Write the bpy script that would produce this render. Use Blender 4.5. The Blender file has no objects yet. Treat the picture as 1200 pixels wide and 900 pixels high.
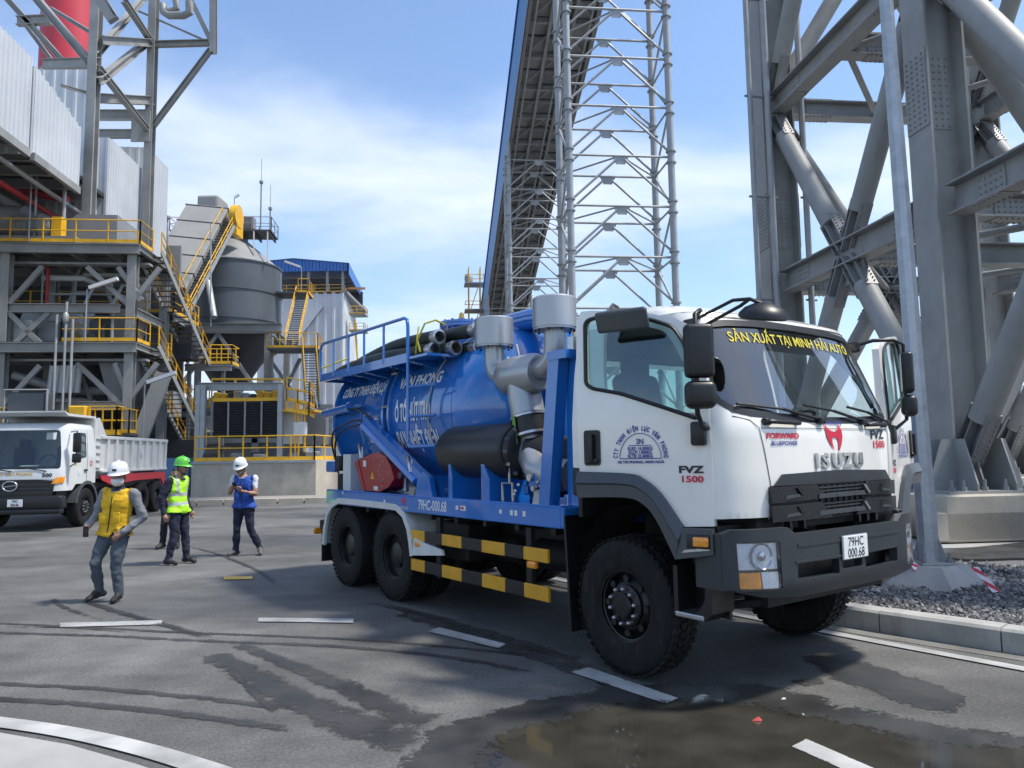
import bpy, bmesh, math, random
import numpy as np
from mathutils import Vector, Matrix, noise
from mathutils.geometry import delaunay_2d_cdt
R = math.radians
rnd = random.Random(7)
sc = bpy.context.scene
COL = sc.collection

# ---------------------------------------------------------------- camera
F, CAMZ, PITCH, ROLL = 873.2, 1.7355, R(5.433), R(0.866)
cd = bpy.data.cameras.new('camera'); cam = bpy.data.objects.new('camera', cd); COL.objects.link(cam)
cd.sensor_fit = 'HORIZONTAL'; cd.sensor_width = 36.0; cd.lens = F / 1200.0 * 36.0
cd.clip_start = 0.05; cd.clip_end = 20000
cam.matrix_world = Matrix.Translation((0, 0, CAMZ)) @ Matrix.Rotation(R(90) + PITCH, 4, 'X') @ Matrix.Rotation(-ROLL, 4, 'Z')
sc.camera = cam

# ---------------------------------------------------------------- light
SUN_AZ, SUN_EL = R(97), R(61)          # azimuth clockwise from +Y
SUN_STRENGTH, SKY_STRENGTH, EXPOSURE = 2.5, 0.115, 1.08
w = bpy.data.worlds.new('World'); sc.world = w; w.use_nodes = True
nt = w.node_tree; N = nt.nodes; L = nt.links; N.clear()
def wn(t, **k):
    n = N.new(t)
    for a, b in k.items():
        if a[0] == 'i' and a[1:].isdigit(): n.inputs[int(a[1:])].default_value = b
        else: setattr(n, a, b)
    return n
sky = wn('ShaderNodeTexSky', sky_type='NISHITA', sun_disc=False, sun_elevation=SUN_EL, sun_rotation=SUN_AZ, air_density=1.0, dust_density=0.9, ozone_density=2.2)
tc = wn('ShaderNodeTexCoord'); sep = wn('ShaderNodeSeparateXYZ'); L.new(tc.outputs['Generated'], sep.inputs[0])
den = wn('ShaderNodeMath', operation='ADD', i1=0.22); L.new(sep.outputs[2], den.inputs[0])
den2 = wn('ShaderNodeMath', operation='MAXIMUM', i1=0.08); L.new(den.outputs[0], den2.inputs[0])
div = wn('ShaderNodeVectorMath', operation='DIVIDE'); L.new(tc.outputs['Generated'], div.inputs[0])
cmb = wn('ShaderNodeCombineXYZ'); [L.new(den2.outputs[0], cmb.inputs[i]) for i in range(3)]; L.new(cmb.outputs[0], div.inputs[1])
mp = wn('ShaderNodeMapping'); mp.inputs['Rotation'].default_value = (0, 0, R(-40)); mp.inputs['Scale'].default_value = (0.74, 1.35, 0); mp.inputs['Location'].default_value = (1.35, 2.3, 0)
L.new(div.outputs[0], mp.inputs[0])
n1 = wn('ShaderNodeTexNoise'); n1.inputs['Scale'].default_value = 1.15; n1.inputs['Detail'].default_value = 9; n1.inputs['Roughness'].default_value = 0.56; n1.inputs['Distortion'].default_value = 0.45
L.new(mp.outputs[0], n1.inputs['Vector'])
n2 = wn('ShaderNodeTexNoise'); n2.inputs['Scale'].default_value = 0.55; n2.inputs['Detail'].default_value = 3
L.new(mp.outputs[0], n2.inputs['Vector'])
ad = wn('ShaderNodeMath', operation='MULTIPLY_ADD', i1=0.75, i2=0.0); L.new(n2.outputs[0], ad.inputs[0])
ad2 = wn('ShaderNodeMath', operation='ADD'); L.new(n1.outputs[0], ad2.inputs[0]); L.new(ad.outputs[0], ad2.inputs[1])
# horizon veil: thin cloud thickens toward the horizon
hz = wn('ShaderNodeMapRange'); hz.inputs['From Min'].default_value = 0.0; hz.inputs['From Max'].default_value = 0.42; hz.inputs['To Min'].default_value = 0.12; hz.inputs['To Max'].default_value = 0.0
L.new(sep.outputs[2], hz.inputs[0])
ad3 = wn('ShaderNodeMath', operation='ADD'); L.new(ad2.outputs[0], ad3.inputs[0]); L.new(hz.outputs[0], ad3.inputs[1])
cr = wn('ShaderNodeMapRange', interpolation_type='SMOOTHSTEP'); cr.inputs['From Min'].default_value = 0.80; cr.inputs['From Max'].default_value = 1.18; cr.inputs['To Min'].default_value = 0.03; cr.inputs['To Max'].default_value = 0.90
L.new(ad3.outputs[0], cr.inputs[0])
cl = wn('ShaderNodeMix', data_type='RGBA'); cl.inputs[7].default_value = (4.3, 4.7, 5.4, 1)
hsv = wn('ShaderNodeHueSaturation'); hsv.inputs['Saturation'].default_value = 1.12; L.new(sky.outputs[0], hsv.inputs['Color'])
L.new(cr.outputs[0], cl.inputs[0]); L.new(hsv.outputs[0], cl.inputs[6])
bg = wn('ShaderNodeBackground'); bg.inputs[1].default_value = SKY_STRENGTH; L.new(cl.outputs[2], bg.inputs[0])
wo = wn('ShaderNodeOutputWorld'); L.new(bg.outputs[0], wo.inputs[0])
sd = bpy.data.lights.new('sun', 'SUN'); sun = bpy.data.objects.new('sun', sd); COL.objects.link(sun)
sd.energy = SUN_STRENGTH; sd.angle = R(5); sd.color = (1, .95, .87)
SDIR = Vector((math.sin(SUN_AZ) * math.cos(SUN_EL), math.cos(SUN_AZ) * math.cos(SUN_EL), math.sin(SUN_EL)))
sun.rotation_euler = SDIR.to_track_quat('Z', 'Y').to_euler()
sun.location = SDIR * 60
vs = sc.view_settings; vs.view_transform = 'Standard'; vs.look = 'None'; vs.exposure = EXPOSURE; vs.gamma = 1; vs.use_curve_mapping = False
sc.cycles.use_denoising = True
sc.cycles.max_bounces = 6; sc.cycles.diffuse_bounces = 3; sc.cycles.glossy_bounces = 3; sc.cycles.transparent_max_bounces = 10; sc.cycles.transmission_bounces = 3
sc.cycles.caustics_reflective = False; sc.cycles.caustics_refractive = False
sc.cycles.sample_clamp_indirect = 6

# ---------------------------------------------------------------- pixel -> world (1200x900 photo pixels)
def ray(px, py):
    dx, dy = px - 600, py - 450; c, s = math.cos(ROLL), math.sin(ROLL)
    x = (dx * c - dy * s) / F; y = -(dx * s + dy * c) / F
    cp, sp = math.cos(PITCH), math.sin(PITCH)
    return Vector((x, cp - y * sp, sp + y * cp))
def at(px, py, Y):
    d = ray(px, py); return Vector((0, 0, CAMZ)) + d * (Y / d.y)
def gnd(px, py, z=0.0):
    d = ray(px, py); return Vector((0, 0, CAMZ)) + d * ((z - CAMZ) / d.z)
TX, TY, TH = 1.8084, 6.6984, R(-53.963)
def tk(x, y, z=0.0):                       # truck frame -> world
    c, s = math.cos(TH), math.sin(TH); return Vector((TX + x * c - y * s, TY + x * s + y * c, z))
PA = math.atan(0.105)
def pl(v, u, z=0.0):                       # plant grid -> world
    c, s = math.cos(PA), math.sin(PA); return Vector((v * c - u * s, v * s + u * c, z))
UV_ = Vector((math.cos(PA), math.sin(PA), 0)); UU_ = Vector((-math.sin(PA), math.cos(PA), 0)); ZZ = Vector((0, 0, 1))

# ---------------------------------------------------------------- materials
MATS = {}
def mat(name, col, rough=.5, metal=0., var=.12, scale=3., bump=0., bscale=60., coat=0., rvar=.1, col2=None, spec=.5, detail=6, dirt=0.):
    if name in MATS: return MATS[name]
    m = bpy.data.materials.new(name); m.use_nodes = True; t = m.node_tree; b = t.nodes['Principled BSDF']
    b.inputs['Metallic'].default_value = metal; b.inputs['Roughness'].default_value = rough; b.inputs['Specular IOR Level'].default_value = spec
    b.inputs['Coat Weight'].default_value = coat; b.inputs['Coat Roughness'].default_value = .04
    co = t.nodes.new('ShaderNodeTexCoord')
    n = t.nodes.new('ShaderNodeTexNoise'); n.inputs['Scale'].default_value = scale; n.inputs['Detail'].default_value = detail; n.inputs['Roughness'].default_value = .62
    t.links.new(co.outputs['Object'], n.inputs['Vector'])
    mx = t.nodes.new('ShaderNodeMix'); mx.data_type = 'RGBA'
    c1 = [max(0, c * (1 - var)) for c in col]; c2 = [min(1, c * (1 + var)) for c in col] if col2 is None else col2
    mx.inputs[6].default_value = (*c1, 1); mx.inputs[7].default_value = (*c2, 1)
    mr = t.nodes.new('ShaderNodeMapRange'); mr.inputs['From Min'].default_value = .3; mr.inputs['From Max'].default_value = .7
    t.links.new(n.outputs[0], mr.inputs[0]); t.links.new(mr.outputs[0], mx.inputs[0])
    out = mx.outputs[2]
    if dirt > 0:
        nd = t.nodes.new('ShaderNodeTexNoise'); nd.inputs['Scale'].default_value = scale * 2.3; nd.inputs['Detail'].default_value = 9; nd.inputs['Roughness'].default_value = .7
        mpn = t.nodes.new('ShaderNodeMapping'); mpn.inputs['Scale'].default_value = (1, 1, .22); t.links.new(co.outputs['Object'], mpn.inputs[0]); t.links.new(mpn.outputs[0], nd.inputs['Vector'])
        md = t.nodes.new('ShaderNodeMapRange'); md.inputs['From Min'].default_value = .52; md.inputs['From Max'].default_value = .78; md.inputs['To Max'].default_value = dirt
        t.links.new(nd.outputs[0], md.inputs[0])
        mx2 = t.nodes.new('ShaderNodeMix'); mx2.data_type = 'RGBA'; mx2.inputs[7].default_value = (.16, .13, .10, 1)
        t.links.new(md.outputs[0], mx2.inputs[0]); t.links.new(out, mx2.inputs[6]); out = mx2.outputs[2]
    t.links.new(out, b.inputs['Base Color'])
    r2 = t.nodes.new('ShaderNodeMapRange'); r2.inputs['To Min'].default_value = max(.02, rough - rvar); r2.inputs['To Max'].default_value = min(1, rough + rvar)
    t.links.new(n.outputs[0], r2.inputs[0]); t.links.new(r2.outputs[0], b.inputs['Roughness'])
    if bump > 0:
        nb = t.nodes.new('ShaderNodeTexNoise'); nb.inputs['Scale'].default_value = bscale; nb.inputs['Detail'].default_value = 5
        t.links.new(co.outputs['Object'], nb.inputs['Vector'])
        bp = t.nodes.new('ShaderNodeBump'); bp.inputs['Strength'].default_value = bump; bp.inputs['Distance'].default_value = .01
        t.links.new(nb.outputs[0], bp.inputs['Height']); t.links.new(bp.outputs[0], b.inputs['Normal'])
    MATS[name] = m; return m
def glassmat(name, tint, refl=1.0, rough=.0, trans=1.0):
    m = bpy.data.materials.new(name); m.use_nodes = True; t = m.node_tree; t.nodes.clear()
    tr = t.nodes.new('ShaderNodeBsdfTransparent'); tr.inputs[0].default_value = (*tint, 1)
    gl = t.nodes.new('ShaderNodeBsdfGlossy'); gl.inputs['Roughness'].default_value = rough; gl.inputs[0].default_value = (1, 1, 1, 1)
    ge = t.nodes.new('ShaderNodeNewGeometry'); dt_ = t.nodes.new('ShaderNodeVectorMath'); dt_.operation = 'DOT_PRODUCT'; t.links.new(ge.outputs['Incoming'], dt_.inputs[0]); t.links.new(ge.outputs['Normal'], dt_.inputs[1])
    ab = t.nodes.new('ShaderNodeMath'); ab.operation = 'ABSOLUTE'; t.links.new(dt_.outputs['Value'], ab.inputs[0])
    om = t.nodes.new('ShaderNodeMath'); om.operation = 'SUBTRACT'; om.inputs[0].default_value = 1; om.use_clamp = True; t.links.new(ab.outputs[0], om.inputs[1])
    pw = t.nodes.new('ShaderNodeMath'); pw.operation = 'POWER'; pw.inputs[1].default_value = 4; t.links.new(om.outputs[0], pw.inputs[0])
    ml = t.nodes.new('ShaderNodeMath'); ml.operation = 'MULTIPLY_ADD'; ml.inputs[1].default_value = .9; ml.inputs[2].default_value = .09 * refl; ml.use_clamp = True
    t.links.new(pw.outputs[0], ml.inputs[0])
    mx = t.nodes.new('ShaderNodeMixShader'); t.links.new(ml.outputs[0], mx.inputs[0]); t.links.new(tr.outputs[0], mx.inputs[1]); t.links.new(gl.outputs[0], mx.inputs[2])
    o = t.nodes.new('ShaderNodeOutputMaterial'); t.links.new(mx.outputs[0], o.inputs[0]); MATS[name] = m; return m
def emis(name, col, s):
    m = bpy.data.materials.new(name); m.use_nodes = True; b = m.node_tree.nodes['Principled BSDF']
    b.inputs['Base Color'].default_value = (*col, 1); b.inputs['Emission Color'].default_value = (*col, 1); b.inputs['Emission Strength'].default_value = s; b.inputs['Roughness'].default_value = .15
    MATS[name] = m; return m

M_STEEL = mat('grey_steel_paint', (.31, .315, .305), .58, 0, .18, 1.0, .04, 30, dirt=.30)
M_STEELD = mat('dark_grey_steel_paint', (.24, .245, .245), .5, 0, .12, 1.2, dirt=.15)
M_PLSTEEL = mat('plant_steel_paint', (.29, .29, .275), .5, 0, .2, .8, dirt=.35)
M_GALV = mat('galvanised_steel', (.36, .375, .38), .5, .25, .14, 2.5, .05, 40)
M_POLE = mat('galvanised_pole', (.42, .44, .46), .38, .45, .18, 6.0, .05, 60, rvar=.14)
M_CLAD = mat('ribbed_cladding', (.60, .62, .63), .42, .2, .10, .35, dirt=.12)
M_CLADW = mat('pale_cladding', (.60, .62, .62), .45, .1, .12, .3, dirt=.18)
M_YEL = mat('yellow_safety_paint', (.80, .44, .015), .5, 0, .18, 2.0, dirt=.2)
M_RAILRUST = mat('rusted_yellow_paint', (.45, .20, .05), .6, 0, .3, 2.0)
M_CONC = mat('concrete', (.47, .42, .34), .85, 0, .16, 1.4, .25, 25, dirt=.25)
M_CONCG = mat('grey_concrete', (.33, .33, .315), .85, 0, .18, 2.2, .25, 30, dirt=.3)
M_DARK = mat('dark_machinery', (.035, .037, .04), .55, 0, .3, 4)
M_GREYDUCT = mat('grey_duct_paint', (.25, .255, .26), .55, 0, .15, .8, dirt=.2)
M_BEIGE = mat('beige_casing_paint', (.30, .295, .275), .5, 0, .1, .6, dirt=.2)
M_SILO = mat('silo_grey_paint', (.095, .107, .12), .40, .1, .22, .35, .03, 6, dirt=.15)
M_HOPPER = mat('black_hopper_steel', (.03, .032, .036), .55, 0, .2, 1, dirt=.1)
M_REDCH = mat('red_chimney_paint', (.55, .03, .05), .5, 0, .1, .4)
M_REDPIPE = mat('red_pipe_paint', (.50, .035, .04), .4)
M_BLUER = mat('blue_roof_sheet', (.03, .16, .50), .45, 0, .12, .5, dirt=.1)
M_WHITEP = mat('white_lamp_housing', (.75, .75, .73), .4, 0, .06)
M_GRATE = mat('grating_steel', (.10, .105, .11), .6, .2, .2, 5)

# ---------------------------------------------------------------- mesh builder
BASE = {}
def frame(d, up=ZZ):
    d = Vector(d).normalized(); up = Vector(up)
    if abs(d.dot(up)) > .985: up = Vector((1, 0, 0)) if abs(d.x) < .8 else Vector((0, 1, 0))
    s = d.cross(up).normalized(); return d, s, s.cross(d).normalized()
class MB:
    def __init__(self): self.v = []; self.f = []; self.mi = []; self.cm = 0; self.at = None
    def add(self, vs, fs):
        o = len(self.v); self.v += [Vector(x) for x in vs]; self.f += [[i + o for i in q] for q in fs]; self.mi += [self.cm] * len(fs); return self
    def box(self, c, s, ax=None):
        c = Vector(c); X, Y, Z = ax if ax else (Vector((1, 0, 0)), Vector((0, 1, 0)), ZZ)
        a, b, h = s[0] / 2, s[1] / 2, s[2] / 2
        vs = [c + X * (a * i) + Y * (b * j) + Z * (h * k) for k in (-1, 1) for j in (-1, 1) for i in (-1, 1)]
        return self.add(vs, [(0, 2, 3, 1), (4, 5, 7, 6), (0, 1, 5, 4), (2, 6, 7, 3), (0, 4, 6, 2), (1, 3, 7, 5)])
    def bx(self, x0, x1, y0, y1, z0, z1): return self.box(((x0 + x1) / 2, (y0 + y1) / 2, (z0 + z1) / 2), (abs(x1 - x0), abs(y1 - y0), abs(z1 - z0)))
    def rbox(self, c, s, r=.02, seg=2, ax=None):
        bm = bmesh.new(); bmesh.ops.create_cube(bm, size=1)
        for q in bm.verts: q.co = Vector((q.co.x * s[0], q.co.y * s[1], q.co.z * s[2]))
        bmesh.ops.bevel(bm, geom=bm.edges[:], offset=min(r, min(s) * .49), segments=seg, affect='EDGES', profile=.5, clamp_overlap=True)
        bm.verts.index_update(); c = Vector(c); X, Y, Z = ax if ax else (Vector((1, 0, 0)), Vector((0, 1, 0)), ZZ)
        self.add([c + X * q.co.x + Y * q.co.y + Z * q.co.z for q in bm.verts], [[q.index for q in f.verts] for f in bm.faces]); bm.free(); return self
    def bar(self, p, q, w, h, up=ZZ):
        p, q = Vector(p), Vector(q); d, s, u = frame(q - p, up)
        return self.box((p + q) / 2, ((q - p).length, w, h), (d, s, u))
    def ibeam(self, p, q, b, h, tf=.03, tw=.02, up=ZZ):
        p, q = Vector(p), Vector(q); d, s, u = frame(q - p, up); l = (q - p).length; c = (p + q) / 2
        self.box(c + u * (h / 2 - tf / 2), (l, b, tf), (d, s, u)); self.box(c - u * (h / 2 - tf / 2), (l, b, tf), (d, s, u)); return self.box(c, (l, tw, h - 2 * tf), (d, s, u))
    def tube(self, p, q, r, n=8, r2=None, cap=True):
        p, q = Vector(p), Vector(q); d, s, u = frame(q - p); r2 = r if r2 is None else r2
        vs = []
        for c, rr in ((p, r), (q, r2)): vs += [c + s * (math.cos(2 * math.pi * i / n) * rr) + u * (math.sin(2 * math.pi * i / n) * rr) for i in range(n)]
        fs = [(i, (i + 1) % n, n + (i + 1) % n, n + i) for i in range(n)]
        if cap: fs += [tuple(range(n - 1, -1, -1)), tuple(range(n, 2 * n))]
        return self.add(vs, fs)
    def path(self, pts, r, n=8, cap=True, rs=None):
        pts = [Vector(x) for x in pts]; vs = []; up = None
        for k, c in enumerate(pts):
            t = (pts[min(k + 1, len(pts) - 1)] - pts[max(k - 1, 0)]).normalized()
            if up is None: d, s, u = frame(t)
            else:
                s = (s - t * s.dot(t)).normalized(); u = t.cross(s) * -1; u = s.cross(t)
            up = u; rr = rs[k] if rs else r
            vs += [c + s * (math.cos(2 * math.pi * i / n) * rr) + u * (math.sin(2 * math.pi * i / n) * rr) for i in range(n)]
        fs = [(a * n + i, a * n + (i + 1) % n, (a + 1) * n + (i + 1) % n, (a + 1) * n + i) for a in range(len(pts) - 1) for i in range(n)]
        if cap: fs += [tuple(range(n - 1, -1, -1)), tuple(range((len(pts) - 1) * n, len(pts) * n))]
        return self.add(vs, fs)
    def lathe(self, prof, c, axis=ZZ, n=24, a0=0., a1=2 * math.pi, cap=False):
        c = Vector(c); d, s, u = frame(axis); full = abs(a1 - a0 - 2 * math.pi) < 1e-6; m = n if full else n + 1
        vs = [c + d * h + (s * math.cos(a0 + (a1 - a0) * i / n) + u * math.sin(a0 + (a1 - a0) * i / n)) * r for r, h in prof for i in range(m)]
        fs = [(a * m + i, a * m + (i + 1) % m, (a + 1) * m + (i + 1) % m, (a + 1) * m + i) for a in range(len(prof) - 1) for i in range(n)]
        if cap: fs += [tuple(range(m - 1, -1, -1)), tuple(range((len(prof) - 1) * m, len(prof) * m))]
        return self.add(vs, fs)
    def prism(self, poly, ext, o=(0, 0, 0), X=Vector((1, 0, 0)), Y=ZZ):
        # polygon (a,b) in plane X,Y extruded by vector ext
        o = Vector(o); ext = Vector(ext); n = len(poly); vs = [o + X * a + Y * b for a, b in poly]; vs += [x + ext for x in vs]
        return self.add(vs, [tuple(range(n)), tuple(range(2 * n - 1, n - 1, -1))] + [(i, n + i, n + (i + 1) % n, (i + 1) % n) for i in range(n)])
    def build(self, name, m, parent=None, smooth=None, fix=True, link=True):
        base = BASE.get(parent.name, Vector((0, 0, 0))) if parent else Vector((0, 0, 0))
        me = bpy.data.meshes.new(name); me.from_pydata([tuple(x - base) for x in self.v], [], self.f)
        ms = m if isinstance(m, (list, tuple)) else [m]
        for x in ms: me.materials.append(x)
        if len(ms) > 1: me.polygons.foreach_set('material_index', self.mi)
        if fix:
            bm = bmesh.new(); bm.from_mesh(me); bmesh.ops.recalc_face_normals(bm, faces=bm.faces); bm.to_mesh(me); bm.free()
        if smooth:
            me.polygons.foreach_set('use_smooth', [True] * len(me.polygons)); me.set_sharp_from_angle(angle=R(smooth))
        me.update()
        o = bpy.data.objects.new(name, me); COL.objects.link(o)
        if parent: o.parent = parent; BASE[o.name] = base
        return o
def tag(o, label=None, cat=None, group=None, kind=None):
    for k, x in (('label', label), ('category', cat), ('group', group), ('kind', kind)):
        if x: o[k] = x
    return o
def thing(name, label, cat, loc=(0, 0, 0), group=None, rotz=0., local=False):
    o = bpy.data.objects.new(name, None); COL.objects.link(o); o.location = loc; o.rotation_euler = (0, 0, rotz); o.empty_display_size = .2
    tag(o, label, cat, group); BASE[o.name] = Vector((0, 0, 0)) if local else Vector(loc); return o
def struct(o): o['kind'] = 'structure'; return o
def copy_tree(o, parent=None):
    c = o.copy(); COL.objects.link(c)
    if parent: c.parent = parent
    BASE[c.name] = BASE.get(o.name, Vector((0, 0, 0)))
    for ch in [x for x in bpy.data.objects if x.parent == o]: copy_tree(ch, c)
    return c
def P1(name, m, parent, fn, *a, smooth=None, **k):
    b = MB(); getattr(b, fn)(*a, **k); return b.build(name, m, parent, smooth)
def inpoly(x, y, poly):
    r = False; j = len(poly) - 1
    for i in range(len(poly)):
        (xi, yi), (xj, yj) = poly[i], poly[j]
        if (yi > y) != (yj > y) and x < (xj - xi) * (y - yi) / (yj - yi + 1e-12) + xi: r = not r
        j = i
    return r
def fillet(poly, r, seg=4):
    out = []; n = len(poly)
    for i in range(n):
        p = Vector(poly[i]); a = Vector(poly[i - 1]) - p; b = Vector(poly[(i + 1) % n]) - p
        rr = min(r if not isinstance(r, (list, tuple)) else r[i], a.length * .45, b.length * .45)
        if rr < 1e-4: out.append(tuple(p)); continue
        A = p + a.normalized() * rr; B = p + b.normalized() * rr
        for k in range(seg + 1):
            t = k / seg; out.append(tuple(A * (1 - t) ** 2 + p * 2 * t * (1 - t) + B * t * t))
    return out
def cdt(outer, holes=(), grid=.08, jit=0):
    pts = []; edges = []
    for lp in [outer] + list(holes):
        # densify
        d = []
        for i in range(len(lp)):
            a = Vector(lp[i]); b = Vector(lp[(i + 1) % len(lp)]); k = max(1, int((b - a).length / grid))
            d += [a.lerp(b, t / k) for t in range(k)]
        o = len(pts); pts += d; edges += [(o + i, o + (i + 1) % len(d)) for i in range(len(d))]
    xs = [p[0] for p in outer]; ys = [p[1] for p in outer]; y = min(ys) + grid / 2
    while y < max(ys):
        x = min(xs) + grid / 2
        while x < max(xs):
            if inpoly(x, y, outer) and not any(inpoly(x, y, h) for h in holes): pts.append(Vector((x, y)))
            x += grid
        y += grid
    r = delaunay_2d_cdt([Vector((p[0], p[1])) for p in pts], edges, [], 0, 1e-5)
    vs, fs = r[0], r[2]; keep = []
    for f in fs:
        cx = sum(vs[i][0] for i in f) / len(f); cy = sum(vs[i][1] for i in f) / len(f)
        if inpoly(cx, cy, outer) and not any(inpoly(cx, cy, h) for h in holes): keep.append(f)
    return [tuple(x) for x in vs], keep
def text_mesh(body, size=1., sx=1., bold=0., align='CENTER', spacing=1., shear=0.):
    cu = bpy.data.curves.new('lettering', 'FONT'); cu.body = body; cu.size = size; cu.align_x = align; cu.offset = bold; cu.space_character = spacing; cu.fill_mode = 'FRONT'; cu.resolution_u = 3; cu.shear = shear
    o = bpy.data.objects.new('lettering', cu)
    me = o.to_mesh(); vs = [(q.co.x * sx, q.co.y) for q in me.vertices]; fs = [list(p.vertices) for p in me.polygons]
    o.to_mesh_clear(); bpy.data.objects.remove(o); bpy.data.curves.remove(cu); return vs, fs
def lettering(name, body, o, X, Y, size, m, parent, sx=1., bold=0., align='CENTER', spacing=1., depth=0., shear=0., fn=None, lift=0.):
    vs, fs = text_mesh(body, size, sx, bold, align, spacing, shear); b = MB(); o = Vector(o) if o is not None else None
    if fn:
        bm = bmesh.new(); vv = [bm.verts.new((x, y, 0)) for x, y in vs]
        for f in fs:
            try: bm.faces.new([vv[i] for i in f])
            except ValueError: pass
        ys = [y for x, y in vs]; k = min(ys)
        while k < max(ys):
            bmesh.ops.bisect_plane(bm, geom=bm.verts[:] + bm.edges[:] + bm.faces[:], plane_co=(0, k, 0), plane_no=(0, 1, 0)); k += max(.02, (max(ys) - min(ys)) / 8)
        bm.verts.index_update(); b.add([fn(q.co.x, q.co.y) for q in bm.verts], [[q.index for q in f.verts] for f in bm.faces]); bm.free()
        return b.build(name, m, parent, fix=False)
    X, Y = Vector(X), Vector(Y); Nn = X.cross(Y).normalized()
    if depth <= 0: b.add([o + X * x + Y * y + Nn * lift for x, y in vs], fs)
    else:
        n = len(vs); ec = {}
        for f in fs:
            for i in range(len(f)):
                e = (f[i], f[(i + 1) % len(f)]); ec[tuple(sorted(e))] = ec.get(tuple(sorted(e)), []) + [e]
        b.add([o + X * x + Y * y + Nn * depth for x, y in vs] + [o + X * x + Y * y for x, y in vs], fs + [(a, a + n, c + n, c) for k, l in ec.items() if len(l) == 1 for a, c in [l[0]]])
    return b.build(name, m, parent, fix=False)
# ================================================================ GROUND
def asphalt_mat():
    m = bpy.data.materials.new('asphalt'); m.use_nodes = True; t = m.node_tree; b = t.nodes['Principled BSDF']; nn = t.nodes.new; lk = t.links.new
    co = nn('ShaderNodeTexCoord')
    def nz(s, d=5, r=.6, sc_=None):
        n = nn('ShaderNodeTexNoise'); n.inputs['Scale'].default_value = s; n.inputs['Detail'].default_value = d; n.inputs['Roughness'].default_value = r
        if sc_:
            mp_ = nn('ShaderNodeMapping'); mp_.inputs['Scale'].default_value = sc_; mp_.inputs['Rotation'].default_value = (0, 0, R(-54)); lk(co.outputs['Object'], mp_.inputs[0]); lk(mp_.outputs[0], n.inputs['Vector'])
        else: lk(co.outputs['Object'], n.inputs['Vector'])
        return n
    big = nz(.32, 6, .62); mid = nz(1.6, 6, .65); fine = nz(42, 4, .85); strk = nz(.55, 5, .6, (.35, 3.2, 1)); vor = nn('ShaderNodeTexVoronoi'); vor.inputs['Scale'].default_value = 62; lk(co.outputs['Object'], vor.inputs['Vector'])
    def ramp(src, a, b_, c1, c2):
        r = nn('ShaderNodeMapRange'); r.inputs['From Min'].default_value = a; r.inputs['From Max'].default_value = b_; r.inputs['To Min'].default_value = c1; r.inputs['To Max'].default_value = c2; lk(src, r.inputs[0]); return r.outputs[0]
    def mul(a, b_):
        q = nn('ShaderNodeMath'); q.operation = 'MULTIPLY'; lk(a, q.inputs[0]); lk(b_, q.inputs[1]); return q.outputs[0]
    v = mul(mul(mul(ramp(big.outputs[0], .34, .66, .58, 1.42), ramp(mid.outputs[0], .3, .7, .78, 1.20)), ramp(fine.outputs[0], .32, .68, .50, 1.50)), ramp(strk.outputs[0], .3, .7, .84, 1.14))
    spk = ramp(vor.outputs['Distance'], .05, .26, 1.8, 1.0); v = mul(v, spk)
    mx = nn('ShaderNodeMix'); mx.data_type = 'RGBA'; mx.blend_type = 'MULTIPLY'; mx.inputs[0].default_value = 1; mx.inputs[6].default_value = (.110, .1085, .101, 1)
    cc = nn('ShaderNodeCombineColor'); [lk(v, cc.inputs[i]) for i in range(3)]; lk(cc.outputs[0], mx.inputs[7]); lk(mx.outputs[2], b.inputs['Base Color'])
    lk(ramp(mid.outputs[0], .3, .7, .68, .88), b.inputs['Roughness'])
    bp = nn('ShaderNodeBump'); bp.inputs['Strength'].default_value = .55; bp.inputs['Distance'].default_value = .006; lk(fine.outputs[0], bp.inputs['Height']); lk(bp.outputs[0], b.inputs['Normal'])
    return m
M_ASPH = asphalt_mat()
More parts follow.
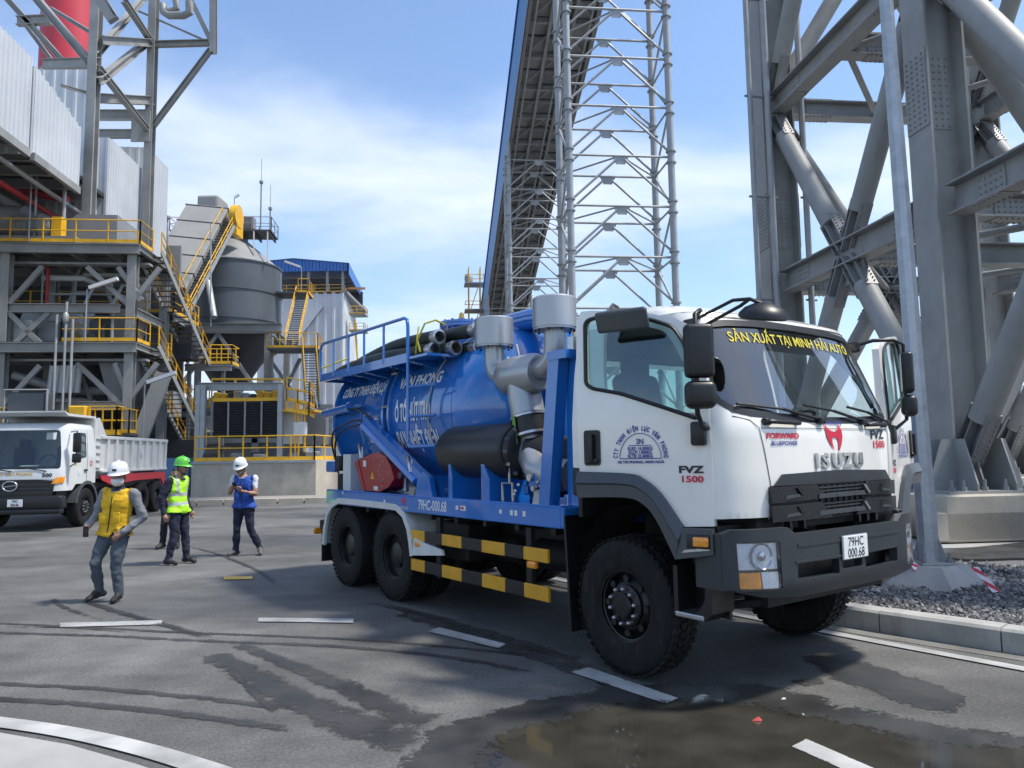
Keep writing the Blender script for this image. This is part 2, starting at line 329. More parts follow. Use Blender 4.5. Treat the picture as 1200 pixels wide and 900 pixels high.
def masked(name, col, rough, lo, hi, scale, spec=.5, bump=0., rv=0., dens=1.0, stretch=None, base2=None):
    """sheet whose edge is eaten away by noise (attribute 'edge': 0 at the rim, 1 inside)"""
    m = bpy.data.materials.new(name); m.use_nodes = True; t = m.node_tree; b = t.nodes['Principled BSDF']; nn = t.nodes.new; lk = t.links.new
    b.inputs['Roughness'].default_value = rough; b.inputs['Specular IOR Level'].default_value = spec
    co = nn('ShaderNodeTexCoord'); n = nn('ShaderNodeTexNoise'); n.inputs['Scale'].default_value = scale; n.inputs['Detail'].default_value = 8; n.inputs['Roughness'].default_value = .7
    lk(co.outputs['Object'], n.inputs['Vector'])
    a = nn('ShaderNodeAttribute'); a.attribute_name = 'edge'
    nf = nn('ShaderNodeTexNoise'); nf.inputs['Scale'].default_value = scale * 7; nf.inputs['Detail'].default_value = 6; nf.inputs['Roughness'].default_value = .75; lk(co.outputs['Object'], nf.inputs['Vector'])
    nm_ = nn('ShaderNodeMix'); nm_.inputs[0].default_value = .42; lk(n.outputs[0], nm_.inputs[2]); lk(nf.outputs[0], nm_.inputs[3])
    nr_ = nn('ShaderNodeMapRange'); nr_.inputs['From Min'].default_value = .32; nr_.inputs['From Max'].default_value = .68; lk(nm_.outputs[0], nr_.inputs[0])
    s = nn('ShaderNodeMath'); s.operation = 'ADD'; lk(a.outputs['Fac'], s.inputs[0]); lk(nr_.outputs[0], s.inputs[1])
    r = nn('ShaderNodeMapRange'); r.inputs['From Min'].default_value = lo; r.inputs['From Max'].default_value = hi; r.inputs['To Max'].default_value = dens; lk(s.outputs[0], r.inputs[0])
    n2 = nn('ShaderNodeTexNoise'); n2.inputs['Scale'].default_value = 2.2; n2.inputs['Detail'].default_value = 6; lk(co.outputs['Object'], n2.inputs['Vector'])
    mx = nn('ShaderNodeMix'); mx.data_type = 'RGBA'; mx.inputs[6].default_value = (*[c * .75 for c in col], 1); mx.inputs[7].default_value = (*(base2 or [c * 1.35 for c in col]), 1)
    q = nn('ShaderNodeMapRange'); q.inputs['From Min'].default_value = .35; q.inputs['From Max'].default_value = .65; lk(n2.outputs[0], q.inputs[0]); lk(q.outputs[0], mx.inputs[0]); lk(mx.outputs[2], b.inputs['Base Color'])
    if rv:
        q2 = nn('ShaderNodeMapRange'); q2.inputs['From Min'].default_value = .35; q2.inputs['From Max'].default_value = .65; q2.inputs['To Min'].default_value = max(.01, rough - rv); q2.inputs['To Max'].default_value = rough + rv; lk(n2.outputs[0], q2.inputs[0]); lk(q2.outputs[0], b.inputs['Roughness'])
    if bump:
        n3 = nn('ShaderNodeTexNoise'); n3.inputs['Scale'].default_value = 55; lk(co.outputs['Object'], n3.inputs['Vector'])
        bp = nn('ShaderNodeBump'); bp.inputs['Strength'].default_value = bump; bp.inputs['Distance'].default_value = .006; lk(n3.outputs[0], bp.inputs['Height']); lk(bp.outputs[0], b.inputs['Normal'])
    tr = nn('ShaderNodeBsdfTransparent'); ms = nn('ShaderNodeMixShader'); lk(r.outputs[0], ms.inputs[0]); lk(tr.outputs[0], ms.inputs[1]); lk(b.outputs[0], ms.inputs[2])
    lk(ms.outputs[0], t.nodes['Material Output'].inputs[0]); return m
M_WET = masked('wet_asphalt', (.040, .040, .038), .48, .72, .84, 4.0, .5, .4, .12, .90)
M_TRACK = masked('wet_tyre_track', (.042, .042, .042), .55, .74, .98, 6.0, .5, .4, .1, .82)
M_WATER = masked('puddle_water', (.036, .034, .027), .06, .86, .96, 2.2, .5, 0, .045, .95, base2=(.056, .052, .041))
M_LINE = masked('worn_road_paint', (.37, .37, .355), .7, .30, .62, 7.0, .4, .5, 0, .97)
M_LINEY = masked('worn_yellow_paint', (.55, .36, .08), .65, .3, .6, 14.0, .4, .3, 0, 1.0)
M_APRON = mat('pale_concrete_pavement', (.34, .335, .32), .85, 0, .14, 1.3, .2, 30, dirt=.2)

g = MB(); K = 40
xs = [-5700, -1500, -400, -120, -50, -25, -12, -6, -3, 0, 3, 6, 12, 25, 50, 120, 400, 1500, 5700]; ys = [-400, -60, -15, 0, 3, 6, 9, 12, 16, 22, 30, 45, 80, 200, 700, 2500, 5500]
g.add([(x, y, 0) for y in ys for x in xs], [(j * len(xs) + i, j * len(xs) + i + 1, (j + 1) * len(xs) + i + 1, (j + 1) * len(xs) + i) for j in range(len(ys) - 1) for i in range(len(xs) - 1)])
ground = struct(g.build('ground', M_ASPH))

def sheet(name, poly, z, m, inset=.12, jit=.02, dens=.12, seed=1, kind='structure', parent=None):
    """flat sheet with an 'edge' attribute fading over `inset` metres from its outline"""
    vs, fs = cdt(poly, (), dens); rr = random.Random(seed)
    def dist(x, y):
        d = 9
        for i in range(len(poly)):
            a = Vector(poly[i]); b = Vector(poly[(i + 1) % len(poly)]); ab = b - a; t = max(0, min(1, (Vector((x, y)) - a).dot(ab) / max(1e-9, ab.length_squared))); d = min(d, (a + ab * t - Vector((x, y))).length)
        return d
    b = MB(); b.add([(x, y, z) for x, y in vs], fs); o = b.build(name, m, parent)
    at_ = o.data.attributes.new('edge', 'FLOAT', 'POINT'); at_.data.foreach_set('value', [min(1, dist(x, y) / inset) for x, y in vs])
    if kind: o['kind'] = kind
    return o
def gpoly(px): return [tuple(gnd(*p)[:2]) for p in px]
def smoothp(pts, k=3):
    """Catmull-Rom through open polyline"""
    out = []; n = len(pts)
    for i in range(n - 1):
        p0, p1, p2, p3 = [Vector(pts[max(0, min(n - 1, j))]) for j in (i - 1, i, i + 1, i + 2)]
        for s in range(k):
            t = s / k; out.append(.5 * ((2 * p1) + (p2 - p0) * t + (2 * p0 - 5 * p1 + 4 * p2 - p3) * t * t + (3 * p1 - p0 - 3 * p2 + p3) * t ** 3))
    out.append(Vector(pts[-1])); return out
def strip(name, pts, wd, z, m, kind='structure', fade=True, cols=5):
    pts = smoothp([tuple(x) for x in pts], 5); b = MB(); vs = []; ed = []
    for i, c in enumerate(pts):
        t = (pts[min(i + 1, len(pts) - 1)] - pts[max(i - 1, 0)]).normalized(); s = Vector((-t.y, t.x)); ww = wd(i / (len(pts) - 1)) if callable(wd) else wd
        e = min(1, min(i, len(pts) - 1 - i) / 4) if fade else 1
        for j in range(cols): q = j / (cols - 1) * 2 - 1; vs.append((c.x + s.x * q * ww / 2, c.y + s.y * q * ww / 2, z)); ed.append(min(e, 1 - abs(q) ** 2) * .62 if fade else 1 - abs(q) ** 6 * .5)
    b.add(vs, [(i * cols + j, i * cols + j + 1, (i + 1) * cols + j + 1, (i + 1) * cols + j) for i in range(len(pts) - 1) for j in range(cols - 1)])
    o = b.build(name, m); a = o.data.attributes.new('edge', 'FLOAT', 'POINT'); a.data.foreach_set('value', ed)
    if kind: o['kind'] = kind
    return o
# wet ground, puddle, tyre marks
sheet('wet_ground', gpoly([(300, 935), (455, 905), (480, 868), (508, 846), (560, 836), (620, 818), (690, 806), (684, 792), (640, 773), (585, 762), (520, 742), (455, 722), (470, 714), (560, 738), (640, 755), (700, 775), (745, 797), (800, 800), (840, 796), (905, 800), (960, 812), (1010, 830), (1070, 838), (1130, 850), (1215, 858), (1300, 870), (1300, 940)]), .004, M_WET, .34)
sheet('wet_ground', gpoly([(930, 768), (960, 762), (1000, 768), (1060, 788), (1110, 800), (1143, 822), (1140, 840), (1110, 843), (1060, 828), (1010, 812), (975, 800), (950, 785)]), .004, M_WET, .24)
sheet('wet_ground', gpoly([(925, 716 + 82), (960, 794), (972, 801), (945, 806)]), .0045, M_WET, .03)
sheet('puddle', gpoly([(560, 940), (520, 905), (535, 872), (575, 850), (640, 832), (720, 815), (820, 808), (900, 815), (970, 832), (1040, 848), (1110, 858), (1215, 868), (1320, 880), (1320, 950)]), .008, M_WATER, .5)
def gp(*a): return [gnd(*p)[:2] for p in a]
TR = [([(-60, 729), (0, 731), (130, 737), (200, 741), (330, 746), (450, 752), (560, 762), (640, 772)], .11), ([(-60, 740), (0, 742), (130, 746), (250, 752), (380, 757), (480, 765), (560, 776), (640, 792)], .13),
      ([(-60, 800), (0, 802), (120, 808), (230, 818), (300, 826), (370, 833)], .12), ([(-60, 817), (0, 820), (100, 826), (200, 836), (290, 848), (350, 856)], .14),
      ([(240, 764), (262, 775), (300, 795), (345, 818), (400, 842), (455, 862), (500, 876)], lambda t: .30 + .28 * t), ([(270, 752), (310, 768), (370, 792), (420, 812), (470, 838), (520, 850)], lambda t: .20 + .22 * t), ([(262, 776), (280, 795), (310, 824), (330, 838)], .10),
      ([(430, 705), (500, 722), (580, 745), (660, 770)], .22), ([(95, 702), (130, 715), (200, 735), (260, 752)], .16), ([(60, 700), (75, 712), (120, 728)], .1),
      ([(0, 735), (80, 736), (160, 742)], .07), ([(520, 738), (560, 752), (640, 774), (690, 796)], .25), ([(215, 640), (250, 648), (300, 668), (330, 690)], .12)]
for i, (q, wd) in enumerate(TR): strip('tyre_mark', gp(*q), wd, .0052 + .00035 * i, M_TRACK)
# painted markings
def dash(px, m=M_LINE, name='lane_marking', z=.012):
    return sheet(name, gpoly(px), z, m, .03, dens=.1)
for q in ([(70, 731), (190, 728), (190, 733), (70, 736)], [(303, 725), (415, 726), (414, 731), (302, 729.5)], [(515, 736.5), (593, 756), (584, 761), (500, 741)], [(690, 783.5), (795, 820), (780, 826.5), (668, 789)], [(945, 868), (1075, 925), (1055, 934), (928, 877)]): dash(q)
dash([(262, 676.5), (296, 676), (296, 679.5), (262, 680)], M_LINEY)
edge = [tk(x, y)[:2] for x, y in ((-9.5, .95), (-8, 1.15), (-6, 1.24), (-4, 1.27), (0, 1.29), (1.8, 1.345), (4, 1.42), (9, 1.6))]
strip('edge_line', edge, .13, .012, M_LINE, fade=False)
arc = gp((-320, 836), (-160, 838), (-60, 842), (0, 848), (80, 860), (160, 878), (240, 902), (330, 935), (420, 975))
strip('edge_line', arc, .155, .012, M_LINE, fade=False)
arc2 = gp((-320, 846), (-160, 848), (-60, 853), (0, 860), (80, 874), (160, 897), (240, 925), (330, 962))
b = MB(); ap = [(v[0], v[1], .0085) for v in arc2] + [(-2.4, 2.2, .0085), (-9, 2.2, .0085)]; b.add(ap, [tuple(range(len(ap)))]); struct(b.build('pavement', M_APRON))
# gutter strip, kerb of separate stones, gravel bed
KP = [(-26, .6), (-6, 1.42), (0, 1.63), (1.7, 1.82), (4, 2.16), (8, 2.9)]
def kerb_xy(s):
    for (x0, y0), (x1, y1) in zip(KP, KP[1:]):
        if s <= x1: return y0 + (y1 - y0) * (s - x0) / (x1 - x0)
    return KP[-1][1]
M_KERB = mat('kerb_concrete', (.34, .335, .31), .85, 0, .25, 2.2, .35, 30, dirt=.75)
kerb = thing('kerb', 'pale grey concrete kerb along the gravel bed behind the blue tanker truck', 'kerb', tk(0, 1.65))
KH, KW = .20, .24; x = -6.5
while x < 6:
    x1 = x + .995; a, c = kerb_xy(x), kerb_xy(x1); d = Vector((x1 - x, c - a)).normalized(); n = Vector((-d.y, d.x)); e = .004
    A, B = tk(x + e, a), tk(x1 - e, c); nn_ = (tk(n.x, n.y) - tk(0, 0)); nn_.z = 0; ch = .025
    b = MB(); dz = rnd.uniform(-.004, .004)
    prof = [(0, -.02), (0, KH - ch), (ch, KH + dz), (KW, KH + dz), (KW, -.02)]
    b.add([A + nn_ * p + ZZ * q for p, q in prof] + [B + nn_ * p + ZZ * q for p, q in prof], [(0, 1, 2, 3, 4), (9, 8, 7, 6, 5)] + [(i, (i + 1) % 5, 5 + (i + 1) % 5, 5 + i) for i in range(5)])
    b.build('kerb_stone', M_KERB, kerb); x += 1.0
gut = [tk(s, kerb_xy(s) - .11)[:2] for s in (-6.5, -3, 0, 1.7, 4, 6)]
M_GUT = masked('dirty_gutter_concrete', (.16, .155, .14), .8, .15, .6, 4, .4, .4)
strip('gutter', gut, .2, .0045, M_GUT, fade=False)
def gz(j): return max(.045, KH - .04 - .06 * j)
M_GRAV = mat('gravel_bed', (.13, .13, .13), .85, 0, .5, 40, .9, 45)
b = MB(); rows = []
for s in [i * .5 for i in range(-13, 13)]:
    k = kerb_xy(s); rows.append([tk(s, k + KW + .002 + j, gz(j) + .015 * math.sin(j * 3 + s)) for j in (0, .6, 1.4, 2.6, 4.2, 6.3)])
b.add([p for r_ in rows for p in r_], [(i * 6 + j, i * 6 + j + 1, (i + 1) * 6 + j + 1, (i + 1) * 6 + j) for i in range(len(rows) - 1) for j in range(5)])
struct(b.build('gravel_ground', M_GRAV))
M_STONE = mat('crushed_stone', (.17, .17, .17), .8, 0, .55, 18)
_t = M_STONE.node_tree; _g = _t.nodes.new('ShaderNodeNewGeometry'); _r = _t.nodes.new('ShaderNodeValToRGB'); _r.color_ramp.elements[0].color = (.05, .05, .052, 1); _r.color_ramp.elements[1].color = (.36, .345, .32, 1); _e = _r.color_ramp.elements.new(.6); _e.color = (.16, .155, .15, 1)
_t.links.new(_g.outputs['Random Per Island'], _r.inputs[0]); _t.links.new(_r.outputs[0], _t.nodes['Principled BSDF'].inputs['Base Color'])
b = MB(); ico = [(1, 0, 0), (-1, 0, 0), (0, 1, 0), (0, -1, 0), (0, 0, 1), (0, 0, -1)]; icf = [(0, 2, 4), (2, 1, 4), (1, 3, 4), (3, 0, 4), (2, 0, 5), (1, 2, 5), (3, 1, 5), (0, 3, 5)]
for i in range(15000):
    s = rnd.uniform(-2.2, 2.6); j = rnd.random() ** 1.3 * 4.6 + .02
    c = tk(s, kerb_xy(s) + KW + j, gz(j) + .005 + .015 * math.sin(j * 3 + s) + rnd.uniform(0, .02)); r_ = (rnd.uniform(.010, .026) if rnd.random() < .88 else rnd.uniform(.026, .046)) * (1 + .12 * j)
    Q = Matrix.Rotation(rnd.uniform(0, 6.28), 3, Vector((rnd.uniform(-1, 1), rnd.uniform(-1, 1), rnd.uniform(-1, 1))))
    b.add([c + Q @ (Vector(p) * r_ * rnd.uniform(.6, 1.25)) for p in ico], icf)
tag(b.build('gravel', M_STONE), 'loose grey crushed gravel between the kerb and the concrete slab', 'gravel', kind='stuff')
# concrete slab behind the gravel
b = MB(); q = [pl(6.2, 12.0), pl(30, 11.0), pl(30, 40), pl(4.8, 40)]; b.add([(v.x, v.y, .07) for v in q] + [(v.x, v.y, -.1) for v in q], [(0, 1, 2, 3), (0, 4, 5, 1), (1, 5, 6, 2), (2, 6, 7, 3), (3, 7, 4, 0)])
struct(b.build('pavement', M_APRON))
b = MB(); sheet('wet_ground', gpoly([(1085, 655), (1120, 648), (1200, 640), (1260, 640), (1260, 662), (1200, 660), (1130, 662)]), .075, M_WET, .1)
# litter in the puddle and on the road
M_LIT = mat('red_litter', (.5, .06, .05), .6); M_LITW = mat('pale_litter', (.45, .43, .38), .7)
def litter(px, py, r_, m, label):
    c = gnd(px, py); b = MB(); Q = Matrix.Rotation(rnd.uniform(0, 6), 3, 'Z'); b.add([c + Q @ (Vector(p) * r_ * rnd.uniform(.6, 1.3)) + Vector((0, 0, r_ * .35)) for p in [(1.3, 0, 0), (-1.2, .2, 0), (0, .8, 0), (.1, -.8, 0), (0, 0, .7), (0, 0, -.3)]], icf)
    tag(b.build('paper_scrap' if m is M_LIT else 'loose_pebble', m), label, 'scrap' if m is M_LIT else 'pebble')
litter(889, 846, .030, M_LIT, 'small red scrap lying in the brown puddle'); litter(918, 820, .022, M_LITW, 'pale pebble at the upper edge of the puddle')
litter(662, 845, .010, M_LITW, 'tiny pale pebble in the wet ground below the front wheel'); litter(941, 838, .013, M_LITW, 'small pale pebble in the puddle beside the red scrap')
# far ground strips: gravel and kerb in front of the plinth
far = thing('kerb', 'low pale kerb on the far side of the road, before the concrete plinth', 'kerb', at(300, 585, 32))
for i in range(34):
    x0 = -24 + i * 1.0; c0 = pl(x0 + .03, 29.8); c1 = pl(x0 + .97, 29.8); b = MB(); b.bar(c0 + ZZ * .1, c1 + ZZ * .1, .3, .2); b.build('kerb_stone', M_CONC, far)
b = MB(); q = [pl(-26, 29.96, .16), pl(12, 29.96, .16), pl(12, 31.9, .2), pl(-26, 31.9, .2)]; b.add(q, [(0, 1, 2, 3)]); struct(b.build('gravel_ground', mat('pale_gravel', (.27, .255, .23), .9, 0, .35, 30, .8, 40)))
# ================================================================ RIGHT: heavy steel support frame
BOLT = {}
def bolts_plate(b, c, X, Y, w_, h_, nx, ny, r_=.022, t=.03):
    """splice plate with bolt heads, in plane X,Y; outward normal X x Y"""
    n = X.cross(Y).normalized(); b.box(c + n * t / 2, (w_, h_, t), (X, Y, n))
    for i in range(nx):
        for j in range(ny):
            p = c + X * (w_ * ((i + .5) / nx - .5)) + Y * (h_ * ((j + .5) / ny - .5)); b.tube(p + n * t * .9, p + n * (t + .03), r_, 6)
fr = thing('steel_support_frame', 'heavy grey steel column frame with crossed tube braces on concrete pedestal beside gravel', 'steel frame', pl(10.1, 13.5))
Z1, Z2, Z3 = 6.55, 11.9, 19.5
cA, cB = (10.15, 13.5), (10.10, 20.45); W6 = 6.55
cols = {'A': cA, 'B': cB, 'C': (cA[0] + W6, cA[1]), 'D': (cB[0] + W6, cB[1]), 'E': (cA[0], cA[1] - 6.95), 'F': (cA[0] + W6, cA[1] - 6.95), 'G': (cB[0] + W6 / 2, cB[1] + 6.95 * .0)}
del cols['G']
def hcol(b, v, u, z0, z1, bw, h):      # H column: flanges face +-u (parallel to v), web along u
    tf, tw = .06, .05
    for s in (-1, 1): b.box(pl(v, u + s * (h / 2 - tf / 2), (z0 + z1) / 2), (bw, tf, z1 - z0), (UV_, UU_, ZZ))
    b.box(pl(v, u, (z0 + z1) / 2), (tw, h - 2 * tf, z1 - z0), (UV_, UU_, ZZ))
for k, (v, u) in cols.items():
    b = MB(); zb = .9; big = k in 'ACEF'
    # cruciform-like H column: wide web seen from the road
    hw = .84 if big else .95; hd = .70
    tf = .05
    for s in (-1, 1): b.box(pl(v + s * (hw / 2 - tf / 2), u, (zb + 26) / 2), (tf, hd, 26 - zb), (UV_, UU_, ZZ))
    b.box(pl(v, u, (zb + 26) / 2), (hw - 2 * tf, .05, 26 - zb), (UV_, UU_, ZZ))
    c = b.build('column', M_STEEL, fr)
    # bolted splices
    for zs in ((8.9,) if big else (8.4, 16.2)):
        b = MB()
        bolts_plate(b, pl(v, u - .025, zs), UV_, ZZ, hw * .62, 1.55, 4, 11, .021, .02)
        for s in (-1, 1):
            q = b; q.box(pl(v + s * (hw / 2 + .012), u, zs), (.024, hd * .94, 1.6), (UV_, UU_, ZZ))
            for i in range(4):
                for j in range(13): p = pl(v + s * (hw / 2 + .02), u + hd * .9 * ((i + .5) / 4 - .5), zs + 1.5 * ((j + .5) / 13 - .5)); b.tube(p, p + UV_ * (s * .035), .021, 6)
            for j in range(12):
                p = pl(v + s * (hw / 2 - .12), u - hd / 2, zs + 1.5 * ((j + .5) / 12 - .5))
        b.build('splice_plate', M_STEEL, c)
    # base: plate, stiffener fins, anchor bolts
    b = MB(); b.box(pl(v, u, .93), (2.0, 1.9, .06), (UV_, UU_, ZZ)); b.build('base_plate', M_STEEL, c)
    fin = [(0, 0), (.52, 0), (.52, .12), (.22, .95), (0, .95)]
    for s in (-1, 1):
        for du in (-.32, .0, .32):
            b = MB(); b.prism(fin, UU_ * .035, pl(v + s * (hw / 2), u + du - .0175, .96), UV_ * s, ZZ); b.build('stiffener_fin', M_STEEL, c)
    for s in (-1, 1):
        for dv in (-.38, .0, .38):
            b = MB(); b.prism(fin, UV_ * .035, pl(v + dv - .0175, u + s * (hd / 2 if abs(dv) > .1 else .03), .96), UU_ * s, ZZ); b.build('stiffener_fin', M_STEEL, c)
    for i in (-.85, -.62, -.2, .2, .62, .85):
        for j in (-.8, .8):
            b = MB(); p = pl(v + i, u + j, .96); b.tube(p, p + ZZ * .07, .055, 6); b.tube(p + ZZ * .07, p + ZZ * .2, .028, 8); b.build('anchor_bolt', M_STEELD, c)
def hbeam(p, q, bw=.45, h=.62, name='beam', m=M_STEEL, tips=True):
    b = MB(); b.ibeam(p, q, bw, h, .035, .03); o = b.build(name, m, fr)
    if tips:
        d = (q - p).normalized(); s = d.cross(ZZ).normalized(); L_ = (q - p).length
        for t in (.95, L_ - .95):
            if L_ < 3: continue
            c = p + d * t; b = MB(); b.box(c + ZZ * (h / 2 + .01), (.8, bw * .95, .02), (d, s, ZZ)); b.box(c - ZZ * (h / 2 + .01), (.8, bw * .95, .02), (d, s, ZZ))
            for sd_ in (-1, 1):
                b.box(c + s * (sd_ * .028), (.7, .025, h * .7), (d, s, ZZ))
                for i in range(6):
                    for j in (-1, 1):
                        p_ = c + d * (.76 * ((i + .5) / 6 - .5)) + s * (sd_ * bw * .33); b.tube(p_ + ZZ * (j * (h / 2 + .015)), p_ + ZZ * (j * (h / 2 + .05)), .02, 6)
                for i in range(5):
                    for j in range(3): p_ = c + d * (.64 * ((i + .5) / 5 - .5)) + ZZ * (h * .62 * ((j + .5) / 3 - .5)) + s * (sd_ * .035); b.tube(p_, p_ + s * (sd_ * .03), .019, 6)
            b.build('splice_plate', m, o)
    return o
def P(k, z, dv=0., du=0.): v, u = cols[k]; return pl(v + dv, u + du, z)
for z in (Z1, Z2, Z3):
    for a, c_ in (('A', 'B'), ('C', 'D'), ('E', 'A'), ('F', 'C')): hbeam(P(a, z, 0, .35), P(c_, z, 0, -.35))
    for a, c_ in (('B', 'D'), ('A', 'C'), ('E', 'F')): hbeam(P(a, z, .45), P(c_, z, -.45), .42, .5)
    m1 = (P('A', z) + P('B', z)) / 2; m2 = (P('C', z) + P('D', z)) / 2
    hbeam(m1 + UV_ * .24, m2 - UV_ * .24, .40, .55)
    m3 = (P('B', z) + P('D', z)) / 2; mm = (m1 + m2) / 2
    for a, c_ in ((m1 + UV_ * .3, m3), (m2 - UV_ * .3, m3), (m1 + UV_ * .3, (P('A', z) + P('C', z)) / 2), (m2 - UV_ * .3, (P('A', z) + P('C', z)) / 2)):
        b = MB(); b.tube(a - ZZ * .1, c_ - ZZ * .1, .085, 10); b.build('plan_brace', M_STEEL, fr, 40)
def tbrace(p, q, r_=.27, name='tube_brace', cut=1.1):
    d = (q - p).normalized(); a, c_ = p + d * cut, q - d * cut
    b = MB(); b.tube(a, c_, r_, 20); o = b.build(name, M_STEEL, fr, 40)
    s = d.cross(ZZ).normalized(); n = s.cross(d)
    for e, f in ((p, a), (c_, q)):      # slotted end connection with bolts
        b = MB(); b.bar(e + d * .15, f + d * (.35 if f is a else -.0), .34, .04, n) if False else None
        l0, l1 = (e + d * .1, f + d * .35) if e is p else (e - d * .35, f - d * .1)
        c = (l0 + l1) / 2; ln = (l1 - l0).length
        b.box(c, (ln, .44, .04), (d, s, n)); b.box(c, (ln, .04, .44), (d, s, n)); b.box(c + n * .24, (ln * .8, .30, .03), (d, s, n)); b.box(c - n * .24, (ln * .8, .30, .03), (d, s, n))
        for i in range(9):
            for j in (-.09, .09):
                for k in (-1, 1): pp = c + d * (ln * .72 * ((i + .5) / 9 - .5)) + s * j + n * (k * .25); b.tube(pp, pp + n * (k * .04), .02, 6)
        b.build('end_plate', M_STEELD, o)
    return o
def xbrace(a, c_, z0, z1, r_=.27):
    A0, A1, B0, B1 = a(z0), a(z1), c_(z0), c_(z1); mid = (A0 + A1 + B0 + B1) / 4
    for p in (A0, A1, B0, B1): tbrace(p, mid, r_)
    d = (B0 - A0).normalized(); b = MB(); b.box(mid, (1.3, .05, 1.5), (d, d.cross(ZZ), ZZ)); b.build('gusset_plate', M_STEEL, fr)
for a, c_ in (('A', 'B'), ('B', 'D'), ('A', 'C'), ('C', 'D'), ('E', 'A'), ('E', 'F')):
    for z0, z1 in ((1.35, Z2 - .2), (Z2 + .2, 22.5)):
        xbrace(lambda z, k=a: P(k, z), lambda z, k=c_: P(k, z), z0, z1, .25)
# conduits up column B
for dv, r_ in ((-.95, .075), (-.42, .09), (.60, .085)):
    b = MB(); b.tube(P('B', .3, dv, -.55), P('B', 26, dv, -.55), r_, 12); c = b.build('conduit', M_GALV, fr, 40)
    for z in range(3, 26, 3): b = MB(); b.bar(P('B', z, dv - .15, -.55), P('B', z, dv + (.55 if dv < -.5 else .2), -.48), .05, .05); b.build('pipe_clamp', M_STEELD, c)
# pedestals
for k in 'ABCDEF':
    v, u = cols[k]
    b = MB(); b.rbox(pl(v, u, .5), (2.5, 2.3, .82), .03, 1, (UV_, UU_, ZZ)); b.build('pedestal', M_CONC, fr)
b = MB(); b.rbox(pl(13.6, 12.6, .36), (9.9, .5, .52), .03, 1, (UV_, UU_, ZZ)); b.build('foundation_wall', M_CONC, fr)
b = MB(); b.rbox(pl(8.4, 16.6, .36), (.5, 7.0, .52), .03, 1, (UV_, UU_, ZZ)); b.build('foundation_wall', M_CONC, fr)

# ================================================================ light pole on its concrete foot
pb = gnd(1103, 690, .17); pb = Vector((5.25, 9.60, .05))
pole = thing('lamp_pole', 'galvanised octagonal lamp pole on sloped concrete foot beside the truck', 'lamp pole', pb)
b = MB(); b.lathe([(.125, .27), (.075, 10.6)], pb, (ZZ + Vector((-.011, 0, 0))).normalized(), 8, cap=True); b.build('shaft', M_POLE, pole)
b = MB(); b.path([pb + Vector((0, 0, 10.4)), pb + Vector((-.2, -.1, 10.9)), pb + Vector((-1.2, -.5, 11.2))], .045, 8); b.rbox(pb + Vector((-1.5, -.62, 11.22)), (.6, .26, .1), .04, 2); b.build('lamp_head', M_POLE, pole)
b = MB(); b.add([pb + Vector(p) for p in [(-.60, -.60, -.05), (.60, -.60, -.05), (.60, .60, -.05), (-.60, .60, -.05), (-.30, -.30, .24), (.30, -.30, .24), (.30, .30, .24), (-.30, .30, .24)]], [(0, 1, 5, 4), (1, 2, 6, 5), (2, 3, 7, 6), (3, 0, 4, 7), (4, 5, 6, 7)])
for q in range(0, len(b.v)): b.v[q] = pb + Matrix.Rotation(R(33), 3, 'Z') @ (b.v[q] - pb)
b.build('concrete_foot', M_CONCG, pole)
b = MB(); b.box(pb + ZZ * .26, (.40, .40, .03), None); b.build('base_plate', M_GALV, pole)
for i in (-1, 1):
    for j in (-1, 1): b = MB(); p = pb + Vector((.16 * i, .16 * j, .26)); b.tube(p, p + ZZ * .13, .018, 8); b.tube(p + ZZ * .02, p + ZZ * .06, .035, 6); b.build('anchor_bolt', M_STEELD, pole)
for a in range(4):
    d = Matrix.Rotation(R(45 + 90 * a), 3, 'Z') @ Vector((1, 0, 0)); b = MB(); b.prism([(.12, 0), (.22, 0), (.12, .28)], d.cross(ZZ) * .014, pb + ZZ * .277, d, ZZ); b.build('stiffener_fin', M_GALV, pole)
# warning tape scraps
M_TAPE = bpy.data.materials.new('red_white_tape'); M_TAPE.use_nodes = True
t = M_TAPE.node_tree; wv = t.nodes.new('ShaderNodeTexWave'); wv.inputs['Scale'].default_value = 5; wv.inputs['Distortion'].default_value = 1; wv.bands_direction = 'DIAGONAL'
co = t.nodes.new('ShaderNodeTexCoord'); t.links.new(co.outputs['Object'], wv.inputs['Vector']); rp = t.nodes.new('ShaderNodeValToRGB'); rp.color_ramp.interpolation = 'CONSTANT'; rp.color_ramp.elements[0].color = (.55, .03, .06, 1); rp.color_ramp.elements[1].position = .5; rp.color_ramp.elements[1].color = (.75, .68, .68, 1)
t.links.new(wv.outputs[0], rp.inputs[0]); t.links.new(rp.outputs[0], t.nodes['Principled BSDF'].inputs['Base Color'])
def tape(name, label, o, pts):
    b = MB(); vs = []
    for (x, y, z, wd) in pts: vs += [o + Vector((x - wd / 2, y, z)), o + Vector((x + wd / 2, y - .02, z))]
    n = len(pts); vs += [p + Vector((.003, .004, .002)) for p in vs]
    b.add(vs, [(2 * i, 2 * i + 1, 2 * i + 3, 2 * i + 2) for i in range(n - 1)] + [(2 * n + 2 * i, 2 * n + 2 * i + 2, 2 * n + 2 * i + 3, 2 * n + 2 * i + 1) for i in range(n - 1)] + [(0, 2 * n, 2 * n + 1, 1)]); tag(b.build(name, M_TAPE), label, 'tape')
o = Vector((0, 0, 0)); t1 = gnd(1079, 680, .12); t2 = gnd(1158, 694, .09)
tape('barrier_tape', 'scrap of red and white tape hanging on the pole foot', t1, [(-.06, .10, .22, .05), (-.02, .04, .15, .10), (.0, -.02, .07, .13), (.03, -.06, .0, .2)])
